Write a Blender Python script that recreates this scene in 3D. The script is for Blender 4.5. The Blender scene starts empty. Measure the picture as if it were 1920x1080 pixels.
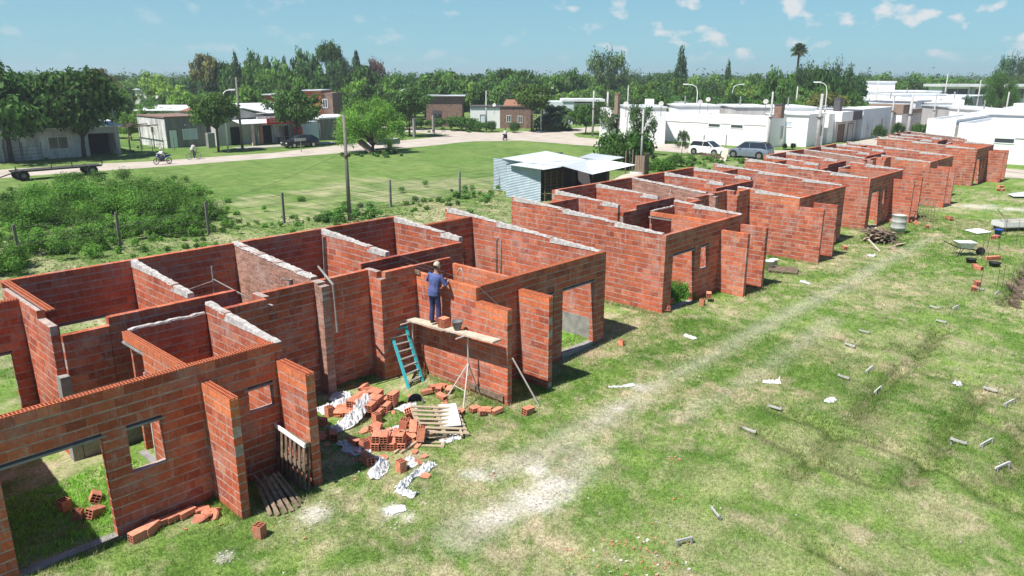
import bpy, math, random
import numpy as np
from mathutils import Vector, Matrix
R = math.radians
random.seed(7); rng = np.random.default_rng(7)
C = bpy.context.scene.collection
S = bpy.context.scene

# ------------------------------------------------------------------ camera, sky, sun, exposure
CAM = np.array([-18.582, -13.298, 8.097]); FPX = 1395.1; PITCH = 15.841; YAW = 42.991; ROLL = 0.111
_y, _p, _r = R(YAW), R(PITCH), R(ROLL)
FW = np.array([math.cos(_y)*math.cos(_p), math.sin(_y)*math.cos(_p), -math.sin(_p)])
RT0 = np.array([math.sin(_y), -math.cos(_y), 0.0]); UP0 = np.cross(RT0, FW)
RT = RT0*math.cos(_r)+UP0*math.sin(_r); UP = -RT0*math.sin(_r)+UP0*math.cos(_r)
cam = bpy.data.cameras.new('camera'); camo = bpy.data.objects.new('camera', cam); C.objects.link(camo)
cam.sensor_width = 36; cam.lens = 36*FPX/1920; cam.clip_end = 6000; cam.clip_start = .1
camo.matrix_world = Matrix(((RT[0], UP[0], -FW[0], CAM[0]), (RT[1], UP[1], -FW[1], CAM[1]), (RT[2], UP[2], -FW[2], CAM[2]), (0, 0, 0, 1)))
S.camera = camo
SUN_EL, SUN_AZ = 59.0, 172.0           # azimuth counter-clockwise from +X
w = bpy.data.worlds.new('World'); S.world = w; w.use_nodes = True
nt = w.node_tree; nt.nodes.clear()
def wn(t, **k):
    n = nt.nodes.new(t)
    for a, b in k.items(): setattr(n, a, b)
    return n
wo = wn('ShaderNodeOutputWorld'); bg = wn('ShaderNodeBackground'); sky = wn('ShaderNodeTexSky', sky_type='NISHITA')
sky.sun_disc = False; sky.sun_elevation = R(SUN_EL); sky.sun_rotation = R(90-SUN_AZ); sky.air_density = 1.0; sky.dust_density = .3; sky.ozone_density = 3.0
tint = wn('ShaderNodeMix', data_type='RGBA', blend_type='MULTIPLY'); tint.inputs[0].default_value = 1
tint.inputs[7].default_value = (.74, 1.10, 1.34, 1)
geo = wn('ShaderNodeTexCoord'); mp = wn('ShaderNodeMapping'); mp.inputs['Scale'].default_value = (15.0, 15.0, 26.0); mp.inputs['Location'].default_value = (2.3, 1.1, 1.05)
ns = wn('ShaderNodeTexNoise'); ns.inputs['Scale'].default_value = 1.6; ns.inputs['Detail'].default_value = 6; ns.inputs['Roughness'].default_value = .5
rp = wn('ShaderNodeValToRGB'); rp.color_ramp.elements[0].position = .57; rp.color_ramp.elements[1].position = .67
sep = wn('ShaderNodeSeparateXYZ')
band = wn('ShaderNodeMapRange'); band.inputs[1].default_value = .015; band.inputs[2].default_value = .032
big = wn('ShaderNodeTexNoise'); big.inputs['Scale'].default_value = 1.1; big.inputs['Detail'].default_value = 2
bigr = wn('ShaderNodeMapRange'); bigr.inputs[1].default_value = .60; bigr.inputs[2].default_value = .90; bigr.inputs[3].default_value = .3
m1 = wn('ShaderNodeMath', operation='MULTIPLY'); m2 = wn('ShaderNodeMath', operation='MULTIPLY'); m3 = wn('ShaderNodeMath', operation='MULTIPLY'); m3.inputs[1].default_value = .9
cm = wn('ShaderNodeMix', data_type='RGBA'); cm.inputs[7].default_value = (10.5, 10.8, 11.0, 1)
L = nt.links.new
L(sky.outputs[0], tint.inputs[6]); L(geo.outputs['Generated'], mp.inputs[0]); L(mp.outputs[0], ns.inputs[0]); L(ns.outputs[0], rp.inputs[0])
L(geo.outputs['Generated'], sep.inputs[0]); L(sep.outputs[2], band.inputs[0]); L(geo.outputs['Generated'], big.inputs[0]); L(sep.outputs[0], bigr.inputs[0])
L(rp.outputs[0], m1.inputs[0]); bt = wn('ShaderNodeMapRange'); bt.inputs[1].default_value = .085; bt.inputs[2].default_value = .13; bt.inputs[3].default_value = 1; bt.inputs[4].default_value = .35; L(sep.outputs[2], bt.inputs[0]); bm = wn('ShaderNodeMath', operation='MULTIPLY'); L(band.outputs[0], bm.inputs[0]); L(bt.outputs[0], bm.inputs[1]); L(bm.outputs[0], m1.inputs[1]); L(m1.outputs[0], m2.inputs[0]); L(bigr.outputs[0], m2.inputs[1]); L(m2.outputs[0], m3.inputs[0])
L(m3.outputs[0], cm.inputs[0]); hz = wn('ShaderNodeMix', data_type='RGBA'); hz.inputs[7].default_value = (4.6, 8.6, 10.2, 1)
hr = wn('ShaderNodeMapRange', interpolation_type='SMOOTHSTEP'); hr.inputs[1].default_value = .0; hr.inputs[2].default_value = .28; hr.inputs[3].default_value = .72; hr.inputs[4].default_value = 0
L(sep.outputs[2], hr.inputs[0]); L(hr.outputs[0], hz.inputs[0]); L(tint.outputs[2], hz.inputs[6]); L(hz.outputs[2], cm.inputs[6]); L(cm.outputs[2], bg.inputs[0]); bg.inputs[1].default_value = .05; L(bg.outputs[0], wo.inputs[0])
sl = bpy.data.lights.new('sun', 'SUN'); sl.energy = 5.0; sl.angle = R(.53); sl.color = (1, .96, .9)
so = bpy.data.objects.new('sun', sl); C.objects.link(so)
SD = Vector((math.cos(R(SUN_EL))*math.cos(R(SUN_AZ)), math.cos(R(SUN_EL))*math.sin(R(SUN_AZ)), math.sin(R(SUN_EL))))
so.rotation_euler = SD.to_track_quat('Z', 'Y').to_euler()
S.view_settings.view_transform = 'Standard'; S.view_settings.look = 'None'; S.view_settings.exposure = .60; S.view_settings.gamma = 1; S.view_settings.use_curve_mapping = False
S.cycles.max_bounces = 6; S.cycles.transparent_max_bounces = 8

# ------------------------------------------------------------------ survey helpers: a sight line met with a level or upright plane
def ray(px, py): return FW + RT*(px-960)/FPX - UP*(py-540)/FPX
def at(px, py, z=0.0): r = ray(px, py); return CAM + r*(z-CAM[2])/r[2]
def atu(px, py, u): r = ray(px, py); return CAM + r*(u-CAM[0])/r[0]
def atv(px, py, v): r = ray(px, py); return CAM + r*(v-CAM[1])/r[1]
def atd(px, py, d): r = ray(px, py); return CAM + r*d
def depth(p): return float((np.array(p)-CAM)@FW)

# ------------------------------------------------------------------ materials
def mat(name, col, rough=.8, metal=0, noise=0, scale=5, spec=.3, bump=0, bscale=40, col2=None, streak=None, alpha=1, trans=0):
    m = bpy.data.materials.new(name); m.use_nodes = True; t = m.node_tree; b = t.nodes['Principled BSDF']
    b.inputs['Roughness'].default_value = rough; b.inputs['Metallic'].default_value = metal; b.inputs['Specular IOR Level'].default_value = spec
    b.inputs['Alpha'].default_value = alpha
    if trans: b.inputs['Transmission Weight'].default_value = trans
    g = t.nodes.new('ShaderNodeNewGeometry')
    if noise or col2:
        n = t.nodes.new('ShaderNodeTexNoise'); n.inputs['Scale'].default_value = scale; n.inputs['Detail'].default_value = 6; n.inputs['Roughness'].default_value = .65
        if streak:
            mpn = t.nodes.new('ShaderNodeMapping'); mpn.inputs['Scale'].default_value = streak; t.links.new(g.outputs['Position'], mpn.inputs[0]); t.links.new(mpn.outputs[0], n.inputs[0])
        else: t.links.new(g.outputs['Position'], n.inputs[0])
        mx = t.nodes.new('ShaderNodeMix'); mx.data_type = 'RGBA'
        mr = t.nodes.new('ShaderNodeMapRange'); mr.inputs[1].default_value = .35; mr.inputs[2].default_value = .65
        t.links.new(n.outputs[0], mr.inputs[0]); t.links.new(mr.outputs[0], mx.inputs[0])
        c2 = col2 or tuple(c*(1-noise) for c in col)
        mx.inputs[6].default_value = (*col, 1); mx.inputs[7].default_value = (*c2, 1)
        t.links.new(mx.outputs[2], b.inputs['Base Color'])
    else: b.inputs['Base Color'].default_value = (*col, 1)
    if bump:
        n2 = t.nodes.new('ShaderNodeTexNoise'); n2.inputs['Scale'].default_value = bscale; n2.inputs['Detail'].default_value = 5
        bp = t.nodes.new('ShaderNodeBump'); bp.inputs['Strength'].default_value = bump; bp.inputs['Distance'].default_value = .02
        t.links.new(g.outputs['Position'], n2.inputs[0]); t.links.new(n2.outputs[0], bp.inputs['Height']); t.links.new(bp.outputs[0], b.inputs['Normal'])
    return m
def brick_mat(name, src, smear=.55, hollow=True):
    m = bpy.data.materials.new(name); m.use_nodes = True; t = m.node_tree; b = t.nodes['Principled BSDF']; b.inputs['Roughness'].default_value = .85; b.inputs['Specular IOR Level'].default_value = .2
    N = t.nodes.new; K = t.links.new
    if src == 'obj': a = N('ShaderNodeObjectInfo'); colo = a.outputs['Color']
    else: a = N('ShaderNodeAttribute'); a.attribute_name = 'Col'; colo = a.outputs['Color']
    g = N('ShaderNodeNewGeometry')
    n = N('ShaderNodeTexNoise'); n.inputs['Scale'].default_value = 1.3; n.inputs['Detail'].default_value = 9; n.inputs['Roughness'].default_value = .72; K(g.outputs['Position'], n.inputs[0])
    mr = N('ShaderNodeMapRange'); mr.inputs[1].default_value = .50; mr.inputs[2].default_value = .70; mr.inputs[4].default_value = smear; K(n.outputs[0], mr.inputs[0])
    n3 = N('ShaderNodeTexNoise'); n3.inputs['Scale'].default_value = 14; n3.inputs['Detail'].default_value = 4; K(g.outputs['Position'], n3.inputs[0])
    mr3 = N('ShaderNodeMapRange'); mr3.inputs[1].default_value = .3; mr3.inputs[2].default_value = .7; mr3.inputs[3].default_value = .78; mr3.inputs[4].default_value = 1.18; K(n3.outputs[0], mr3.inputs[0])
    v = N('ShaderNodeVectorMath'); v.operation = 'SCALE'; nb = N('ShaderNodeTexNoise'); nb.inputs['Scale'].default_value = .45; nb.inputs['Detail'].default_value = 3; K(g.outputs['Position'], nb.inputs[0]); mrb = N('ShaderNodeMapRange'); mrb.inputs[1].default_value = .35; mrb.inputs[2].default_value = .65; mrb.inputs[3].default_value = .82; mrb.inputs[4].default_value = 1.14; K(nb.outputs[0], mrb.inputs[0])
    mb_ = N('ShaderNodeMath'); mb_.operation = 'MULTIPLY'; K(mr3.outputs[0], mb_.inputs[0]); K(mrb.outputs[0], mb_.inputs[1])
    K(colo, v.inputs[0]); K(mb_.outputs[0], v.inputs['Scale'])
    mx = N('ShaderNodeMix'); mx.data_type = 'RGBA'; K(mr.outputs[0], mx.inputs[0]); K(v.outputs[0], mx.inputs[6]); mx.inputs[7].default_value = (.44, .33, .29, 1)
    # dried mortar droplets
    n4 = N('ShaderNodeTexNoise'); n4.inputs['Scale'].default_value = 5.5; n4.inputs['Detail'].default_value = 7; n4.inputs['Roughness'].default_value = .8; K(g.outputs['Position'], n4.inputs[0])
    mr4 = N('ShaderNodeMapRange'); mr4.inputs[1].default_value = .57; mr4.inputs[2].default_value = .66; mr4.inputs[4].default_value = .65; K(n4.outputs[0], mr4.inputs[0])
    mx2 = N('ShaderNodeMix'); mx2.data_type = 'RGBA'; K(mr4.outputs[0], mx2.inputs[0]); K(mx.outputs[2], mx2.inputs[6]); mx2.inputs[7].default_value = (.42, .40, .37, 1)
    # mortar runs and droppings below the joints
    mpd = N('ShaderNodeMapping'); mpd.inputs['Scale'].default_value = (5, 5, 1.1); K(g.outputs['Position'], mpd.inputs[0]); n6 = N('ShaderNodeTexNoise'); n6.inputs['Scale'].default_value = 1.4; n6.inputs['Detail'].default_value = 5; n6.inputs['Roughness'].default_value = .7; K(mpd.outputs[0], n6.inputs[0])
    mr6 = N('ShaderNodeMapRange'); mr6.inputs[1].default_value = .56; mr6.inputs[2].default_value = .68; mr6.inputs[4].default_value = .55 if smear > .3 else .15; K(n6.outputs[0], mr6.inputs[0])
    mx3 = N('ShaderNodeMix'); mx3.data_type = 'RGBA'; K(mr6.outputs[0], mx3.inputs[0]); K(mx2.outputs[2], mx3.inputs[6]); mx3.inputs[7].default_value = (.50, .37, .32, 1)
    K(mx3.outputs[2], b.inputs['Base Color'])
    bp = N('ShaderNodeBump'); bp.inputs['Strength'].default_value = .35; bp.inputs['Distance'].default_value = .01; K(n3.outputs[0], bp.inputs['Height']); K(bp.outputs[0], b.inputs['Normal'])
    return m
M = {}
M['brick_o'] = brick_mat('clay_block', 'obj'); M['brick_a'] = brick_mat('clay_block_rows', 'att')
M['brick_clean'] = brick_mat('clay_block_clean', 'obj', .15)
M['common'] = brick_mat('common_brick', 'att', .75)
M['mortar'] = mat('mortar', (.50, .40, .35), .95, col2=(.28, .22, .19), scale=5, bump=.5)
M['cap'] = mat('mortar_cap', (.55, .53, .50), .95, col2=(.30, .26, .235), scale=8, bump=.8, bscale=25)
M['cement'] = mat('cement', (.33, .32, .30), .9, noise=.4, scale=4, bump=.4)
M['hole'] = mat('block_cell', (.22, .06, .03), .9)
M['blocktop'] = mat('block_top', (.56, .17, .08), .85, noise=.3, scale=8)
M['road'] = mat('packed_dirt_road', (.50, .44, .38), .95, col2=(.38, .33, .27), scale=.5, bump=.5, bscale=6)
M['walk'] = mat('pavement', (.45, .42, .38), .9, noise=.3, scale=1)
M['white'] = mat('white_paint', (.82, .82, .81), .75, col2=(.77, .77, .75), scale=.8, bump=.15, bscale=12)
M['white_dirty'] = mat('dirty_white_paint', (.74, .73, .70), .85, col2=(.34, .33, .31), scale=1.6, streak=(1, 1, .35))
M['grey_wall'] = mat('grey_render', (.30, .28, .26), .9, col2=(.16, .15, .14), scale=.9, streak=(1.2, 1.2, .25), bump=.3)
M['light_grey'] = mat('light_grey_render', (.52, .50, .48), .85, noise=.3, scale=1, streak=(1, 1, .3))
M['pink'] = mat('pale_pink_paint', (.62, .46, .42), .8, noise=.2, scale=1)
M['brown_wall'] = mat('old_brown_brick', (.17, .10, .075), .9, col2=(.28, .19, .15), scale=3, bump=.5)
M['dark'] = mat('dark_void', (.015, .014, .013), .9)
M['glass'] = mat('window_glass', (.05, .06, .07), .15, spec=.8)
M['paleglass'] = mat('pale_blind', (.50, .58, .62), .4)
M['roofmetal'] = mat('galvanised_sheet', (.72, .75, .77), .45, metal=.2, col2=(.60, .64, .67), scale=1.2)
M['roofwhite'] = mat('white_roof', (.74, .75, .75), .6, col2=(.58, .59, .6), scale=.6)
M['shedwall'] = mat('corrugated_sheet', (.50, .58, .62), .45, metal=.35, col2=(.38, .46, .51), scale=1.5)
M['red'] = mat('red_paint', (.62, .05, .03), .5); M['signwhite'] = mat('white_letter', (.8, .75, .7), .6)
M['wood'] = mat('bare_wood', (.50, .40, .27), .8, col2=(.33, .26, .17), scale=6, streak=(4, 4, 4))
M['oldwood'] = mat('weathered_wood', (.27, .20, .14), .9, col2=(.12, .085, .06), scale=7)
M['palewood'] = mat('pale_plank', (.60, .52, .41), .8, col2=(.40, .35, .28), scale=6)
M['foil'] = mat('plastic_wrap', (.72, .72, .73), .35, spec=.6, noise=.25, scale=6, alpha=.92)
M['turq'] = mat('turquoise_paint', (.02, .42, .48), .5, col2=(.07, .38, .42), scale=9); M['alu'] = mat('aluminium', (.62, .63, .63), .35, metal=.7)
M['steel'] = mat('rusty_steel', (.13, .09, .07), .7, noise=.3, scale=20); M['pipew'] = mat('white_tube', (.50, .46, .42), .5)
M['concrete_pole'] = mat('concrete_pole', (.46, .45, .43), .85, noise=.25, scale=3); M['timber_pole'] = mat('timber_pole', (.22, .20, .17), .85, noise=.4, scale=5, streak=(8, 8, .6))
M['bark'] = mat('bark', (.10, .075, .055), .9, noise=.4, scale=8, bump=.5); M['wire'] = mat('wire', (.10, .09, .08), .6)
M['skin'] = mat('skin', (.30, .17, .11), .6); M['shirt'] = mat('blue_work_shirt', (.10, .13, .31), .9, noise=.4, scale=7, bump=1.0, bscale=14); M['trousers'] = mat('navy_trousers', (.05, .065, .17), .85, noise=.35, scale=12, bump=.4)
M['capb'] = mat('beige_cap', (.50, .43, .33), .8); M['shoe'] = mat('shoe', (.06, .05, .05), .6); M['hair'] = mat('dark_hair', (.02, .015, .012), .6)
M['tyre'] = mat('tyre', (.02, .02, .02), .8); M['rim'] = mat('rim', (.5, .5, .5), .3, metal=.8); M['carwhite'] = mat('white_car_paint', (.82, .82, .82), .25, spec=.6); M['cargrey'] = mat('silver_grey_car_paint', (.27, .31, .35), .3, metal=.5)
M['carblack'] = mat('black_car_paint', (.012, .013, .016), .2, spec=.6); M['carglass'] = mat('car_glass', (.02, .025, .03), .08, spec=.9); M['lampred'] = mat('tail_lamp', (.35, .01, .01), .3); M['lampclear'] = mat('head_lamp', (.7, .7, .68), .15, spec=.8)
M['bluemoto'] = mat('blue_plastic', (.02, .05, .35), .35); M['black'] = mat('black_plastic', (.02, .02, .02), .6); M['bucketw'] = mat('white_bucket', (.72, .72, .68), .5, noise=.25, scale=9); M['bucketg'] = mat('grey_bucket', (.16, .16, .17), .6, noise=.3, scale=12)
M['bluebucket'] = mat('blue_bucket', (.02, .09, .4), .5); M['drum'] = mat('pale_metal_drum', (.50, .50, .47), .6, noise=.3, scale=5, streak=(1, 1, .3)); M['soil'] = mat('soil', (.10, .07, .045), .95, col2=(.17, .125, .085), scale=3, bump=.8); M['sand'] = mat('pale_sand', (.55, .47, .37), .95, noise=.25, scale=4, bump=.6, bscale=15)
M['door'] = mat('brown_door', (.16, .08, .045), .6); M['bedrust'] = mat('dark_trailer_steel', (.07, .065, .06), .7, noise=.3, scale=6); M['white_cloth'] = mat('white_cloth', (.75, .74, .72), .9)
M['slate'] = mat('dark_cladding', (.09, .08, .085), .7); M['tan'] = mat('tan_cladding', (.30, .21, .16), .8, noise=.2, scale=2); M['bluegrey'] = mat('pale_blue_render', (.62, .68, .72), .85, noise=.12, scale=.8, streak=(1, 1, .3)); M['tile'] = mat('brown_roof_tile', (.33, .16, .10), .85, noise=.3, scale=4)
M['orange_brick'] = mat('orange_brick_wall', (.50, .17, .08), .85, noise=.3, scale=3)
def leafmat(name, col, trans=.36):
    m = bpy.data.materials.new(name); m.use_nodes = True; t = m.node_tree; b = t.nodes['Principled BSDF']; N = t.nodes.new; K = t.links.new
    b.inputs['Roughness'].default_value = .62; b.inputs['Specular IOR Level'].default_value = .25
    a = N('ShaderNodeAttribute'); a.attribute_name = 'Col'; oi = N('ShaderNodeObjectInfo')
    mx = N('ShaderNodeMix'); mx.data_type = 'RGBA'; mx.blend_type = 'MULTIPLY'; mx.inputs[0].default_value = 1; K(a.outputs['Color'], mx.inputs[6]); K(oi.outputs['Color'], mx.inputs[7])
    tr = N('ShaderNodeBsdfTranslucent'); ms = N('ShaderNodeMixShader'); ms.inputs[0].default_value = trans
    K(mx.outputs[2], b.inputs['Base Color']); K(mx.outputs[2], tr.inputs[0]); K(b.outputs[0], ms.inputs[1]); K(tr.outputs[0], ms.inputs[2]); K(ms.outputs[0], t.nodes['Material Output'].inputs[0])
    return m
M['leaf'] = leafmat('leaf', None); M['blade'] = leafmat('grass_blade', None, .45)

# ------------------------------------------------------------------ mesh builder
class MB:
    def __init__(s): s.v = []; s.f = []; s.m = []; s.c = []; s.mi = 0; s.col = (1, 1, 1)
    def add(s, vs, fs):
        b = len(s.v); s.v += [tuple(map(float, p)) for p in vs]
        for f in fs: s.f.append(tuple(b+i for i in f)); s.m.append(s.mi); s.c.append(s.col)
    def box(s, x0, y0, z0, x1, y1, z1):
        s.add([(x0, y0, z0), (x1, y0, z0), (x1, y1, z0), (x0, y1, z0), (x0, y0, z1), (x1, y0, z1), (x1, y1, z1), (x0, y1, z1)],
              [(0, 3, 2, 1), (4, 5, 6, 7), (0, 1, 5, 4), (1, 2, 6, 5), (2, 3, 7, 6), (3, 0, 4, 7)])
    def obox(s, c, ax, ay, az, hx, hy, hz):      # oriented box
        c = Vector(c); ax, ay, az = Vector(ax)*hx, Vector(ay)*hy, Vector(az)*hz
        s.add([c+i*ax+j*ay+k*az for k in (-1, 1) for i, j in ((-1, -1), (1, -1), (1, 1), (-1, 1))],
              [(0, 3, 2, 1), (4, 5, 6, 7), (0, 1, 5, 4), (1, 2, 6, 5), (2, 3, 7, 6), (3, 0, 4, 7)])
    def bar(s, a, b, w, h, up=(0, 0, 1)):
        a, b = Vector(a), Vector(b); d = (b-a); l = d.length; d.normalize(); u = Vector(up)
        if abs(d.dot(u)) > .98: u = Vector((1, 0, 0))
        sd = d.cross(u).normalized(); u2 = sd.cross(d)
        s.obox((a+b)/2, d, sd, u2, l/2, w/2, h/2)
    def tube(s, pts, rad, n=8, close=True):
        pts = [Vector(p) for p in pts]; rs = rad if isinstance(rad, (list, tuple)) else [rad]*len(pts); vs = []
        for i, p in enumerate(pts):
            d = (pts[min(i+1, len(pts)-1)]-pts[max(i-1, 0)]).normalized(); u = Vector((0, 0, 1)) if abs(d.z) < .95 else Vector((1, 0, 0))
            a = d.cross(u).normalized(); b = d.cross(a)
            for k in range(n): t = 2*math.pi*k/n; vs.append(p+(a*math.cos(t)+b*math.sin(t))*rs[i])
        fs = [(i*n+k, i*n+(k+1) % n, (i+1)*n+(k+1) % n, (i+1)*n+k) for i in range(len(pts)-1) for k in range(n)]
        if close: fs += [tuple(range(n))[::-1], tuple((len(pts)-1)*n+k for k in range(n))]
        s.add(vs, fs)
    def lathe(s, prof, n=16, c=(0, 0, 0), closed=False):
        vs = [(c[0]+r*math.cos(2*math.pi*k/n), c[1]+r*math.sin(2*math.pi*k/n), c[2]+z) for r, z in prof for k in range(n)]
        fs = [(i*n+k, i*n+(k+1) % n, (i+1)*n+(k+1) % n, (i+1)*n+k) for i in range(len(prof)-1) for k in range(n)]
        if closed: fs += [tuple(range(n))[::-1], tuple((len(prof)-1)*n+k for k in range(n))]
        s.add(vs, fs)
    def prism(s, poly, off):                   # polygon (3-D points) pushed along off
        n = len(poly); off = Vector(off); a = [Vector(p) for p in poly]
        s.add(a+[p+off for p in a], [tuple(range(n))[::-1], tuple(range(n, 2*n))]+[(i, (i+1) % n, n+(i+1) % n, n+i) for i in range(n)])
    def grid(s, fn, nu, nv):
        vs = [fn(i/nu, j/nv) for i in range(nu+1) for j in range(nv+1)]
        s.add(vs, [(i*(nv+1)+j, (i+1)*(nv+1)+j, (i+1)*(nv+1)+j+1, i*(nv+1)+j+1) for i in range(nu) for j in range(nv)])
    def mesh(s, name, mats, smooth=False, bevel=0):
        me = bpy.data.meshes.new(name); me.from_pydata(s.v, [], s.f); me.update()
        for m in (mats if isinstance(mats, (list, tuple)) else [mats]): me.materials.append(M[m] if isinstance(m, str) else m)
        if s.m and max(s.m): me.polygons.foreach_set('material_index', s.m)
        if any(c != (1, 1, 1) for c in s.c):
            at_ = me.color_attributes.new('Col', 'FLOAT_COLOR', 'CORNER'); cnt = [len(f) for f in s.f]
            arr = np.repeat(np.array([(*c, 1) for c in s.c], np.float32), cnt, axis=0); at_.data.foreach_set('color', arr.ravel())
        if smooth: me.polygons.foreach_set('use_smooth', [True]*len(me.polygons))
        return me
    def build(s, name, mats, parent=None, smooth=False, loc=None, rz=0):
        me = s.mesh(name, mats, smooth); return link(name, me, parent, loc, rz)
def link(name, me, parent=None, loc=None, rz=0):
    o = bpy.data.objects.new(name, me); C.objects.link(o)
    if parent: o.parent = parent
    if loc is not None: o.location = loc
    o.rotation_euler.z = rz
    return o
def tag(o, label=None, cat=None, group=None, kind=None):
    if label: o['label'] = label
    if cat: o['category'] = cat
    if group: o['group'] = group
    if kind: o['kind'] = kind
    return o
def thing(name, label, cat, loc=(0, 0, 0), rz=0, group=None, rot=None):
    o = bpy.data.objects.new(name, None); C.objects.link(o); o.location = loc; o.rotation_euler = rot or (0, 0, rz); o.empty_display_size = .2
    return tag(o, label, cat, group)
def dup(root, loc, rz=0, label=None, group=None, scale=None):
    r = root.copy(); C.objects.link(r); r.location = loc; r.rotation_euler = (0, 0, rz)
    if scale: r.scale = scale
    if label: r['label'] = label
    if group: r['group'] = group
    for ch in root.children:
        c = ch.copy(); C.objects.link(c); c.parent = r
        for g in ch.children: d = g.copy(); C.objects.link(d); d.parent = c
    return r
def npmesh(name, verts, quads, cols=None, mats=('leaf',), smooth=False):
    me = bpy.data.meshes.new(name); nv, nq, k = len(verts), len(quads), quads.shape[1]
    me.vertices.add(nv); me.vertices.foreach_set('co', np.ascontiguousarray(verts, np.float32).ravel())
    me.loops.add(nq*k); me.loops.foreach_set('vertex_index', np.ascontiguousarray(quads, np.int32).ravel())
    me.polygons.add(nq); me.polygons.foreach_set('loop_start', np.arange(0, nq*k, k, dtype=np.int32)); me.polygons.foreach_set('loop_total', np.full(nq, k, np.int32))
    if smooth: me.polygons.foreach_set('use_smooth', np.ones(nq, bool))
    me.update(calc_edges=True)
    if cols is not None:
        a = me.color_attributes.new('Col', 'FLOAT_COLOR', 'CORNER'); c = np.ones((nq*k, 4), np.float32); c[:, :3] = np.repeat(cols, k, axis=0); a.data.foreach_set('color', c.ravel())
    for m in mats: me.materials.append(M[m])
    return me
# value noise in numpy
_perm = rng.random((257, 257))
def vnoise(x, y):
    xi, yi = np.floor(x).astype(int), np.floor(y).astype(int); fx, fy = x-xi, y-yi; fx = fx*fx*(3-2*fx); fy = fy*fy*(3-2*fy)
    g = lambda a, b: _perm[a % 256, b % 256]
    return (g(xi, yi)*(1-fx)+g(xi+1, yi)*fx)*(1-fy)+(g(xi, yi+1)*(1-fx)+g(xi+1, yi+1)*fx)*fy
def fbm(x, y, o=4):
    s = 0; a = .5
    for i in range(o): s = s+a*vnoise(x*2**i+i*17.3, y*2**i+i*9.1); a /= 2
    return s/(1-.5**o)

# ------------------------------------------------------------------ ground
def seg_dist(X, Y, pts):
    d = np.full(X.shape, 1e9)
    for (ax, ay), (bx, by) in zip(pts[:-1], pts[1:]):
        vx, vy = bx-ax, by-ay; t = np.clip(((X-ax)*vx+(Y-ay)*vy)/(vx*vx+vy*vy+1e-9), 0, 1)
        d = np.minimum(d, np.hypot(X-ax-t*vx, Y-ay-t*vy))
    return d
P2 = lambda *p: [tuple(at(a, b)[:2]) for a, b in p]
TRENCH = [P2((1455, 768), (1560, 805), (1680, 842), (1790, 885)), P2((1405, 800), (1480, 838), (1530, 862), (1640, 905)), P2((1490, 890), (1540, 850), (1570, 808)),
          P2((1685, 700), (1735, 655), (1765, 620)), P2((1700, 690), (1800, 712), (1925, 745)), P2((1590, 640), (1690, 655), (1740, 662)), P2((1838, 786), (1925, 822)),
          P2((1882, 572), (1905, 530), (1935, 495)), P2((1530, 1020), (1600, 1062), (1660, 1100)), P2((1880, 905), (1905, 870), (1925, 800)), P2((1790, 885), (1850, 930), (1930, 960)), P2((1700, 905), (1740, 868), (1790, 800), (1840, 740)), P2((1600, 790), (1640, 740), (1690, 690))]
TRACKS = [P2((1700, 470), (1640, 500), (1590, 535), (1480, 585), (1400, 632), (1330, 668), (1250, 708), (1190, 742)), P2((1560, 600), (1440, 690), (1340, 745), (1280, 780)), P2((1700, 470), (1760, 440)),
          P2((1190, 742), (1100, 800), (1010, 855), (930, 880)), P2((1100, 850), (1020, 925), (930, 965), (880, 1000))]
LIME = [(1840, 388, 1.5), (1770, 384, 1.0), (1900, 392, 1.2), (1030, 915, .55), (1005, 940, .55), (930, 962, .38), (1050, 905, .4), (888, 888, .33), (735, 958, .25), (765, 970, .2), (590, 960, .4), (1200, 720, .3), (1010, 880, .3), (1700, 360, .6), (1745, 362, .5), (420, 1045, .15), (1160, 760, .3)]
DRY = [(780, 350, 3.2), (700, 338, 3.0), (640, 345, 2.6), (850, 340, 2.5), (600, 330, 2.0), (560, 985, .9), (600, 945, .6), (1340, 900, 1.0), (1290, 990, 1.0), (1080, 1040, .8), (1180, 800, .9), (1560, 660, 1.5), (1700, 640, 1.4), (1780, 545, 1.6), (1640, 790, 1.2), (1500, 830, 1.0), (1150, 610, 1.4), (840, 950, .8), (300, 960, .3), (1800, 650, 1.2), (1600, 560, 1.0), (1890, 470, 1.4), (850, 880, .5), (1750, 980, 1.1), (1450, 1060, .8)]
def gheight(X, Y):
    X = np.asarray(X, float); Y = np.asarray(Y, float)
    z = -.17*np.exp(-((X+3.5)**2/18+(Y+.3)**2/14))
    near = (np.abs(X-6) < 40) & (np.abs(Y-5) < 60)
    z = z+np.where(near, (fbm(X*.7, Y*.7, 3)-.5)*.018, 0)*np.clip((70-np.hypot(X, Y))/20, 0, 1)
    for t in TRENCH:
        d = seg_dist(X, Y, t); z = z-.15*np.exp(-(d/.17)**2)+.012*np.exp(-((d-.4)/.2)**2)
    return z
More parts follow.
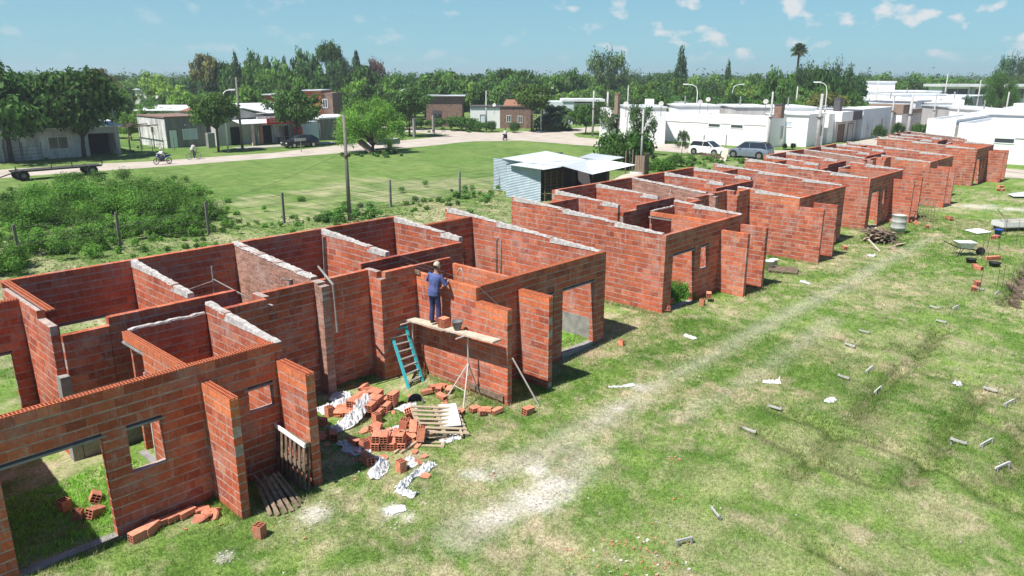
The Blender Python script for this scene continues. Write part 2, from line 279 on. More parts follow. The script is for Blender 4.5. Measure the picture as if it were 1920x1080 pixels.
def gfeat(X, Y):
    n1 = fbm(X*.55+3, Y*.55, 4); n2 = fbm(X*2.3, Y*2.3+7, 3)
    dirt = np.zeros(X.shape); lime = np.zeros(X.shape); n3 = fbm(X*5.1+2, Y*5.1, 3); dry = np.clip((n1*.55+n3*.45-.45)*5.5, 0, 1)*.82*(np.hypot(X-5, Y+4) < 40)+np.clip((n2-.54)*3, 0, .5)*(np.abs(Y) < 22)
    for i, t in enumerate(TRACKS):
        d = seg_dist(X, Y, t); dirt = np.maximum(dirt, np.clip(1.9-d/((.30, .25, .25, .42, .45)[i]+.6*n2)-1.3*n2-.5*n1, 0, 1)*(.5, .36, .4, .72, .78)[i])
    for a, b, r in LIME:
        p = at(a, b); d = np.hypot(X-p[0], (Y-p[1])); lime = np.maximum(lime, np.clip(1.7-d/r-1.3*n2+.2*(n1-.5), 0, 1))
    for a, b, r in DRY:
        p = at(a, b); d = np.hypot(X-p[0], Y-p[1]); dry = np.maximum(dry, np.clip(1.7-d/r-.9*n2-.8*n3, 0, 1)*.8)
    tr = np.zeros(X.shape)
    for t in TRENCH:
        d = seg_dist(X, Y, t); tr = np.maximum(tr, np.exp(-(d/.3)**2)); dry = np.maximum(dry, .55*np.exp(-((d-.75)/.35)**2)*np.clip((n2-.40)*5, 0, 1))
    # shop-side verge, house floors stay trampled
    return dirt, lime, dry, tr
def ground_color(X, Y):
    dirt, lime, dry, tr = gfeat(X, Y)
    n = fbm(X*1.7, Y*1.7, 4)[..., None]; far = (Y > 14)[..., None]
    n5 = fbm(X*.22+11, Y*.22+5, 3)[..., None]
    g = np.array([.08, .175, .026])*(1-n)+np.array([.215, .31, .075])*n
    gf = np.array([.085, .175, .032])*(1-n5)+np.array([.18, .245, .075])*n5
    g = np.where(far, gf*(.8+.4*n), g)
    c = g*(1-dry[..., None])+np.array([.37, .345, .20])*dry[..., None]
    c = c*(1-dirt[..., None])+np.array([.44, .40, .32])*dirt[..., None]
    c = c*(1-lime[..., None])+np.array([.58, .545, .47])*lime[..., None]
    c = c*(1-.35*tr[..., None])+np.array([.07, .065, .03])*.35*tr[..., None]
    return c
def axis(a0, a1, step, lo, hi, grow=1.18):
    xs = list(np.arange(a0, a1, step)); s = step
    while xs[-1] < hi: s *= grow; xs.append(xs[-1]+s)
    s = step
    while xs[0] > lo: s *= grow; xs.insert(0, xs[0]-s)
    return np.array(xs)
gx = axis(-20, 32, .15, -3500, 3500, 1.09); gy = axis(-17, 9, .15, -3500, 3500, 1.07)
GX, GY = np.meshgrid(gx, gy, indexing='ij'); GZ = gheight(GX, GY)
nx, ny = GX.shape; idx = np.arange(nx*ny).reshape(nx, ny)
Q = np.stack([idx[:-1, :-1], idx[1:, :-1], idx[1:, 1:], idx[:-1, 1:]], -1).reshape(-1, 4)
me = npmesh('ground', np.stack([GX, GY, GZ], -1).reshape(-1, 3), Q, None, (), True)
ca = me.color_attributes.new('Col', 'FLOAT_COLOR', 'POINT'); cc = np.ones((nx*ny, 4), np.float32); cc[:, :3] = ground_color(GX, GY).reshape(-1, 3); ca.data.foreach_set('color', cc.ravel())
gm = bpy.data.materials.new('grass_ground'); gm.use_nodes = True; t = gm.node_tree; N = t.nodes.new; K = t.links.new; b = t.nodes['Principled BSDF']; b.inputs['Roughness'].default_value = .95; b.inputs['Specular IOR Level'].default_value = .1
a = N('ShaderNodeAttribute'); a.attribute_name = 'Col'; g_ = N('ShaderNodeNewGeometry')
n1 = N('ShaderNodeTexNoise'); n1.inputs['Scale'].default_value = 13; n1.inputs['Detail'].default_value = 8; n1.inputs['Roughness'].default_value = .75; K(g_.outputs['Position'], n1.inputs[0])
n2 = N('ShaderNodeTexNoise'); n2.inputs['Scale'].default_value = .9; n2.inputs['Detail'].default_value = 8; n2.inputs['Roughness'].default_value = .7; K(g_.outputs['Position'], n2.inputs[0])
r1 = N('ShaderNodeMapRange'); r1.inputs[1].default_value = .3; r1.inputs[2].default_value = .7; r1.inputs[3].default_value = .38; r1.inputs[4].default_value = 1.6; K(n1.outputs[0], r1.inputs[0])
r2 = N('ShaderNodeMapRange'); r2.inputs[1].default_value = .35; r2.inputs[2].default_value = .65; r2.inputs[3].default_value = .75; r2.inputs[4].default_value = 1.25; K(n2.outputs[0], r2.inputs[0])
mm = N('ShaderNodeMath'); mm.operation = 'MULTIPLY'; K(r1.outputs[0], mm.inputs[0]); K(r2.outputs[0], mm.inputs[1])
vs = N('ShaderNodeVectorMath'); vs.operation = 'SCALE'; K(a.outputs['Color'], vs.inputs[0]); K(mm.outputs[0], vs.inputs['Scale'])
hs = N('ShaderNodeMix'); hs.data_type = 'RGBA'; rr = N('ShaderNodeMapRange'); rr.inputs[1].default_value = .52; rr.inputs[2].default_value = .7; rr.inputs[4].default_value = .35; K(n2.outputs[0], rr.inputs[0]); K(rr.outputs[0], hs.inputs[0]); K(vs.outputs[0], hs.inputs[6]); hs.inputs[7].default_value = (.27, .25, .10, 1)
K(hs.outputs[2], b.inputs['Base Color']); bp_ = N('ShaderNodeBump'); bp_.inputs['Strength'].default_value = .8; bp_.inputs['Distance'].default_value = .05; K(n1.outputs[0], bp_.inputs['Height']); K(bp_.outputs[0], b.inputs['Normal'])
me.materials.append(gm); tag(link('ground', me), kind='structure')

def zg(x, y): return float(gheight(np.array([x]), np.array([y]))[0])
def strip(name, pts, m, z, kind='structure', jag=.5, step=3.0):
    """a closed flat outline with slightly ragged borders"""
    out = []
    for (ax, ay), (bx, by) in zip(pts, pts[1:]+pts[:1]):
        l = math.hypot(bx-ax, by-ay); n = max(1, int(l/step)); nxv, nyv = -(by-ay)/l, (bx-ax)/l
        for i in range(n):
            t = i/n; j = (random.random()-.5)*jag if 0 < i else 0; out.append((ax+(bx-ax)*t+nxv*j, ay+(by-ay)*t+nyv*j, z))
    b = MB(); b.add(out, [tuple(range(len(out)))]); return tag(b.build(name, m), kind=kind)
strip('road', [(-120, 59.5), (0, 59.2), (12, 57.9), (27, 57), (40, 56.6), (50, 57.6), (55.3, 54), (55.6, 30), (56, 0), (56.5, -80), (63.4, -80), (63.4, 0), (64.2, 8.5), (64.3, 9.5), (170, 10.5), (170, 21), (73, 21.5), (67, 22.3), (64.5, 25), (64.3, 47), (65, 52), (70, 57), (90, 58), (200, 60), (200, 64.5), (90, 64), (72, 64.5), (62, 66.5), (61.5, 120), (55, 120), (55, 67.5), (44, 65.3), (36, 65.8), (24, 62.4), (13, 63.2), (0, 66.0), (-120, 66.5)], 'road', .008)
strip('pavement', [(23.5, 69.2), (36, 67.9), (37, 70.2), (24, 71.7)], 'walk', .02, jag=.1)

# ------------------------------------------------------------------ grass blades
def blades(pos, h, wd, cols, nb=4, lean=.6):
    n = len(pos)*nb; p = np.repeat(pos, nb, 0)+np.c_[rng.normal(0, .03, (n, 2)), np.zeros(n)]; hh = np.repeat(h, nb)*rng.uniform(.6, 1.2, n)
    th = rng.uniform(0, 2*np.pi, n); dx, dy = np.cos(th), np.sin(th); ww = np.repeat(wd, nb) if np.ndim(wd) else np.full(n, wd); la = rng.uniform(-np.pi, np.pi, n)
    a = p+np.c_[dx*ww/2, dy*ww/2, -.01*np.ones(n)]; b_ = p-np.c_[dx*ww/2, dy*ww/2, .01*np.ones(n)]; l = hh*lean*rng.uniform(.3, 1.2, n)
    tip = p+np.c_[np.cos(la)*l, np.sin(la)*l, hh]
    v = np.stack([a, b_, tip], 1).reshape(-1, 3); f = np.arange(n*3).reshape(-1, 3); return v, f, np.repeat(cols, nb, 0)*rng.uniform(.7, 1.35, (n, 1))
def scatter(n, x0, x1, y0, y1, dens=None):
    p = rng.uniform((x0, y0), (x1, y1), (n, 2)); q = np.c_[p, np.zeros(n)]-CAM; dp = q@FW; X = 960+FPX*(q@RT)/dp; Y = 540-FPX*(q@UP)/dp
    p = p[(dp > 1) & (X > -60) & (X < 1980) & (Y < 1140)]
    if dens is not None: p = p[rng.random(len(p)) < dens(p[:, 0], p[:, 1])]
    return p
def grass(name, p, hmin, hmax, wd, nb, label, lush=False, lean=.6):
    z = gheight(p[:, 0], p[:, 1]); pos = np.c_[p, z]; col = ground_color(p[:, 0], p[:, 1]); h = rng.uniform(hmin, hmax, len(p))
    dist = np.hypot(p[:, 0]-CAM[0], p[:, 1]-CAM[1]); wdv = wd*np.clip(dist/14, 1, 3.5)
    if lush: col = np.tile([.22, .42, .07], (len(p), 1))*rng.uniform(.7, 1.3, (len(p), 1))
    v, f, c = blades(pos, h, wdv, col*1.45, nb, lean); return tag(link(name, npmesh(name, v, f, c, ('blade',))), label, kind='stuff')
def dens_site(x, y):
    d, l, dr, tr = gfeat(x, y); return np.clip(1.1-d*1.2-l*1.6-.25*dr, .03, 1)
p = np.vstack([scatter(110000, -18, 4, -13, 1, dens_site), scatter(60000, -2, 32, -14, 0, dens_site), scatter(9000, 20, 50, -14, 2, dens_site)])
grass('short_grass', p, .02, .085, .011, 4, 'short patchy grass over the building plot')
# taller grass along wall feet, inside rooms and along trenches
def along(segs, n, sp):
    out = []
    for s_ in segs:
        for (ax, ay), (bx, by) in zip(s_[:-1], s_[1:]):
            k = max(2, int(n*math.hypot(bx-ax, by-ay))); t = rng.random(k); out.append(np.c_[ax+(bx-ax)*t+rng.normal(0, sp, k), ay+(by-ay)*t+rng.normal(0, sp, k)])
    return np.vstack(out)
foot = [[(-17, -.15), (-14.8, -.15)], [(-14.8, -.12), (-12.9, -.12)], [(-13, -.1), (-13, -1.2)], [(-12.2, -1.3), (-11.5, -1.3)], [(-5.8, 2.8), (-5.8, -1.2)], [(-8.4, 2.9), (-6.9, 2.9)], [(-4, -.2), (-4.1, -1.1)], [(3.3, 4), (3.3, -.2)], [(5.7, -.15), (7.2, -.15)], [(0.1, 2), (.1, -.2)], [(14.5, 2.5), (14.5, -1.1)], [(24, 3), (24, -.2)], [(34.9, 3), (34.9, -1)], [(7.5, -1.2), (10, -1.2)]]
p = np.vstack([along(foot, 130, .09), along(TRENCH, 60, .2)])
pd = np.vstack([scatter(26000, -16, 14, -12, 0)]); hsel = rng.random(len(pd)) < .55; pd = pd[hsel]; z_ = gheight(pd[:, 0], pd[:, 1])
v_, f_, c_ = blades(np.c_[pd, z_+.01], rng.uniform(.006, .03, len(pd)), .014, np.tile([.42, .37, .20], (len(pd), 1))*rng.uniform(.5, 1.3, (len(pd), 1)), 2, 2.5); tag(link('dry_straw', npmesh('dry_straw', v_, f_, c_, ('blade',))), 'dry straw and dead grass on the ground', kind='stuff')
grass('tufts_along_walls', p, .04, .12, .016, 4, 'longer grass at the wall feet and in the trenches')
p = np.vstack([scatter(2600, -16.5, -13.5, .3, 2.9), scatter(1500, 3.9, 5.6, .3, 3), scatter(1800, -3.5, -.3, .3, 4)])
grass('room_weeds', p, .03, .11, .02, 5, 'lush weeds growing inside the roofless rooms', True, .8)
p = scatter(26000, -30, 34, 8.3, 26)
grass('field_grass', p, .02, .07, .03, 4, 'grass of the open field behind the walls')

# ------------------------------------------------------------------ foliage
def leafcloud(cent, rad, n, size, tint=(.07, .14, .03), tvar=.35, flat=.75, up=.35):
    """leaves on the skins of clumps: cent (k,3), rad (k,)"""
    k = len(cent); wgt = rad**2/np.sum(rad**2); which = rng.choice(k, n, p=wgt)
    d = rng.normal(size=(n, 3)); d /= np.linalg.norm(d, axis=1)[:, None]
    rr = rad[which]*(rng.random(n)**.4)*rng.uniform(.65, 1.32, n)
    pos = cent[which]+d*rr[:, None]*np.array([1, 1, flat])
    nrm = d+rng.normal(0, .55, (n, 3))+np.array([0, 0, up]); nrm /= np.linalg.norm(nrm, axis=1)[:, None]
    a = np.cross(nrm, rng.normal(size=(n, 3))); a /= np.linalg.norm(a, axis=1)[:, None]; b_ = np.cross(nrm, a)
    s_ = size*rng.uniform(.6, 1.4, n)[:, None]; a = a*s_; b_ = b_*s_*.55
    v = np.stack([pos-a, pos-b_*.9+a*.1, pos+a, pos+b_*.9+a*.1], 1).reshape(-1, 3)
    ct = rng.uniform(1-tvar, 1+tvar, k)[which][:, None]*rng.uniform(.7, 1.3, (n, 1)); hue = rng.uniform(-.03, .05, (n, 1))*np.array([1, .2, 0])
    return v, np.arange(n*4).reshape(-1, 4), np.clip(np.array(tint)*ct+hue*.4, .005, 1)
def crown_mesh(kind, seed, n, size, tint):
    global rng
    keep = rng; rng = np.random.default_rng(seed); r = rng
    if kind == 'round':
        k = 46; d = r.normal(size=(k, 3)); d /= np.linalg.norm(d, axis=1)[:, None]; c = d*(r.uniform(.45, .82, k)[:, None]); c[:, 2] = c[:, 2]*.47+.50; c[:, :2] += r.normal(0, .10, (k, 2)); rad = r.uniform(.17, .34, k)
        c[:, :2] *= (1.05-.35*np.clip(c[:, 2]-.5, 0, 1))[:, None]
    elif kind == 'airy':
        k = 30; c = r.uniform(-1, 1, (k, 3)); c[:, 2] = (c[:, 2]+1)/2*.85+.1; sc = np.clip(1.15-abs(c[:, 2]-.5)*1.2, .35, 1)*.9; c[:, :2] *= sc[:, None]; rad = r.uniform(.16, .30, k)
    elif kind == 'conifer':
        k = 60; z = r.random(k)**1.2; a = r.uniform(0, 6.28, k); q = (1-z)*.75*r.uniform(.5, 1.1, k)+.05; c = np.c_[np.cos(a)*q, np.sin(a)*q, z*.93+.03]; rad = .09+.17*(1-z)*r.uniform(.7, 1.2, k)
    elif kind == 'column':
        k = 26; z = np.linspace(.05, .95, k); c = np.c_[r.normal(0, .15, (k, 2)), z]; rad = .5*np.sin(np.pi*np.clip(z, .12, .93))**.5+.1
    elif kind == 'umbrella':
        k = 30; a = r.uniform(0, 6.28, k); q = np.sqrt(r.random(k))*.8; c = np.c_[np.cos(a)*q, np.sin(a)*q, .62+.25*(1-q**2)+r.normal(0, .04, k)]; rad = r.uniform(.14, .26, k)
    elif kind == 'willow':
        k = 70; a = r.uniform(0, 6.28, k); q = np.sqrt(r.random(k))*.85; c = np.c_[np.cos(a)*q, np.sin(a)*q, .12+.78*np.sqrt(np.clip(1-q**2, 0, 1))*r.uniform(.15, 1.0, k)+r.normal(0, .03, k)]; rad = r.uniform(.1, .22, k)
    elif kind == 'bush':
        k = 22; a = r.uniform(0, 6.28, k); q = np.sqrt(r.random(k))*.75; c = np.c_[np.cos(a)*q, np.sin(a)*q, .15+.6*np.sqrt(1-q**2)*r.uniform(.3, 1, k)]; rad = r.uniform(.2, .34, k)
    flat = .42 if kind in ('round',) else .8
    v, f, c_ = leafcloud(c, rad, n, size, tint, flat=flat*1.3 if kind != 'column' else .25)
    rng = keep
    return npmesh('crown', v, f, c_), c, rad
CR = {}
G1, G2, G3, G4 = (.085, .18, .038), (.125, .24, .05), (.095, .16, .06), (.10, .12, .05)
for key, kind, n, size, tn in (('round_a', 'round', 7000, .05, G1), ('round_b', 'round', 7000, .052, (.07, .15, .03)), ('round_c', 'round', 3600, .07, G1), ('round_d', 'round', 3600, .07, G2),
                               ('airy', 'airy', 4200, .045, G3), ('airy_b', 'airy', 3600, .05, (.09, .13, .06)), ('conifer', 'conifer', 3500, .05, G3), ('column', 'column', 1500, .10, (.03, .055, .025)), ('umbrella', 'umbrella', 4200, .045, (.06, .11, .03)),
                               ('willow', 'willow', 34000, .017, (.15, .30, .05)), ('bush', 'bush', 3000, .06, (.075, .17, .03)), ('bush_b', 'bush', 3000, .055, (.06, .12, .03))):
    CR[key] = crown_mesh(kind, len(CR)*5+3, n, size, tn)
def trunk_mesh(key, frac, lean=0):
    me, c, rad = CR[key]; b_ = MB(); r = random.Random(len(key)*7+int(frac*100)); n = len(c); top = .55 if 'con' not in key and 'col' not in key else .9
    b_.tube([(0, 0, -.03), (.01, 0, frac*.5), (.02, .01, frac), (.03, 0, frac+(1-frac)*top)], [.05, .038, .034, .012], 8)
    for i in range(0, n, max(1, n//11)):
        p = c[i]; z0 = frac*.95+r.random()*.2*(1-frac); e = (p[0], p[1], frac+(1-frac)*p[2]); b_.tube([(.02, .01, z0), ((e[0])*.5, e[1]*.5, z0+(e[2]-z0)*.62), e], [.018, .011, .004], 5, False)
    return b_.mesh('trunk', 'bark', True)
TR = {}
def tree(name, label, base, h, w_, key, frac=.3, tint=(1, 1, 1), group=None, cat='tree', rz=None, bare=False):
    """h total height, w_ crown width; crown occupies the height above frac"""
    t_ = thing(name, label, cat, base, rz if rz is not None else random.uniform(0, 6.28), group)
    if (key, frac) not in TR: TR[(key, frac)] = trunk_mesh(key, frac)
    if not bare:
        tr = link('trunk', TR[(key, frac)], t_); tr.scale = (w_/2, w_/2, h)
        if w_/2*.05 > .4: tr.scale = (w_/2, w_/2, h)
    cr = link('crown', CR[key][0], t_, (0, 0, h*frac if not bare else 0)); cr.scale = (w_/2*.98, w_/2*.98, h*(1-frac if not bare else 1)); cr.color = (*tint, 1)
    return t_
def tree_px(name, label, px, d, ytop, wpx, key, frac=.3, tint=(1, 1, 1), group=None, cat='tree', bare=False, ybase=None):
    """stands on the ground on the sight line through column px at depth d (metres); its top and width come from the survey"""
    if ybase is not None: b_ = at(px, ybase); d = depth(b_)
    else:
        y0 = 144+FPX*CAM[2]*math.cos(0)/d; b_ = at(px, min(y0*1.0, 1000)); b_ = CAM+(b_-CAM)*1.0
    d = depth((b_[0], b_[1], 0)); r = ray(px, ytop); k = math.hypot(b_[0]-CAM[0], b_[1]-CAM[1])/math.hypot(r[0], r[1]); zt = CAM[2]+r[2]*k
    return tree(name, label, (b_[0], b_[1], 0), max(zt, .4), wpx*d/FPX, key, frac, tint, group, cat, None, bare)
exec_later = []

# ------------------------------------------------------------------ brick houses
BH, BL = .19, .335                       # course height, block length with joints
def brick_col():
    k = random.random(); v = random.uniform(.86, 1.12)
    base = (.45, .112, .055) if k < .6 else (.50, .145, .072) if k < .82 else (.34, .082, .045) if k < .965 else (.50, .19, .11)
    return tuple(c*v for c in base)
def clean_col():
    v = random.uniform(.88, 1.12); return (.54*v, .155*v, .065*v)
BRICKBOX = MB(); BRICKBOX.box(-.5, -.5, -.5, .5, .5, .5); BRICK_ME = BRICKBOX.mesh('brick', 'brick_o'); BRICK_CL = BRICKBOX.mesh('brick_clean', 'brick_clean')
def clip_iv(iv, cuts):
    for c0, c1 in cuts:
        nw = []
        for a, b in iv:
            if c1 <= a or c0 >= b: nw.append((a, b)); continue
            if c0 > a: nw.append((a, c0))
            if c1 < b: nw.append((c1, b))
        iv = nw
    return [(a, b) for a, b in iv if b-a > .03]
class House:
    def __init__(s, name, label, group): s.root = thing(name, label, 'unfinished house', (0, 0, 0), 0, group); s.walls = []
    def wall(s, name, ax, fix, a0, a1, z0, z1, th=.16, op=(), cap=None, pri=0, common=False, ribs=False, fresh=0, base=-.35, lintel=True, label=None, hi=None):
        """ax 'u': runs along x at y=fix (centre); 'v': runs along y at x=fix. z0,z1 tops at a0,a1. op: (b0,b1,zlo,zhi)"""
        if a1 < a0: a0, a1, z0, z1 = a1, a0, z1, z0
        if abs(z1-z0) < .02 and not common: z0 = z1 = round((z0+z1)/2/BH)*BH
        s.walls.append(dict(name=name, ax=ax, fix=fix, a0=a0, a1=a1, z0=z0, z1=z1, th=th, op=[(min(o[0], o[1]), max(o[0], o[1]), o[2], o[3]) for o in op], cap=cap, pri=pri, common=common, ribs=ribs, fresh=fresh, base=base, lintel=lintel, label=label, hi=hi))
    def finish(s, limit=300):
        cand = []
        for w_ in s.walls:
            ax, fix, a0, a1, th = w_['ax'], w_['fix'], w_['a0'], w_['a1'], w_['th']; top = lambda a: w_['z0']+(w_['z1']-w_['z0'])*(a-a0)/(a1-a0)
            bh, bl = (.072, .262) if w_['common'] else (BH, BL)
            P = (lambda a, c, z: (a, fix+c, z)) if ax == 'u' else (lambda a, c, z: (fix+c, a, z))
            lts = []; core = MB(); bx = lambda b_, x0, x1, h_, q0, q1: b_.box(*(P(x0, -h_, q0)), *(P(x1, h_, q1))) if ax == 'u' else b_.box(fix-h_, x0, q0, fix+h_, x1, q1)
            rows = []; k = int(math.floor(w_['base']/bh)); zmax = max(w_['z0'], w_['z1']); steps = []
            while k*bh < zmax-.03:
                q0 = k*bh; q1 = q0+bh; cuts = [(o[0], o[1]) for o in w_['op'] if o[2] < q0+bh*.5 < o[3]]
                # extent where the full course fits below the profile
                if min(top(a0), top(a1)) >= q1-.03: lo, hi = a0, a1
                else:
                    s_ = (w_['z1']-w_['z0']); ac = a0+(q1-.03-w_['z0'])/s_*(a1-a0) if abs(s_) > 1e-6 else a0
                    lo, hi = (ac, a1) if s_ > 0 else (a0, ac)
                    lo, hi = max(lo, a0), min(hi, a1)
                    if hi-lo < .12: k += 1; continue
                lo2, hi2 = lo, hi
                iv = clip_iv([(lo2, hi2)], cuts)
                for x0, x1 in iv:
                    bx(core, x0+.002, x1-.002, th/2-.005, q0, q1-(.024 if q1 > zmax-.03 and not w_['cap'] and w_['z0'] == w_['z1'] else 0))
                    off = (k % 2)*bl/2+((k*37) % 5)*.012; x = x0; first = True; nxt = math.floor((x0-off)/bl+1)*bl+off
                    while x < x1-.02:
                        e = min(nxt, x1); e = x1 if x1-e < .06 else e; nxt += bl
                        if e-x < .03: x = e; continue
                        g = .0045; L0, L1 = x+(g if x > x0 else 0), e-(g if e < x1 else 0); jz = random.uniform(0, .007); zz0, zz1 = q0+(.013+jz if not w_['common'] else .006), q1-(.017-jz*.6 if not w_['common'] else .006)
                        if q1 > -.3: rows.append((L0, L1, zz0, zz1, q1 > top(lo)-.03-w_['fresh']*BH and w_['fresh'] > 0))
                        x = e
                k += 1
            wo_ = core.build(w_['name'], 'mortar', s.root)
            if w_['label']: wo_['label'] = w_['label']
            w_['obj'] = wo_
            for r_ in rows:
                jit = random.uniform(-.0036, .0036); c = P((r_[0]+r_[1])/2, jit, (r_[2]+r_[3])/2); sz = (r_[1]-r_[0], th, r_[3]-r_[2]) if ax == 'u' else (th, r_[1]-r_[0], r_[3]-r_[2])
                cand.append((w_['pri']*1000-math.dist(c, CAM) if r_[3] > -.1 and not w_['common'] else -1e9, w_, c, sz, r_[4]))
            # mortar cap following the roof slope
            if w_['cap']:
                cm_ = MB(); nn = max(2, int((a1-a0)/.11)); hs_ = []
                for i in range(nn+1):
                    a = a0+(a1-a0)*i/nn; zt = top(a)+.012+random.uniform(-.018, .018); kk = math.floor((top(a)+.03)/bh)*bh; zb = min(kk, zt-.03)-.004; hs_.append((a, zb, zt))
                for (xa, za, ta), (xb, zb, tb) in zip(hs_, hs_[1:]):
                    q = min(za, zb); hw = th/2+(.008 if w_['cap'] < 2 else .014); hw += random.uniform(-.004, .006)
                    cm_.add([P(xa, -hw, q), P(xb, -hw, q), P(xb, hw, q), P(xa, hw, q), P(xa, -hw*.82, ta), P(xb, -hw*.82, tb), P(xb, hw*.82, tb), P(xa, hw*.82, ta)] if ax == 'u' else
                            [P(xa, hw, q), P(xb, hw, q), P(xb, -hw, q), P(xa, -hw, q), P(xa, hw*.82, ta), P(xb, hw*.82, tb), P(xb, -hw*.82, tb), P(xa, -hw*.82, ta)],
                            [(0, 3, 2, 1), (4, 5, 6, 7), (0, 1, 5, 4), (1, 2, 6, 5), (2, 3, 7, 6), (3, 0, 4, 7)])
                cm_.build('mortar_cap', 'cap', wo_)
            if w_['ribs'] and not w_['cap']:
                rb = MB(); x = a0+.02; zt = zmax-.006
                for sgn in (-1, 0, 1):
                    cc_ = sgn*(th/2-.008); hw = .008
                    if ax == 'u': rb.box(a0, fix+cc_-hw, zt, a1, fix+cc_+hw, zt+.022)
                    else: rb.box(fix+cc_-hw, a0, zt, fix+cc_+hw, a1, zt+.022)
                while x < a1-.03:
                    if ax == 'u': rb.box(x, fix-th/2+.017, zt, x+.02, fix+th/2-.017, zt+.02)
                    else: rb.box(fix-th/2+.017, x, zt, fix+th/2-.017, x+.02, zt+.02)
                    x += .058
                tag(rb.build('block_ribs', 'blocktop', wo_), kind='stuff')
            for o in w_['op']:
                if o[3] < zmax-.1 and w_['lintel']: lt = MB(); bx(lt, o[0]-.08, o[1]+.08, th/2+.003, o[3]-.035, o[3]+.004); lt.build('concrete_lintel', 'cement', wo_)
                if o[2] > -.1 and o[2] < .05: lt = MB(); bx(lt, o[0], o[1], th/2+.02, -.30, .035); lt.build('door_sill', 'cement', wo_)
        cand.sort(key=lambda t_: -t_[0]); rest = {}
        for i, (pr, w_, c, sz, fr) in enumerate(cand):
            col = clean_col() if fr else brick_col()
            if w_['common']: v = random.uniform(.7, 1.2); col = (.40*v, .21*v, .15*v)
            if i < limit and pr > -1e8:
                o = bpy.data.objects.new('brick', BRICK_CL if fr else BRICK_ME); C.objects.link(o); o.parent = w_['obj']; o.location = c; o.scale = sz; o.color = (*col, 1)
            else: rest.setdefault(id(w_), (w_, []))[1].append((c, sz, col))
        for w_, lst in rest.values():
            b_ = MB()
            for c, sz, col in lst: b_.col = col; b_.box(*(c[i]-sz[i]/2 for i in range(3)), *(c[i]+sz[i]/2 for i in range(3)))
            tag(b_.build('brick_rows', 'common' if w_['common'] else 'brick_a', w_['obj']), kind='stuff')

ZF, ZR, DV = 2.85, 3.405, 7.3
def zt(v): return ZF+(ZR-ZF)*v/DV
def half(H, m, sg, kind, limit_pri=1):
    """one dwelling of a pair; m = x of the party wall, sg = -1 (near half) or +1 (far half)"""
    X = lambda s_: m+sg*s_
    near = sg < 0; first = kind == 'A'
    cap = 1
    H.wall('rear_wall', 'u', 7.22, X(.1), X(5.93), ZR, ZR, op=[(X(3.75), X(4.9), 0, 2.05)], pri=0)
    H.wall('porch_wall', 'u', 5.92, X(5.93), X(8.39), 3.29, 3.29, op=[(X(6.25), X(7.95), 0, 2.05)], pri=0, ribs=first)
    H.wall('end_wall', 'v', X(8.39), .16, 7.30, zt(.16), zt(7.3), cap=2, pri=1 if not near else 0)
    H.wall('partition_wall', 'v', X(5.85), 3.83, 7.14, zt(3.83), zt(7.14), cap=None if near and first else 1, pri=1, ribs=near and first)
    H.wall('partition_wall', 'v', X(2.92), 3.83, 7.14, zt(3.83), zt(7.14), cap=1, pri=1)
    if near:
        H.wall('corridor_wall', 'u', 3.75, X(1.86), X(4.83), 3.04, 3.04, pri=1); H.wall('corridor_wall', 'u', 3.75, X(4.84), X(5.76), 2.85, 2.85, pri=1)
    else: H.wall('corridor_wall', 'u', 3.75, X(1.86), X(5.76), 3.04, 3.04, pri=0)
    H.wall('yard_wall', 'u', 3.05, X(.12), X(1.58), 3.04, 3.04, pri=2 if not near else 0)
    H.wall('yard_pier', 'v', X(1.66), 2.42, 3.13, 3.0, 3.04, pri=3)
    H.wall('yard_wall', 'u', 2.5, X(1.74), X(2.79), 3.0, 3.0, pri=2 if not near else 0)
    H.wall('side_wall', 'v', X(2.87), 0.0, 3.05, ZF, zt(3.05) if near or not first else 2.855, cap=1 if near or not first else None, pri=4 if not near else 1, fresh=0 if near else 1)
    H.wall('wing_wall', 'v', X(2.87), -1.12, 0.0, 2.47, 2.47, th=.16 if not near else .20, pri=5, ribs=first, fresh=1 if first else 0)
    H.wall('wing_wall', 'v', X(4.46), -1.14, 0.0, 2.47, 2.47, th=.17, pri=5, ribs=first, fresh=1 if first else 0)
    H.wall('front_wall', 'u', .08, X(2.95), X(8.47), ZF, ZF, op=[(X(3.07), X(3.62), 1.55, 2.03), (X(5.33), X(5.95), 1.14, 2.03), (X(6.36), X(7.92), 0, 2.03)], pri=4, ribs=first)
    H.wall('bathroom_wall', 'v', X(4.76), .16, 3.0, 2.9 if near else 2.74, 2.9 if near else 2.74, th=.12, op=[(2.0, 3.0, 0, 2.62 if near else 2.1)], pri=1, ribs=near and first, fresh=2)
    H.wall('bathroom_wall', 'u', 3.06, X(2.98), X(4.66), 2.78, 2.78, th=.10, cap=1 if near else None, pri=0)
def pair(m, label, kind, both=True, only=None, limit=300):
    H = House('unfinished_brick_house', label, 'roofless brick house pairs in a row')
    if both or only == -1: half(H, m, -1, kind)
    if both or only == 1: half(H, m, 1, kind)
    H.wall('party_wall', 'v', m, 3.13, 7.3, zt(3.13), zt(7.3), th=.2, cap=2, common=True, label='party wall of small solid bricks, smeared with pale mortar')
    H.wall('party_pier', 'v', m+.0, 2.62, 3.13, 2.98, 3.02, th=.24, common=True, label='rough pier of small solid bricks at the end of the party wall')
    H.finish(limit); return H
HA = pair(-8.47, 'nearest roofless brick house pair, a worker on a plank at its yard wall', 'A', limit=300)
HB = pair(11.955, 'second roofless brick house pair from the near end, loose blocks beside its front doorway', 'B')
HC = pair(32.54, 'third roofless brick house pair, a lumber stack and a pale drum before its doorway', 'C')
HD = pair(56.3, 'farthest roofless brick house, nearest the white rendered building', 'D', both=False, only=-1)
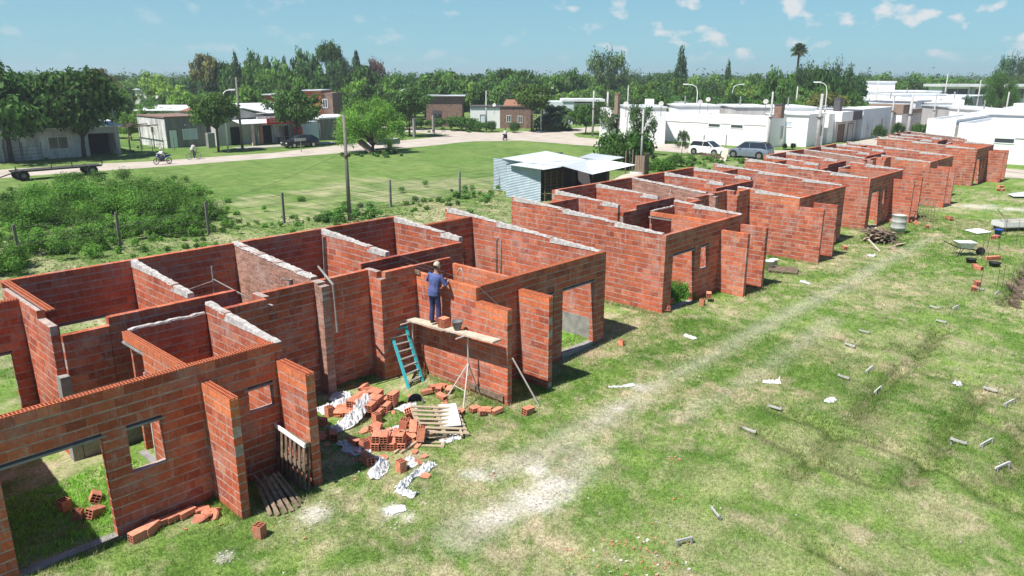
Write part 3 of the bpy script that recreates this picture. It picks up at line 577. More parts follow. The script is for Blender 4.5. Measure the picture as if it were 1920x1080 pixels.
# near end: start of the neighbouring front pier is part of pair A (front wall runs past the doorway)
# pipes and conduits in the walls of the nearest pair
def pipe(name, pts, r, m, parent=None): b_ = MB(); b_.tube(pts, r, 6); return b_.build(name, m, parent, True)
def arch(p, ax, h=.35, wdt=.22):
    return [tuple(np.array(p)+np.array([0, 0, -.6]))]+[tuple(np.array(p)+np.array([(1-math.cos(t))*wdt/2 if ax == 0 else 0, (1-math.cos(t))*wdt/2 if ax == 1 else 0, math.sin(t)*h*.6])) for t in np.linspace(0, math.pi, 8)]
pp = [('bent white conduit beside the worker inside the near pair', (-4.86, 1.35, 2.75), 1), ('looped grey conduit on the party wall of the near pair', (-8.30, 3.45, 2.9), 1), ('pale conduit loop over a partition of the second pair', (10.2, 4.0, 3.1), 0)]
for lb, p, ax in pp: tag(pipe('conduit', arch(p, ax), .014, 'pipew'), lb, 'conduit', 'conduits sticking out of the walls')
tag(pipe('conduit', [(-.20, 4.6, .4), (-.20, 4.6, 2.6), (-.20, 4.5, 2.75), (-.20, 4.4, 2.6), (-.20, 4.4, .4)], .016, 'pipew'), 'tall twin white pipe on the end wall of the near pair', 'conduit', 'conduits sticking out of the walls')
b_ = MB(); b_.tube([(-8.3, 3.18, 3.35), (-8.3, 2.55, 2.98), (-8.29, 2.5, 1.7)], .03, 8); tag(b_.build('downpipe', 'cement'), 'grey pipe standing on the party pier', 'pipe')
# props over the inner wall of the nearest pair
b_ = MB(); b_.tube([(-10.1, 5.4, 2.2), (-10.1, 5.4, 3.3)], .022); b_.tube([(-10.1, 5.4, 2.9), (-11.1, 5.4, 2.75)], .012); b_.tube([(-10.1, 5.4, 2.95), (-9.6, 4.6, 2.5)], .018); b_.tube([(-10.1, 5.4, 0), (-10.1, 5.4, 2.3)], .022)
tag(b_.build('pipe_prop', 'cement'), 'thin grey pipe with side struts rising inside the rear room', 'pipe')
b_ = MB(); b_.box(-8.66, 4.02, 0, -8.58, 4.10, 2.9); b_.tube([(-8.62, 4.06, 2.88), (-8.9, 4.06, 2.95)], .02); tag(b_.build('pipe_prop', 'cement'), 'grey pipe with a bent elbow beside the party wall', 'pipe')
b_ = MB(); b_.bar((-5.7, 6.9, 3.2), (-5.7, 7.0, .0), .03, .1); tag(b_.build('upright_board', 'cement'), 'grey upright board in the rear room corner', 'board')
# cement patches on door jambs
b_ = MB(); b_.box(-14.42, 3.62, -.1, -14.22, 3.9, 1.95); tag(b_.build('jamb_render', 'cement', HA.root)); b_ = MB(); b_.box(-13.30, 2.0, -.1, -13.14, 2.06, 2.2); b_.build('jamb_render', 'cap', HA.root)
b_ = MB(); b_.box(-.19, .17, -.3, -.165, 3.0, .62); b_.build('plinth_render', 'cement', HA.root)
b_ = MB(); b_.box(-14.2, 3.64, -.3, -12.2, 3.66, .9); b_.build('plinth_render', 'cement', HA.root)
for x_, hh in ((3.457+.17, HB), (20.446-.19, HB), (24.05+.17, HC)):
    b_ = MB(); b_.box(x_, .3, -.2, x_+.02, 2.6, .55); b_.build('plinth_render', 'cement', hh.root)

# ------------------------------------------------------------------ loose hollow blocks
def hollow_mesh():
    b_ = MB(); lx, ly, lz = .165, .088, .088; b_.mi = 0
    b_.add([(-lx, -ly, -lz), (lx, -ly, -lz), (lx, ly, -lz), (-lx, ly, -lz), (-lx, -ly, lz), (lx, -ly, lz), (lx, ly, lz), (-lx, ly, lz)], [(0, 3, 2, 1), (4, 5, 6, 7), (0, 1, 5, 4), (2, 3, 7, 6)])
    cells = []; ys = [-ly, -ly+.012, -.006, .006, ly-.012, ly]; zs = [-lz, -lz+.012, -.034, -.024, .024, .034, lz-.012, lz]
    for sx in (-1, 1):
        for i in range(5):
            for j in range(7):
                y0, y1, z0, z1 = ys[i], ys[i+1], zs[j], zs[j+1]
                hole = i in (1, 3) and j in (1, 3, 5); x = sx*lx
                if not hole: b_.mi = 0; b_.add([(x, y0, z0), (x, y1, z0), (x, y1, z1), (x, y0, z1)], [(0, 1, 2, 3) if sx > 0 else (0, 3, 2, 1)])
                else:
                    b_.mi = 1; xi = sx*(lx-.07); b_.add([(x, y0, z0), (x, y1, z0), (x, y1, z1), (x, y0, z1), (xi, y0, z0), (xi, y1, z0), (xi, y1, z1), (xi, y0, z1)], [(0, 1, 5, 4), (1, 2, 6, 5), (2, 3, 7, 6), (3, 0, 4, 7), (4, 5, 6, 7)])
    return b_.mesh('hollow_brick', ['brick_clean', 'hole'])
HOL = hollow_mesh()
def half_block():
    b_ = MB(); r = random.Random(3)
    pts = [(-.12, -.08, 0), (.10, -.09, 0), (.13, .02, 0), (.03, .09, 0), (-.10, .06, 0)]; b_.prism(pts, (0, 0, .035)); return b_.mesh('brick_shard', 'brick_clean')
SHARD = half_block()
def block(x, y, z=None, rot=(0, 0, 0), label=None, group=None, me=HOL, name='hollow_brick', sc=1):
    o = link(name, me); o.location = (x, y, (zg(x, y) if z is None else z)+(.088 if z is None else 0)); o.rotation_euler = rot; o.scale = (sc,)*3 if np.isscalar(sc) else sc
    v = random.uniform(.8, 1.15); o.color = (.58*v, .22*v, .13*v, 1); return tag(o, label, 'brick', group)
def bpx(px, py, **k): p = at(px, py); return block(p[0], p[1], **k)
UPR = (0, R(90), 0)
bpx(122, 958, rot=(0, R(90), .3), label='hollow brick standing on end in the grass inside the near doorway')
bpx(148, 975, rot=(0, R(90), .9), label='hollow brick with its cells showing beside the standing one in the doorway', sc=(.8, 1, .8))
bpx(180, 938, rot=(.5, .2, 1.3), label='tilted flat red brick leaning on others inside the near doorway')
bpx(180, 967, rot=(.1, .3, .5), label='pale-edged red brick lying below the tilted one in the doorway')
bpx(262, 1010, rot=(0, 0, .15), label='hollow brick lying on the grass before the near front wall, nearer the doorway')
bpx(283, 998, rot=(0, 0, .5), label='hollow brick in the grass next to another before the near front wall')
for k in range(3): p = at(307+k*22, 984-k*8); block(p[0], p[1], rot=(0, 0, .1*k), label='red brick in the short row lying along the near front wall', group='row of bricks along the near front wall', sc=(1, .8, .6))
for k, (x, y) in enumerate([(378, 958), (388, 966), (398, 960), (385, 975), (404, 968), (376, 976)]): p = at(x, y); block(p[0], p[1], z=zg(p[0], p[1])+.03, rot=(.2*k, .15, k*1.1), label='broken orange tile-like brick piece heaped at the wing wall foot', group='broken brick pieces by the near wing wall', me=SHARD, name='brick_shard', sc=1.2)
bpx(488, 1006, rot=(0, R(90), .4), label='single hollow brick standing alone on the grass before the pallets')
bpx(1165, 643, rot=(0, R(90), .2), label='small brick standing alone on the grass between the first two pairs', sc=(.6, .9, .9))
bpx(1251, 584, rot=(0, .5, .6), label='tilted brick leaning on the corner of the second pair by its doorway'); bpx(1253, 578, rot=(.1, 0, 1.6), label='brick behind the tilted one at the corner of the second pair', z=.3)
bpx(1316, 573, rot=(0, R(90), .2), label='upright brick of the two by the front wall of the second pair'); bpx(1328, 565, rot=(0, 0, .5), z=.26, label='brick resting across the upright one at the second pair')
bpx(1584, 468, rot=(0, 0, .6), label='lone brick lying in the grass before the third pair'); bpx(1738, 428, rot=(0, 0, .4), label='brick in the grass right of the pale drum')
bpx(1825, 545, rot=(0, 0, .2), label='lower brick of the pair lying near the trench'); bpx(1831, 541, rot=(0, 0, .5), z=.22, label='upper brick of the pair lying near the trench')
for x, y in [(1828, 503), (1834, 506)]: bpx(x, y, rot=(0, 0, x*.1), label='bright brick by the black tubs, at the foot of the wheelbarrow', group='bricks below the wheelbarrow')
for k in range(7): p = at(1850+k*3.6, 488-k*.3); block(p[0], p[1], rot=(0, 0, .7), label='orange brick of the neat row standing by the black tubs', group='row of bricks by the black tubs', sc=(.6, .7, 1))
for k, (x, y) in enumerate([(1862, 448), (1868, 447)]): p = at(x, y); block(p[0], p[1], rot=(0, 0, k), label='red brick lying beside the blue bucket', group='bricks by the blue bucket')
for k, (x, y) in enumerate([(1872, 358), (1879, 352), (1880, 358), (1873, 352)]): bpx(x, y, rot=(0, 0, .3*k), label='brick of the little heap at the far house corner', group='bricks at the far house corner')
for k, (x, y) in enumerate([(1664, 415), (1672, 413), (1668, 416), (1700, 415), (1706, 417), (1712, 414), (1718, 421), (1777, 412), (1784, 414)]): bpx(x, y, rot=(0, .1*k, .8*k), label='loose brick lying before the third pair near the drum', group='loose bricks around the drum')
# work-yard heap: a pallet load of blocks and a toppled stack
def stackrow(px, py, nx_, ny_, nz, ang, label, group, gap=.02, jitter=.03, flat=False):
    p = at(px, py, -.1); ca_, sa = math.cos(ang), math.sin(ang); z0 = zg(p[0], p[1])
    for k in range(nz):
        for i in range(nx_):
            for j in range(ny_):
                if k == nz-1 and random.random() < .42: continue
                lx, ly = i*(.33+gap), j*(.176+gap); x = p[0]+ca_*lx-sa*ly; y = p[1]+sa*lx+ca_*ly
                block(x+random.uniform(-1, 1)*jitter, y+random.uniform(-1, 1)*jitter, z=z0+.10+k*.178, rot=(0, 0, ang+random.uniform(-.08, .08)), label=label, group=group)
g1 = 'hollow bricks of the low stack before the yard pier'; l1 = 'hollow brick in the low wide stack on the ground before the ladder'
stackrow(712, 786, 3, 6, 2, R(25), l1, g1, jitter=.05)
for k, (x, y) in enumerate([(662, 788), (650, 786), (645, 778), (690, 742), (683, 738), (686, 752), (640, 784)]): p = at(x, y, -.1); block(p[0], p[1], z=zg(p[0], p[1])+.09, rot=(.1*k, 0, k*.9), label=l1, group=g1)
g2 = 'hollow bricks of the toppled stack beside the slatted pallet'; l2 = 'hollow brick in the toppled stack left of the slatted pallet'
stackrow(752, 846, 2, 4, 2, R(42), l2, g2, gap=.012)
for k, (x, y) in enumerate([(742, 845), (750, 838), (768, 832), (776, 826), (780, 812), (770, 800), (762, 806), (790, 838), (792, 822), (757, 822)]): p = at(x, y, -.1); block(p[0], p[1], z=zg(p[0], p[1])+.1+.17*(k % 2), rot=(.4*(k % 3), .2*k, k*1.3), label=l2, group=g2)
for x, y, lb in [(618, 778, 'hollow brick standing on end between the foil and the wing wall'), (707, 790, 'hollow brick standing on end behind the toppled stack'), (666, 835, 'flat brick lying on white foil nearer the wing wall'), (684, 842, 'left one of two hollow bricks with cells up by the foil'), (697, 838, 'right one of two hollow bricks with cells up by the foil'), (625, 822, 'hollow brick in the wing wall shadow edge'), (752, 882, 'squat hollow brick standing between the two foil heaps'), (690, 868, 'hollow brick half wrapped in clear foil'), (704, 806, 'small hollow brick upright amid foil scraps'), (600, 795, 'broken brick at the foot of the party pier'), (990, 768, 'hollow brick under the leaning steel rod')]:
    bpx(x, y, rot=UPR if 'standing' in lb or 'up' in lb.split() else (.1, .1, random.uniform(0, 3)), label=lb)
for k, (x, y) in enumerate([(890, 765), (903, 770), (912, 766), (932, 768), (833, 762), (860, 770), (815, 725), (822, 728), (830, 722), (800, 734), (842, 728), (828, 742)]): bpx(x, y, rot=(.1, .1, k), label='loose brick in the grass below the plank scaffold', group='loose bricks below the scaffold', sc=(.9, .9, .55))
for k in range(60):
    px, py, sp_ = random.choice([(650, 790, .6), (700, 830, .6), (760, 830, .6), (790, 800, .5), (690, 760, .6), (820, 740, .5), (620, 830, .5), (735, 870, .4)]); p = at(px, py, -.1); x, y = p[0]+random.gauss(0, sp_), p[1]+random.gauss(0, sp_)
    block(x, y, z=zg(x, y)+.015, rot=(random.uniform(-.3, .3), random.uniform(-.3, .3), random.uniform(0, 6)), label='broken brick shard scattered around the two heaps of bricks', group='brick shards around the heaps', me=SHARD, name='brick_shard', sc=random.uniform(.4, 1.1))
# crushed brick crumbs on the grass (nobody could count them)
cv = []; 
for px, py, n, sp in [(1170, 1030, 70, .35), (1215, 1045, 60, .4), (1080, 1055, 30, .25), (1260, 1060, 40, .35), (1265, 860, 14, .12), (1270, 935, 6, .1), (1250, 600, 40, .35), (1240, 612, 20, .3), (925, 890, 12, .12), (390, 968, 16, .25), (640, 800, 60, .7), (730, 850, 70, .8), (790, 790, 50, .6), (840, 745, 50, .6), (560, 980, 30, .5), (1060, 735, 18, .5), (1140, 720, 25, .8), (1690, 420, 50, 1.2), (1860, 370, 60, 1.5), (1440, 520, 20, .4), (1100, 745, 10, .3)]:
    p = at(px, py)
    for _ in range(int(n*.5)): cv.append((p[0]+random.gauss(0, sp), p[1]+random.gauss(0, sp)))
b_ = MB()
for x, y in cv:
    s_ = random.uniform(.009, .028); vv = random.uniform(.7, 1.2); b_.col = tuple(c*vv for c in ((.58, .25, .15) if random.random() < .75 else (.6, .57, .5))); a = random.random()*6; z = zg(x, y)
    b_.obox((x, y, z+s_*.3+.01), (math.cos(a), math.sin(a), .2), (-math.sin(a), math.cos(a), .1), (0, 0, 1), s_, s_*.7, s_*.35)
tag(b_.build('brick_crumbs', 'brick_a'), 'crushed brick crumbs strewn over the grass', kind='stuff')
b_ = MB()
for _ in range(700):
    if random.random() < .7: a_ = LIME[random.randrange(len(LIME))]; p = at(a_[0], a_[1]); x, y = p[0]+random.gauss(0, a_[2]), p[1]+random.gauss(0, a_[2])
    else: p = at(random.uniform(500, 1900), random.uniform(620, 1079)); x, y = p[0], p[1]
    s_ = random.choice((.007, .010, .014, .02)); a = random.random()*6; b_.obox((x, y, zg(x, y)+s_*.4), (math.cos(a), math.sin(a), 0), (-math.sin(a), math.cos(a), 0), (0, 0, 1), s_, s_*.7, s_*.5)
tag(b_.build('lime_crumbs', 'cap'), 'pale crumbs of lime and mortar on the grass', kind='stuff')

# ------------------------------------------------------------------ plastic wrap, paper
def crumple(px, py, path, w_, label, h=.07, m='foil', name='plastic_wrap', seed=1, z0=None):
    """a crumpled sheet laid along a path of image points on the ground"""
    r = np.random.default_rng(seed); pts = [at(a, b) for a, b in path]; P_ = [np.array([p[0], p[1]]) for p in pts]; nU, nV = 14*len(P_), 14; b_ = MB()
    def fn(i, j):
        t_ = i*(len(P_)-1); k = min(int(t_), len(P_)-2); f = t_-k; p = P_[k]*(1-f)+P_[k+1]*f; d = P_[k+1]-P_[k]; d /= np.linalg.norm(d)+1e-6; nn = np.array([-d[1], d[0]])
        ww = w_*(.35+.9*float(vnoise(np.array([i*7+seed*3.]), np.array([.5])))); q = p+nn*(j-.5)*ww+r.normal(0, .006, 2)
        z = zg(q[0], q[1])+.015+h*1.5*abs(float(fbm(np.array([q[0]*14+seed]), np.array([q[1]*14]), 3))-.5)*2.2*(.5+float(vnoise(np.array([q[0]*5.]), np.array([q[1]*5.]))))*(1-abs(2*j-1)**3)+abs(r.normal(0, .005))+(z0(i, j) if z0 else 0)
        return (q[0], q[1], z)
    b_.grid(fn, nU, nV); o = b_.build(name, m); return tag(o, label, 'plastic sheet' if m == 'foil' else 'rag')
crumple(0, 0, [(596, 772), (622, 764), (648, 752), (628, 744), (655, 738)], .55, 'white plastic sheet crumpled in the grass at the party pier', .10, seed=1)
crumple(0, 0, [(622, 810), (650, 797), (672, 786), (688, 768)], .5, 'white plastic wrap dragged off the low brick stack', .22, seed=2, z0=lambda i, j: .34*i*i)
crumple(0, 0, [(748, 768), (765, 760), (780, 758)], .5, 'crumpled clear foil beside the black tub', .10, seed=3)
crumple(0, 0, [(645, 828), (660, 842), (676, 848), (686, 838)], .5, 'white foil under the flat brick near the wing wall', .09, seed=4)
crumple(0, 0, [(682, 858), (700, 862), (718, 870), (706, 888), (703, 900)], .42, 'clear plastic foil twisted around a brick, left of the squat brick', .14, seed=5)
crumple(0, 0, [(812, 868), (790, 884), (768, 898), (748, 918)], .28, 'long twisted strip of clear foil trailing over the grass', .12, seed=6)
crumple(0, 0, [(742, 920), (760, 924), (780, 930)], .28, 'flat white foil scrap at the end of the trailing strip', .06, seed=7)
crumple(0, 0, [(765, 858), (778, 866), (766, 878)], .25, 'small foil scrap behind the squat brick', .08, seed=8)
crumple(0, 0, [(700, 815), (730, 806), (752, 798)], .3, 'grey foil strip behind the toppled stack', .08, seed=9)
crumple(0, 0, [(825, 828), (845, 822), (862, 812)], .3, 'foil end hanging from the slatted pallet', .10, seed=10)
crumple(0, 0, [(722, 960), (742, 956), (760, 952)], .3, 'thin white scrap on the bare ground, nearest the camera', .03, seed=11)
crumple(0, 0, [(1430, 716), (1446, 718), (1462, 718)], .16, 'twisted white rag lying alone on the open grass', .12, 'white_cloth', 'rag', 12)
crumple(0, 0, [(1545, 752), (1556, 754), (1562, 748)], .2, 'white paper and foil scrap beside the tracks, mid plot', .08, seed=13)
crumple(0, 0, [(1789, 724), (1796, 722), (1803, 724)], .24, 'bright white bag on the grass far right', .12, seed=14)
crumple(0, 0, [(1503, 528), (1512, 531), (1519, 534)], .22, 'grey foil scrap between second pair and tyre track', .08, seed=15)
crumple(0, 0, [(1626, 481), (1634, 480), (1643, 482)], .35, 'white cement bag scrap before the third pair', .1, seed=16)
crumple(0, 0, [(1141, 719), (1165, 719), (1188, 716)], .18, 'thin white strip on the worn grass track', .04, seed=17)
crumple(0, 0, [(1284, 628), (1296, 632), (1304, 636)], .25, 'pale scrap on the grass right of the first gap', .05, seed=18)

# ------------------------------------------------------------------ pallets and timber
def pallet(name, label, loc, rot, w_=1.0, l=1.2, nb=7, m='oldwood', parent_group=None):
    t_ = thing(name, label, 'pallet', loc, 0, parent_group, rot)
    for i in range(nb):
        b_ = MB(); x = -w_/2+.05+i*(w_-.1)/(nb-1); b_.box(x-.042, -l/2, .10, x+.042, l/2, .12); b_.build('slat', m, t_)
    for j in range(3):
        b_ = MB(); y = -l/2+.05+j*(l-.1)/2; b_.box(-w_/2, y-.045, .025, w_/2, y+.045, .098); b_.build('bearer', m, t_)
    for i in (0, nb//2, nb-1):
        b_ = MB(); x = -w_/2+.05+i*(w_-.1)/(nb-1); b_.box(x-.045, -l/2, 0, x+.045, l/2, .022); b_.build('slat', m, t_)
    return t_
# upright pallet against the wing wall (plane x = -11.5, leaning)
pallet('wooden_pallet', 'grey slatted pallet standing upright against the wing wall', (-11.50, -.58, .50), (R(86), R(0), R(-90)), w_=1.1, l=1.1, nb=7)
for k, (bx_, by_, tx_, ty_, h) in enumerate([(508, 966, 482, 905, .30), (522, 966, 490, 900, .34), (536, 962, 497, 893, .38), (548, 958, 505, 893, .36), (560, 950, 512, 888, .34), (528, 952, 476, 890, .42), (566, 942, 520, 885, .30), (540, 945, 486, 880, .45)]):
    p, q = at(bx_, by_, .03), at(tx_, ty_, h); b_ = MB(); b_.bar(p, q, .075, .022, (.2*k-.6, .3, 1)); tag(b_.build('plank', 'oldwood'), 'dark narrow plank of the fanned heap below the upright pallet', 'plank', 'fanned planks below the upright pallet')
b_ = MB(); b_.bar((-11.62, -1.2, 1.04), (-11.58, .0, 1.08), .03, .09); tag(b_.build('white_board', 'white'), 'white board laid along the top of the upright pallet', 'board')
p = at(822, 805); pallet('wooden_pallet', 'pale slatted pallet lying tilted on the toppled brick stack', (p[0]+.05, p[1]+.05, .12), (R(12), R(-10), R(62)), w_=1.15, l=1.2, nb=7, m='wood')
p = at(795, 812); pallet('wooden_pallet', 'second pale pallet underneath the tilted one by the bricks', (p[0]-.1, p[1]-.1, -.12), (R(0), R(0), R(40)), w_=1.0, l=1.1, nb=6, m='wood')
p = at(843, 792); b_ = MB(); b_.obox((p[0], p[1], .2), (math.cos(.95), math.sin(.95), .1), (-math.sin(.95), math.cos(.95), .0), (0, 0, 1), .5, .22, .012); tag(b_.build('cement_bag', 'white_cloth'), 'flattened white bag lying over the pale slatted pallet', 'bag')
p = at(862, 800); b_ = MB(); b_.bar((p[0]-.35, p[1]-.45, .04), (p[0]+.3, p[1]+.5, .1), .05, .05); tag(b_.build('timber_batten', 'wood'), 'loose pale batten at the right edge of the pallet', 'batten')
p = at(752, 838); 
for k in range(2): b_ = MB(); b_.bar((p[0]-.3+k*.1, p[1]-.12-k*.1, .0), (p[0]+.35+k*.1, p[1]+.0-k*.1, .03), .06, .06); tag(b_.build('timber_batten', 'wood'), 'pale batten lying before the toppled brick stack', 'batten', 'battens before the toppled stack')
p = at(1468, 509); pallet('wooden_pallet', 'weathered pallet on the grass beside white buckets', (p[0], p[1], .0), (0, 0, R(20)), nb=7, m='oldwood')
def bucket(px, py, label, m, r=.15, h=.3, name='bucket', rot=(0, 0, 0), z=None):
    p = at(px, py); t_ = thing(name, label, 'bucket', (p[0], p[1], (zg(p[0], p[1]) if z is None else z)), 0, None, rot)
    b_ = MB(); b_.lathe([(r*.05, .01), (r*.8, .01), (r, h), (r*1.07, h), (r*1.07, h-.02), (r*.95, h-.02), (r*.78, .03), (r*.05, .03)], 18); b_.build('bucket_body', m, t_, True)
    b_ = MB(); b_.tube([(r*math.cos(a), 0, h-.03+r*.75*math.sin(a)) for a in np.linspace(0, math.pi, 9)], .005, 5); b_.build('handle', 'wire', t_); return t_
bucket(1441, 506, 'white plaster bucket at the foot of the second pair, left of another', 'bucketw', .2, .42); bucket(1450, 500, 'white bucket behind the first beside the pallet', 'bucketw', .19, .35)
bucket(776, 745, 'black rubber tub lying on its side before the ladder', 'bucketg', .2, .28, rot=(R(75), 0, R(-30)))
bucket(1820, 493, 'black tub on the grass below the wheelbarrow', 'black', .22, .2); bucket(1864, 500, 'black tub with pale mortar, rightmost by the brick row', 'black', .24, .2)
bucket(1871, 441, 'blue bucket near the mortar trough', 'bluebucket', .2, .32)
bucket(1693, 355, 'small dark tub at the foot of the third pair wing wall', 'black', .2, .25)
# pale drum
p = at(1682, 437); t_ = thing('metal_drum', 'pale upright metal drum beside the lumber stack', 'drum', (p[0], p[1], 0)); b_ = MB()
b_.lathe([(0, .02), (.36, .02), (.37, .0), (.37, .30), (.385, .32), (.37, .34), (.37, .62), (.385, .64), (.37, .66), (.37, .98), (.385, .99), (.36, .99), (.35, .9), (0, .9)], 24); b_.build('drum_body', 'drum', t_, True)
# lumber stack on pallet
p = at(1648, 452); t_ = thing('lumber_stack', 'untidy stack of dark offcut boards on a pallet beside the drum', 'lumber stack', (p[0], p[1], 0), R(10))
for k in range(70):
    b_ = MB(); z = .12+.45*(k/70); a = random.gauss(.0, .35)+(1.57 if k % 3 == 0 else 0); l = random.uniform(.5, 1.1); c = (random.uniform(-.5, .5), random.uniform(-.5, .5), z); b_.bar((c[0]-math.cos(a)*l*.7, c[1]-math.sin(a)*l*.7, z+random.uniform(-.06, .06)), (c[0]+math.cos(a)*l*.7, c[1]+math.sin(a)*l*.7, z+random.uniform(-.05, .09)), random.uniform(.06, .14), .025); b_.build('board', random.choice(['oldwood', 'oldwood', 'wood', 'steel']), t_)
for k in range(5): b_ = MB(); b_.box(-.75, -.7+k*.32, .0, .75, -.6+k*.32, .1); b_.build('bearer', 'oldwood', t_)
p = at(1641, 470); b_ = MB(); b_.bar((p[0]-.1, p[1]-.25, .02), (p[0]+.25, p[1]+.45, .45), .1, .03); tag(b_.build('plank', 'palewood'), 'pale plank leaning on the lumber stack', 'plank')
p = at(1675, 462)
for k in range(5): b_ = MB(); b_.bar((p[0]-.9, p[1]-.3+k*.08, .02+.02*k), (p[0]+.8, p[1]-.15-k*.1+.2, .03+.02*k), .08, .02); tag(b_.build('plank', 'wood'), 'thin board lying flat in the grass right of the lumber stack', 'plank', 'boards on the grass by the lumber stack')
# bent mesh leaning on wing wall of third pair
p = at(1722, 412); b_ = MB()
for k in range(7): b_.tube([(p[0]-.5, p[1]-.9+k*.18, .0), (p[0]-.2, p[1]-.8+k*.14, .8), (p[0]+.15, p[1]-.7+k*.1, 1.25+.05*math.sin(k))], .022, 5)
for k in range(5): b_.tube([(p[0]-.5+.16*k, p[1]-.95, .1+.27*k), (p[0]-.5+.16*k, p[1]+.35, .1+.27*k)], .014, 5)
tag(b_.build('steel_mesh', 'oldwood'), 'bent bundle of rods leaning on the third pair wing wall', 'mesh'); 
# white sheets on the ground
p = [at(*q) for q in ((1808, 433), (1835, 430), (1860, 437), (1832, 440))]; b_ = MB(); b_.prism([(q[0], q[1], .05) for q in p], (0, 0, .015)); tag(b_.build('fibre_cement_sheet', 'white'), 'white flat panel on the grass between trough and track', 'panel')
p = [at(*q) for q in ((1888, 367), (1925, 362), (1935, 372), (1900, 372))]; b_ = MB(); b_.prism([(q[0], q[1], .12) for q in p], (0, 0, .02)); tag(b_.build('metal_sheet', 'roofmetal'), 'grey metal sheet on the grass at the right edge', 'panel')
# mortar trough on supports with shovel
p = at(1898, 432); t_ = thing('mortar_trough', 'long pale mixing trough on blocks at the right edge', 'trough', (p[0], p[1], 0), R(-38)); b_ = MB()
for q in ((-1.0, -.45, .25, 1.3, .45, .29), (-1.0, -.45, .25, 1.3, -.41, .55), (-1.0, .41, .25, 1.3, .45, .55), (-1.0, -.41, .25, -.96, .41, .55), (1.26, -.41, .25, 1.3, .41, .55)): b_.box(*q)
b_.build('tray', 'bucketw', t_)
for x in (-.8, 1.1): b_ = MB(); b_.box(x-.1, -.35, 0, x+.1, .35, .25); b_.build('leg', 'oldwood', t_)
b_ = MB(); b_.box(-.9, -.38, .3, 1.2, .38, .42); b_.build('mortar_mix', 'sand', t_)
b_ = MB(); b_.tube([(-.3, .1, .45), (-.85, .35, 1.15)], .02, 6); b_.obox((-.28, .1, .45), (1, 0, 0), (0, 1, 0), (0, 0, 1), .14, .11, .01); tag(b_.build('shovel', 'oldwood', None), 'shovel leaning in the mixing trough', 'shovel').matrix_world = Matrix.Translation((p[0], p[1], 0)) @ Matrix.Rotation(R(-38), 4, 'Z')
# wheelbarrow
p = at(1810, 480); t_ = thing('wheelbarrow', 'pale mortar-crusted wheelbarrow on the grass, handles to the left', 'wheelbarrow', (p[0]+.1, p[1]+.1, 0), R(-50))
b_ = MB(); T = [(-.45, -.33), (.42, -.33), (.42, .33), (-.45, .33)]; Bm = [(-.25, -.22), (.22, -.22), (.22, .22), (-.25, .22)]
vs_ = [(x, y, .66) for x, y in T]+[(x, y, .36) for x, y in Bm]+[(x*.93, y*.93, .66) for x, y in T]+[(x*.9, y*.9, .40) for x, y in Bm]
b_.add(vs_, [(0, 1, 5, 4), (1, 2, 6, 5), (2, 3, 7, 6), (3, 0, 4, 7), (4, 5, 6, 7), (9, 8, 12, 13), (10, 9, 13, 14), (11, 10, 14, 15), (8, 11, 15, 12), (15, 14, 13, 12), (0, 8, 9, 1), (1, 9, 10, 2), (2, 10, 11, 3), (3, 11, 8, 0)]); b_.build('tray', 'bucketw', t_)
for s_ in (-1, 1):
    b_ = MB(); b_.tube([(.75, s_*.05, .2), (.2, s_*.2, .33), (-.4, s_*.26, .40), (-.85, s_*.28, .62)], .018, 6); b_.build('handle', 'black', t_)
    b_ = MB(); b_.tube([(-.3, s_*.25, .4), (-.42, s_*.25, 0), (-.15, s_*.22, .36)], .015, 6); b_.build('leg', 'black', t_)
b_ = MB(); b_.tube([(.75, -.04, .2), (.75, .04, .2)], .2, 16); b_.build('wheel', 'tyre', t_)
# little sawhorse frames staking out the next houses
def stake(px, py, ang, w_=.50, i=[0]):
    p = at(px, py); i[0] += 1; t_ = thing('stake_frame', '', 'stake frame', (p[0], p[1], zg(p[0], p[1])-.035), R(ang), 'low batter board frames in the grass')
    b_ = MB(); b_.box(-w_/2, -.014, .11, w_/2, .014, .155); b_.build('crossbar', 'white_dirty' if w_ > .5 and abs(ang) < 20 else 'light_grey', t_)
    for s_ in (-1, 1): b_ = MB(); b_.box(s_*w_/2*.85-.02, -.05, -.05, s_*w_/2*.85+.02, -.021, .17); b_.build('leg', 'cement', t_)
    return t_
ST = [(1593, 652, 85, 'small batter board in the grass, farthest left of the mid plot'), (1620, 626, 85, 'dark batter board beyond the one beside the worn track'), (1764, 607, 85, 'short batter board at the head of the diagonal ditch'), (1629, 698, -8, 'thin batter board with splayed ends above the white-topped one'), (1581, 712, 85, 'batter board seen edge-on left of the white-topped one'), (1646, 728, -8, 'white-topped batter board in the middle of the right plot'), (1856, 737, 85, 'edge-on batter board near the right border, mid height'), (1891, 760, -8, 'white-topped batter board near the right border'), (1453, 764, 85, 'batter board at the near end of the longest ditch'), (1405, 803, 85, 'dark batter board at the end of the ditch left of the tall grass'), (1796, 834, 85, 'edge-on batter board above the lower right corner'), (1848, 836, -8, 'upper of the two parallel white batter boards at lower right'), (1879, 876, -8, 'lower of the two parallel white batter boards at lower right'), (1752, 580, 85, 'edge-on batter board left of the long thin one'), (1791, 580, -8, 'thin white batter board below the standing bricks'), (1836, 545, 85, 'batter board with a thin rod, next to the brick pair'), (1868, 553, -8, 'batter board at the mouth of the dug trench'), (1340, 968, 50, 'dark batter board leaning in the grass at the bottom'), (1282, 1020, -25, 'grey board lying flat at the bottom edge')]
for x, y, a, lb in ST: stake(x, y, a+random.uniform(-12, 12), .55 if abs(a) < 20 else .34)['label'] = lb
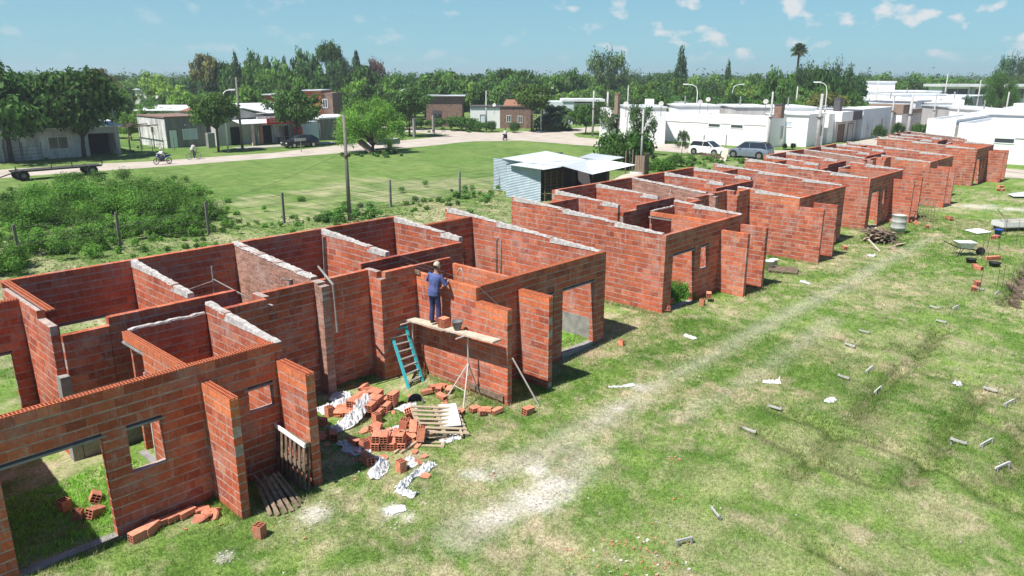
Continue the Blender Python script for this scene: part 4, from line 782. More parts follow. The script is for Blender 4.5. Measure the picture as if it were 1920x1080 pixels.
# rebar rods standing along the trench
for k, (x, y, h) in enumerate([(1836, 548, 1.0), (1868, 550, 1.0), (1878, 548, 1.1), (1872, 470, 1.0), (1850, 470, .9), (1840, 490, .9), (1905, 458, 1.2), (1915, 520, 1.2), (1893, 545, .9), (1848, 505, .8), (1885, 440, .9)]):
    p = at(x, y); b_ = MB(); b_.tube([(p[0], p[1], -.1), (p[0]+random.gauss(0, .03), p[1]+random.gauss(0, .03), h)], .011, 5); tag(b_.build('rebar_rod', 'steel'), 'thin rusty rod standing by the dug trench at the right', 'rod', 'rusty rods by the trench')
b_ = MB(); P_ = P2((1880, 575), (1893, 545), (1905, 525), (1922, 500))
for a, b2 in zip(P_, P_[1:]):
    for _ in range(26): t = random.random(); x, y = a[0]+(b2[0]-a[0])*t+random.gauss(0, .12)+.35, a[1]+(b2[1]-a[1])*t+random.gauss(0, .12)-.3; s_ = random.uniform(.05, .16); b_.obox((x, y, .03), (1, random.random(), 0), (-.5, 1, .2), (0, .1, 1), s_, s_*.8, s_*.5)
tag(b_.build('soil_heap', 'soil'), 'dug soil thrown up beside the trench', kind='stuff')
# ------------------------------------------------------------------ scaffold and ladder
t_ = thing('scaffold_plank', 'long pale plank on two trestles along the near yard wall', 'plank', (-6.0, .87, 1.62)); b_ = MB(); b_.bar((0, -1.93, .11), (0, 1.95, -.10), .3, .045); b_.build('board', 'palewood', t_)
def trestle(y, zt_, label, feet):
    t_ = thing('trestle', label, 'trestle', (-6.0, y, -.1), 0, 'trestles under the plank'); hub = (0, 0, .95)
    b_ = MB(); b_.tube([(0, 0, .6), (0, 0, zt_)], .02, 8); b_.build('post', 'pipew', t_)
    b_ = MB(); b_.tube([(-.42, 0, zt_), (.28, 0, zt_)], .02, 8); b_.build('crosshead', 'pipew', t_)
    for fx, fy in feet: b_ = MB(); b_.tube([hub, (fx, fy, 0)], .018, 6); b_.build('leg', 'pipew', t_)
    b_ = MB(); b_.tube([(feet[0][0]*.6, feet[0][1]*.6, .38), (feet[1][0]*.6, feet[1][1]*.6, .38)], .012, 6); b_.build('brace', 'pipew', t_)
trestle(2.25, 1.60, 'trestle under the left end of the plank, behind the ladder', [(-.45, .6), (-.1, -.55), (.3, .25)])
trestle(.0, 1.74, 'trestle under the right part of the plank, nearer the wing wall end', [(-.68, -.5), (-.58, .3), (.28, -.15)])
lt = thing('ladder', 'turquoise step ladder with aluminium treads before the scaffold', 'ladder', (-6.5, 1.57, -.12), 0)
A0, A1, B0, B1 = Vector((-.37, -.10, 0)), Vector((.36, .10, 0)), Vector((.10, 1.08, 1.40)), Vector((.34, .62, 1.46))
A0, A1 = Vector((-.30, -.08, 0)), Vector((.30, .06, 0)); B0, B1 = Vector((-.02, 1.02, 1.42)), Vector((.36, .80, 1.46))
for a, b2 in ((A0, B0), (A1, B1)): b_ = MB(); b_.bar(a, b2, .035, .085, (1, 0, 0)); b_.build('side_rail', 'turq', lt)
for k in range(1, 8): f = k/8; b_ = MB(); b_.bar(A0.lerp(B0, f), A1.lerp(B1, f), .07, .02); b_.build('tread', 'alu', lt)
b_ = MB(); b_.bar(B0+Vector((-.06, 0, .02)), B1+Vector((.04, 0, .02)), .16, .035); b_.build('top_cap', 'turq', lt)
for a, sx in ((B0, -1), (B1, 1)): b_ = MB(); b_.tube([a, (a[0]+.05+.12*sx, a[1]+.75, -.0)], .016, 6); b_.build('rear_leg', 'pipew', lt)
for y, z, n in ((2.62, 1.60, 3), (.86, 1.66, 4)):
    for k in range(n):
        for q in range(2): block(-6.0+.0, y+.12*q, z=z+.03+.062*k, rot=(0, 0, .05*k), label='solid brick of the %s pile on the plank' % ('left' if n == 3 else 'right, beside the worker'), group='bricks piled on the plank', sc=(.75, .62, .34), me=HOL, name='brick_block')
t_ = thing('mortar_bucket', 'grey mortar bucket on the plank right of the worker', 'bucket', (-5.98, .42, 1.70)); b_ = MB(); b_.lathe([(.0, .01), (.09, .0), (.14, .20), (.16, .23), (.13, .22), (.1, .15), (0, .15)], 18); b_.build('bucket_body', 'bucketg', t_, True)
b_ = MB(); b_.tube([(-5.58, -1.2, 1.2), (-5.15, -1.75, -.1)], .022, 6); tag(b_.build('steel_prop', 'pipew'), 'thin steel rod leaning from the wing wall to the ground', 'rod')
b_ = MB(); b_.tube([(-5.62, 2.9, 3.0), (-5.62, 1.2, 2.96)], .004, 4); b_.tube([(-5.64, 3.2, 3.2), (-5.66, 0, 2.93), (-5.66, -1.25, 2.32)], .004, 4); tag(b_.build('mason_line', 'wire'), 'taut builder line along the yard wall beside the worker', 'line')
b_ = MB(); b_.box(-5.72, 2.2, 2.80, -5.69, 3.0, 2.92); tag(b_.build('guide_board', 'oldwood'), 'weathered board fixed at the wall top left of the worker', 'board')
b_ = MB(); b_.box(-5.735, -1.0, -.02, -5.70, .3, .14); tag(b_.build('form_board', 'oldwood'), 'dark board along the foot of the wing wall by the trestle', 'board')
# steel bars leaning at the third pair doorway
b_ = MB(); p = at(1570, 445); 
for k in range(3): b_.tube([(p[0]+.1, p[1]+.2*k, 0), (p[0]-.15, p[1]+.5, 1.3-.2*k)], .02, 5)
b_.tube([(p[0]+.5, p[1]-.2, .02), (p[0], p[1]+.2, .02)], .02, 5); tag(b_.build('steel_prop', 'steel'), 'dark rods leaning at the corner of the third pair wing wall', 'rod')

# ------------------------------------------------------------------ people
def loftlimb(b_, pts, n=10):
    """pts: (centre, rx, ry) rings joined; ring plane normal to the path"""
    P_ = [Vector(p[0]) for p in pts]; vs = []
    for i, p in enumerate(P_):
        d = (P_[min(i+1, len(P_)-1)]-P_[max(i-1, 0)]).normalized(); u = Vector((0, 1, 0)) if abs(d.y) < .9 else Vector((1, 0, 0)); a = d.cross(u).normalized(); c = d.cross(a).normalized()
        for k in range(n): t = 2*math.pi*k/n; vs.append(p+a*math.cos(t)*pts[i][1]+c*math.sin(t)*pts[i][2])
    b_.add(vs, [(i*n+k, i*n+(k+1) % n, (i+1)*n+(k+1) % n, (i+1)*n+k) for i in range(len(pts)-1) for k in range(n)]+[tuple(range(n))[::-1], tuple((len(pts)-1)*n+k for k in range(n))])
def remesh(o, vox=.014, smooth=3):
    m = o.modifiers.new('remesh', 'REMESH'); m.mode = 'VOXEL'; m.voxel_size = vox; m.use_smooth_shade = True
    if smooth: s_ = o.modifiers.new('smooth', 'SMOOTH'); s_.iterations = smooth; s_.factor = .5
    return o
def person(label, loc, rz, pose, shirt='shirt', trousers='trousers', hat='capb', s=1.0, short=False, vox=.014, group=None):
    """pose: dict of joints in body space (facing +x, left = +y), metres; feet at z 0"""
    t_ = thing('person', label, 'person', loc, rz, group); t_.scale = (s, s, s); J = pose; V = Vector
    body = MB(); lf = lambda *a: loftlimb(body, a)
    ch, pv, nk, hd = V(J['chest']), V(J['pelvis']), V(J['neck']), V(J['head'])
    lf((pv-V((0, 0, .09)), .10, .13), (pv, .12, .165), (pv.lerp(ch, .5), .105, .14), (ch, .125, .18), (ch.lerp(nk, .6), .10, .17), (nk, .055, .06), (nk.lerp(hd, .5), .052, .055))
    f = (hd-nk).normalized(); fx = V(J.get('face', (1, 0, 0)))
    lf((hd-f*.11, .045, .05), (hd-f*.085+fx*.015, .07, .062), (hd-f*.02+fx*.01, .088, .076), (hd+f*.05, .095, .08), (hd+f*.10, .075, .065), (hd+f*.125, .03, .03))
    lf((hd+fx*.085-f*.03, .014, .014), (hd+fx*.112-f*.045, .016, .018), (hd+fx*.09-f*.055, .012, .012))          # nose
    side = V((0, 0, 1)).cross(fx).normalized()
    for q in (-1, 1): lf((hd+side*q*.074-f*.045, .012, .02), (hd+side*q*.085-f*.02, .012, .028), (hd+side*q*.078+f*.01, .01, .02))
    for q in ('L', 'R'):
        sh, el, wr, ha = (V(J[k+q]) for k in ('sh', 'el', 'wr', 'hand')); hp, kn, an, to = (V(J[k+q]) for k in ('hip', 'kn', 'an', 'toe'))
        lf((sh.lerp(ch, .35), .06, .06), (sh, .055, .058), (sh.lerp(el, .5), .045, .045), (el, .037, .037), (el.lerp(wr, .35), .038, .036), (wr, .024, .028), (wr.lerp(ha, .5), .022, .04), (ha, .018, .042))
        d = (ha-wr).normalized(); a = d.cross(V((0, 0, 1))); a = a.normalized() if a.length > .1 else V((0, 1, 0))
        for k, l in enumerate((.062, .072, .066, .05)): o_ = (k-1.5)*.021; b0 = ha+a*o_; lf((b0-d*.01, .0095, .0095), (b0+d*l*.55+V((0, 0, -.004)), .009, .009), (b0+d*l+V((0, 0, -.022)), .007, .007))
        lf((wr+d*.03+a*.03, .011, .011), (wr+d*.065+a*.055, .010, .010), (wr+d*.10+a*.058, .008, .008))
        lf((hp, .08, .085), (hp.lerp(kn, .5), .07, .07), (kn, .052, .052), (kn.lerp(an, .35), .052, .05), (an, .033, .036), (an+V((0, 0, -.04)), .035, .04))
    remesh(body.build('body', 'skin', t_), vox)
    st = MB(); lf2 = lambda *a: loftlimb(st, a)
    lf2((pv-V((0, 0, .10)), .145, .185), (pv+V((0, 0, .03)), .142, .185), (pv.lerp(ch, .45), .135, .17), (ch, .15, .205), (ch.lerp(nk, .55), .125, .19), (nk-f*.02, .075, .085))
    for q in ('L', 'R'):
        sh, el, wr = (V(J[k+q]) for k in ('sh', 'el', 'wr')); e = .92 if not short else .0
        if short: lf2((sh.lerp(ch, .4), .085, .085), (sh, .075, .078), (sh.lerp(el, .8), .064, .062))
        else: lf2((sh.lerp(ch, .4), .085, .085), (sh, .074, .078), (sh.lerp(el, .5), .062, .064), (el, .052, .055), (el.lerp(wr, .5), .048, .048), (el.lerp(wr, .9), .042, .042))
    o = remesh(st.build('shirt', shirt, t_), vox)
    tr = MB(); lf3 = lambda *a: loftlimb(tr, a)
    lf3((pv+V((0, 0, .02)), .13, .17), (pv-V((0, 0, .08)), .14, .18), (pv-V((0, 0, .15)), .11, .15))
    for q in ('L', 'R'):
        hp, kn, an = (V(J[k+q]) for k in ('hip', 'kn', 'an'))
        lf3((hp+V((0, 0, .05)), .09, .095), (hp.lerp(kn, .4), .088, .088), (kn, .07, .072), (kn.lerp(an, .5), .072, .07), (an.lerp(kn, .04), .066, .07))
    remesh(tr.build('trousers', trousers, t_), vox)
    for q in ('L', 'R'):
        an, to = V(J['an'+q]), V(J['toe'+q]); sb = MB(); loftlimb(sb, [(an+(an-to)*.28+V((0, 0, -.045)), .03, .03), (an+V((0, 0, -.03)), .045, .048), (an.lerp(to, .55)+V((0, 0, -.02)), .038, .048), (to, .026, .042), (to+(to-an)*.12, .015, .025)]); remesh(sb.build('shoe', 'shoe', t_), .012)
    hb = MB(); loftlimb(hb, [(hd-f*.03-fx*.03, .075, .075), (hd+f*.02-fx*.015, .096, .086), (hd+f*.075-fx*.005, .092, .082), (hd+f*.115, .062, .058), (hd+f*.138, .02, .02)]); remesh(hb.build('hair' if hat == 'hair' else 'cap', hat, t_), .012)
    if hat not in ('hair', 'white'):
        hb = MB(); loftlimb(hb, [(hd-f*.06-fx*.045, .062, .062), (hd+f*.01-fx*.03, .082, .078)]); remesh(hb.build('hair', 'hair', t_), .012)
        vb = MB(); c0 = hd+f*.045; vb.add([c0+fx*.07+side*.07, c0+fx*.17+side*.05-f*.015, c0+fx*.17-side*.05-f*.015, c0+fx*.07-side*.07], [(0, 1, 2, 3)]); vb.add([c0+fx*.07+side*.07-f*.012, c0+fx*.17+side*.05-f*.027, c0+fx*.17-side*.05-f*.027, c0+fx*.07-side*.07-f*.012], [(3, 2, 1, 0)]); vb.build('visor', hat, t_)
    return t_
stand = dict(pelvis=(-.04, 0, .93), chest=(.02, 0, 1.26), neck=(.06, .0, 1.44), head=(.10, .0, 1.60), face=(.93, .1, -.35), shL=(.02, .19, 1.38), elL=(.10, .36, 1.16), wrL=(.27, .20, 1.10), handL=(.34, .12, 1.12), shR=(.03, -.19, 1.38), elR=(.10, -.30, 1.14), wrR=(.30, -.20, 1.16), handR=(.37, -.15, 1.20),
             hipL=(-.03, .09, .88), knL=(.02, .12, .50), anL=(-.02, .13, .09), toeL=(.12, .15, .035), hipR=(-.03, -.09, .88), knR=(.03, -.10, .50), anR=(.0, -.12, .09), toeR=(.14, -.13, .035))
person('worker in blue shirt, navy trousers and beige cap standing on the plank, laying blocks', (-6.03, 1.22, 1.655), R(4), stand, s=1.0)

# two riders, one cyclist on the far road
ride = dict(pelvis=(-.12, 0, .78), chest=(.02, 0, 1.06), neck=(.07, 0, 1.22), head=(.10, 0, 1.37), face=(1, 0, 0), shL=(.03, .18, 1.16), elL=(.22, .26, .98), wrL=(.42, .24, .98), handL=(.49, .24, .98), shR=(.03, -.18, 1.16), elR=(.22, -.26, .98), wrR=(.42, -.24, .98), handR=(.49, -.24, .98),
            hipL=(-.1, .09, .76), knL=(.27, .15, .66), anL=(.18, .14, .30), toeL=(.31, .15, .25), hipR=(-.1, -.09, .76), knR=(.27, -.15, .66), anR=(.18, -.14, .30), toeR=(.31, -.15, .25))
def wheel(parent, x, r, m='tyre', w_=.05, hub='rim'):
    t = MB(); n = 22; 
    vs = []; 
    for k in range(n):
        a = 2*math.pi*k/n
        for q in range(6): b2 = 2*math.pi*q/6; rr = r-w_*.5+math.cos(b2)*w_*.5; vs.append((x+rr*math.cos(a), math.sin(b2)*w_*.5, r+rr*math.sin(a)))
    t.add(vs, [(k*6+q, ((k+1) % n)*6+q, ((k+1) % n)*6+(q+1) % 6, k*6+(q+1) % 6) for k in range(n) for q in range(6)]); w2 = t.build('wheel', m, parent, True)
    h = MB(); 
    for k in range(6): a = math.pi*k/6; h.tube([(x-math.cos(a)*(r-w_*.6), 0, r-math.sin(a)*(r-w_*.6)), (x+math.cos(a)*(r-w_*.6), 0, r+math.sin(a)*(r-w_*.6))], .008 if hub != 'disc' else .03, 4)
    h.tube([(x, -.04, r), (x, .04, r)], .05, 10); h.build('rim', 'rim', w2)
def motorbike(label, loc, rz, paint, group=None):
    t_ = thing('motorbike', label, 'motorbike', loc, rz, group); wheel(t_, -.62, .29, w_=.08); wheel(t_, .62, .29, w_=.07)
    b_ = MB(); loftlimb(b_, [((-.85, 0, .80), .04, .05), ((-.6, 0, .74), .09, .10), ((-.25, 0, .66), .10, .11), ((.02, 0, .50), .12, .10), ((.25, 0, .55), .11, .09), ((.42, 0, .80), .09, .10), ((.40, 0, .98), .07, .09)]); b_.build('fairing', paint, t_, True)
    b_ = MB(); loftlimb(b_, [((-.75, 0, .83), .03, .09), ((-.4, 0, .79), .05, .12), ((-.05, 0, .76), .05, .10), ((.05, 0, .72), .02, .05)]); b_.build('seat', 'black', t_, True)
    b_ = MB(); b_.tube([(.62, .06, .29), (.44, .05, .95)], .025, 6); b_.tube([(.62, -.06, .29), (.44, -.05, .95)], .025, 6); b_.tube([(.36, -.32, 1.0), (.44, 0, .98), (.36, .32, 1.0)], .015, 6); b_.build('fork', 'steel', t_)
    b_ = MB(); b_.obox((.0, 0, .36), (1, 0, 0), (0, 1, 0), (0, 0, 1), .17, .11, .11); b_.tube([(-.62, .12, .30), (.0, .12, .28)], .04, 8); b_.build('engine', 'steel', t_)
    b_ = MB(); b_.lathe([(0, 0), (.07, .0), (.06, .05), (0, .06)], 12); o = b_.build('headlight', 'lampclear', t_); o.location = (.50, 0, .84); o.rotation_euler = (0, R(90), 0); return t_
HS = dict(ride)
p = at(306, 308); motorbike('blue motorbike ridden along the dirt road at the left', (p[0], p[1], .02), R(183), 'bluemoto'); person('rider in white shirt and white helmet on the blue motorbike', (p[0], p[1], .05), R(183), HS, 'white_cloth', 'bedrust', 'white', vox=.03)
p = at(947, 263); motorbike('dark motorbike seen from behind at the road junction', (p[0], p[1], .02), R(25), 'black'); person('rider in pale shirt on the dark motorbike at the junction', (p[0], p[1], .05), R(25), HS, 'light_grey', 'trousers', 'hair', vox=.03)
p = at(1040, 243); motorbike('white motorbike parked by the palm on the verge', (p[0], p[1], .02), R(150), 'carwhite')
cyc = dict(ride); cyc.update(pelvis=(-.18, 0, .98), chest=(.02, 0, 1.26), neck=(.08, 0, 1.42), head=(.12, 0, 1.56), shL=(.04, .17, 1.36), shR=(.04, -.17, 1.36), elL=(.22, .24, 1.16), elR=(.22, -.24, 1.16), wrL=(.40, .22, 1.06), wrR=(.40, -.22, 1.06), handL=(.46, .22, 1.05), handR=(.46, -.22, 1.05), hipL=(-.15, .08, .95), hipR=(-.15, -.08, .95), knL=(.20, .12, .80), knR=(.12, -.12, .62), anL=(.02, .11, .42), anR=(-.04, -.11, .20), toeL=(.14, .12, .36), toeR=(.08, -.12, .15))
p = at(364, 299); bt = thing('bicycle', 'dark bicycle ridden on the road behind the blue motorbike', 'bicycle', (p[0], p[1], .01), R(12)); wheel(bt, -.52, .34, w_=.035); wheel(bt, .55, .34, w_=.035)
b_ = MB()
for a, b2 in (((-.52, 0, .34), (-.17, 0, .70)), ((-.52, 0, .34), (-.02, 0, .28)), ((-.02, 0, .28), (-.20, 0, .82)), ((-.02, 0, .28), (.40, 0, .75)), ((-.17, 0, .72), (.40, 0, .80)), ((.55, 0, .34), (.38, 0, .95))): b_.tube([a, b2], .018, 6)
b_.build('frame', 'steel', bt); b_ = MB(); b_.tube([(.40, -.25, 1.0), (.38, 0, .96), (.40, .25, 1.0)], .014, 6); b_.build('handlebar', 'steel', bt); b_ = MB(); b_.obox((-.21, 0, .86), (1, 0, 0), (0, 1, 0), (0, 0, 1), .12, .06, .025); b_.build('saddle', 'black', bt)
person('cyclist in grey shirt on the dark bicycle', (p[0], p[1], .02), R(12), cyc, 'light_grey', 'trousers', 'hair', vox=.03)
# flat trailer at the left
p0, p1 = at(40, 338), at(168, 327); an = math.atan2(p1[1]-p0[1], p1[0]-p0[0]); tr = thing('flat_trailer', 'long low flat-bed trailer parked on the grass by the road', 'trailer', (p0[0], p0[1], 0), an); LT = math.hypot(p1[0]-p0[0], p1[1]-p0[1])
b_ = MB(); b_.box(-.6, -.75, .76, LT+.9, .75, .81); b_.box(-.6, -.5, .66, LT+.9, -.42, .76); b_.box(-.6, .42, .66, LT+.9, .5, .76); b_.build('bed', 'bedrust', tr)
for x in (0, .0, LT):
    for y in (-.8, .8): b_ = MB(); b_.tube([(x, y-.1, .42), (x, y+.1, .42)], .42, 18); w2 = b_.build('wheel', 'tyre', tr); b_ = MB(); b_.tube([(x, y-.115, .42), (x, y+.115, .42)], .18, 12); b_.build('rim', 'cement', w2)
b_ = MB(); b_.tube([(-.6, 0, .6), (-2.2, -.1, .15)], .05, 6); b_.build('drawbar', 'bedrust', tr)
for x in (-.5, LT+.8, LT*.4, LT*.7): b_ = MB(); b_.box(x-.03, -.93, .85, x+.03, -.87, 1.25); b_.build('stake', 'bedrust', tr)

# ------------------------------------------------------------------ cars
def car(label, loc, rz, paint, prof, cab, length, width=1.74, wr=.32, wx=(-1.25, 1.25), group=None, cat='car'):
    """prof: lower body top outline (x,z); cab: glasshouse outline (x,z) from rear to front"""
    t_ = thing('parked_car', label, cat, loc, rz, group); hw = width/2; b_ = MB()
    n = len(prof); rows = []
    under = [(prof[0][0], .30), (prof[-1][0], .30)]
    xs = [q[0] for q in prof]
    for (x, z) in prof:
        ex = 1-.10*abs(x/(length/2))**3
        rows.append([(x, -hw*ex, .24 if all(abs(x-w_) > .40 for w_ in wx) else .24), (x, -hw*ex*1.0, .55), (x, -hw*ex*.985, z-.10), (x, -hw*ex*.93, z), (x, hw*ex*.93, z), (x, hw*ex*.985, z-.10), (x, hw*ex, .55), (x, hw*ex, .24)])
    vs = [p for r_ in rows for p in r_]; fs = [(i*8+j, (i+1)*8+j, (i+1)*8+j+1, i*8+j+1) for i in range(n-1) for j in range(7)]+[tuple(range(8))[::-1], tuple((n-1)*8+k for k in range(8))]+[(i*8+7, (i+1)*8+7, (i+1)*8, i*8) for i in range(n-1)]
    b_.add(vs, [f[::-1] for f in fs]); o = b_.build('body', paint, t_, True)
    m = o.modifiers.new('es', 'EDGE_SPLIT'); m.split_angle = R(40)
    # glasshouse
    g = MB(); hc = hw*.90; ht = hw*.72; zb = min(c[1] for c in cab); k = len(cab); zm = max(c[1] for c in cab)
    wid = lambda z: hc+(ht-hc)*(z-zb)/(zm-zb)
    vs = [(x, -wid(z), z) for x, z in cab]+[(x, wid(z), z) for x, z in cab]; g.add(vs, [tuple(range(k)), tuple(range(k, 2*k))[::-1]]+[(i, i+k, (i+1) % k+k, (i+1) % k) for i in range(k)]); g.build('windows', 'carglass', t_)
    rf = MB(); top = [c for c in cab if c[1] > zm-.07]; x0, x1 = min(c[0] for c in top), max(c[0] for c in top); rf.box(x0-.02, -ht-.02, zm-.02, x1+.02, ht+.02, zm+.03); rf.build('roof', paint, t_)
    pl = MB()
    for s_ in (-1, 1):
        for i in range(k-1):
            a, c = cab[i], cab[i+1]
            if abs(a[1]-c[1]) > .15: pl.bar((a[0], s_*(wid(a[1])+.005), a[1]), (c[0], s_*(wid(c[1])+.005), c[1]), .05, .07)
        for xp in (-.25,): pl.bar((xp, s_*(wid(zb)+.008), zb), (xp, s_*(wid(zm)+.008), zm-.02), .04, .09)
    pl.build('pillars', paint, t_)
    for x in wx:
        for s_ in (-1, 1):
            a = MB(); a.tube([(x, s_*(hw-.03), wr+.02), (x, s_*(hw+.006), wr+.02)], wr+.07, 20); a.build('wheel_arch', 'black', t_)
            a = MB(); a.tube([(x, s_*(hw-.18), wr), (x, s_*(hw+.02), wr)], wr, 20); w2 = a.build('wheel', 'tyre', t_); a = MB(); a.tube([(x, s_*(hw-.1), wr), (x, s_*(hw+.035), wr)], wr*.62, 10); a.build('rim', 'rim', w2)
    for s_ in (-1, 1):
        a = MB(); a.obox((prof[-1][0]-.08, s_*hw*.68, prof[-1][1]-.10), (1, 0, 0), (0, 1, 0), (0, 0, 1), .10, .16, .06); a.build('headlight', 'lampclear', t_)
        a = MB(); a.obox((prof[0][0]+.05, s_*hw*.74, prof[0][1]-.14), (1, 0, 0), (0, 1, 0), (0, 0, 1), .07, .12, .08); a.build('tail_light', 'lampred', t_)
        a = MB(); a.obox((.72, s_*(hw+.06), zb+.06), (1, 0, 0), (0, 1, 0), (0, 0, 1), .06, .08, .05); a.build('mirror', paint, t_)
        a = MB(); a.box(-.12, s_*(hw*.99)-.004, zb-.15, .04, s_*(hw*.99)+.012, zb-.12); a.box(-1.0, s_*(hw*.99)-.004, zb-.15, -.86, s_*(hw*.99)+.012, zb-.12); a.build('door_handle', 'black', t_)
    a = MB(); a.box(prof[-1][0]-.02, -.45, .36, prof[-1][0]+.012, .45, .52); a.build('grille', 'black', t_)
    return t_
HB_ = [(-1.95, .72), (-1.9, .92), (-1.3, .97), (-.3, .95), (.75, .93), (1.2, .86), (1.75, .72), (1.93, .60)]; HC_ = [(-1.88, .93), (-1.62, 1.38), (-1.2, 1.45), (.1, 1.45), (.35, 1.38), (1.05, .92)]
p = at(1322, 291); car('white hatchback parked across the street before the long white wall', (p[0]+.6, p[1], .01), R(-93), 'carwhite', HB_, HC_, 3.95)
SB_ = [(-2.25, .78), (-2.2, 1.02), (-1.6, 1.06), (-.3, 1.05), (.85, 1.03), (1.4, .97), (2.1, .82), (2.27, .68)]; SC_ = [(-2.15, 1.03), (-1.85, 1.55), (-1.4, 1.66), (.2, 1.66), (.45, 1.6), (1.2, 1.02)]
p = at(1405, 296); car('silver grey SUV parked right of the white hatchback', (p[0], p[1], .01), R(92), 'cargrey', SB_, SC_, 4.5, 1.85, .36, (-1.4, 1.4))
p = at(572, 277); car('black car parked in the tree shade before the grey garage', (p[0], p[1]+1.0, .01), R(178), 'carblack', [(-2.1, .74), (-2.05, .95), (-1.3, 1.0), (.8, .95), (1.4, .86), (2.1, .70)], [(-1.95, .96), (-1.3, 1.38), (.1, 1.40), (1.0, .93)], 4.2)

# ------------------------------------------------------------------ iron shed
sh = thing('iron_shed', 'open corrugated iron shed with patched roof beyond the brick rows', 'shed', (19.2, 19.3, 0))
def corr(b_, p0, p1, z0, z1, n_per_m=9, amp=.022, vert=False):
    """corrugated sheet between two plan points; ribs run level (vert False)"""
    a, c = np.array(p0), np.array(p1); l = np.linalg.norm(c-a); d = (c-a)/l; nn = np.array([-d[1], d[0]]); k = int((z1-z0)*n_per_m*4)
    b_.grid(lambda i, j: (*(a+d*l*i+nn*amp*math.sin(j*(z1-z0)*n_per_m*2*math.pi)), z0+(z1-z0)*j), 1, k)
W1 = MB(); corr(W1, (0, 0), (0, 3.2), 0, 2.25); W1.build('wall_sheet', 'shedwall', sh)
W1 = MB(); corr(W1, (1.9, 3.2), (1.9, 6.3), 0, 2.35); W1.build('wall_sheet', 'shedwall', sh)
W1 = MB(); corr(W1, (0, 3.2), (1.9, 3.2), 0, 2.3); W1.build('wall_sheet', 'shedwall', sh)
W1 = MB(); corr(W1, (1.9, 6.3), (10, 6.3), 0, 2.2); W1.build('wall_sheet', 'shedwall', sh)
b_ = MB(); b_.box(2.6, 2.6, 0, 7.2, 2.7, 2.2); b_.box(7.2, -.2, 0, 7.3, 2.7, 2.2); b_.build('inner_wall', 'slate', sh)
def sheet(pts, amp=.02, per=7, m='roofmetal', lab=None):
    """roof sheet as quad p0 p1 p2 p3, ribs across p0->p1"""
    P_ = [np.array(p) for p in pts]; l = np.linalg.norm(P_[1]-P_[0]); n = int(l*per*3); b_ = MB()
    b_.grid(lambda i, j: tuple((P_[0]*(1-i)+P_[1]*i)*(1-j)+(P_[3]*(1-i)+P_[2]*i)*j+np.array([0, 0, amp*math.sin(i*l*per*2*math.pi)])), n, 1)
    o = b_.build('roof_sheet', m, sh); return o
S0 = np.array([19.2, 19.3, 0])
def sp(px, py, z): return tuple(at(px, py, z)-S0)
sheet([sp(940, 297, 2.36), sp(984, 304, 2.34), sp(1105, 300, 2.44), sp(1024, 283, 2.50)])
sheet([sp(984, 304, 2.37), sp(1053, 312, 2.38), sp(1136, 300, 2.46), sp(1105, 299, 2.47)])
sheet([sp(953, 309, 2.28), sp(1018, 318, 2.28), sp(1055, 312, 2.36), sp(984, 304, 2.33)])
sheet([sp(1053, 311, 2.40), sp(1110, 327, 2.33), sp(1137, 318, 2.38), sp(1100, 300, 2.49)])
sheet([sp(1110, 327, 2.36), sp(1192, 309, 2.38), sp(1137, 300, 2.50), sp(1098, 303, 2.50)], m='roofwhite')
sheet([sp(1085, 295, 2.44), sp(1140, 302, 2.43), sp(1172, 295, 2.42), sp(1110, 287, 2.45)])
for px, py, z in ((1141, 345, 2.3), (1172, 336, 2.3), (1185, 332, 2.3), (1073, 360, 2.4), (1110, 365, 2.2), (1140, 352, 2.3)):
    p = at(px, py)-S0; b_ = MB(); b_.bar((p[0], p[1], 0), (p[0], p[1], z), .08, .08); b_.build('post', 'oldwood', sh)
b_ = MB(); cx_, cy_ = .25, -.1
for k in range(9): b_.bar((cx_, cy_-.02, .15+.22*k), (cx_+2.0, cy_-.02, .15+.22*k), .03, .04)
for k in range(4): b_.bar((cx_+.1+.62*k, cy_+.03, .0), (cx_+.1+.62*k, cy_+.03, 2.0), .05, .04)
b_.build('lattice_gate', 'oldwood', sh)
p = at(1211, 328); t_ = thing('timber_cabinet', 'tall brown plank enclosure beside the pole behind the shed', 'cabinet', (p[0], p[1], 0), .3)
for k in range(8): b_ = MB(); b_.box(-.75+.19*k, -.03, 0, -.58+.19*k, .0, 1.75+.08*(k % 3)); b_.build('plank', 'tan', t_)
for k in range(4): b_ = MB(); b_.box(-.76, .02+.2*k, 0, -.73, .19+.2*k, 1.7); b_.build('plank', 'tan', t_)
b_ = MB(); P_ = at(1185, 345); b_.grid(lambda i, j: (P_[0]-2.6+5.6*i, P_[1]-1.4+3.2*j, -.02+.75*math.sin(math.pi*i)*math.sin(math.pi*j)*(1+.5*float(fbm(np.array([i*5.]), np.array([j*5.]), 3))-.2)), 24, 16); tag(b_.build('sand_heap', 'sand', None, True), 'low heap of pale sand and rubble behind the second pair', kind='stuff')
p = at(1192, 330, .5); b_ = MB(); b_.lathe([(.28, -.5), (.34, -.5), (.34, .5), (.28, .5)], 20); o = b_.build('concrete_pipe', 'light_grey', None, True); o.location = (p[0], p[1], .5); o.rotation_euler = (R(90), 0, R(35)); tag(o, 'short pale concrete pipe lying on the sand heap', 'pipe')

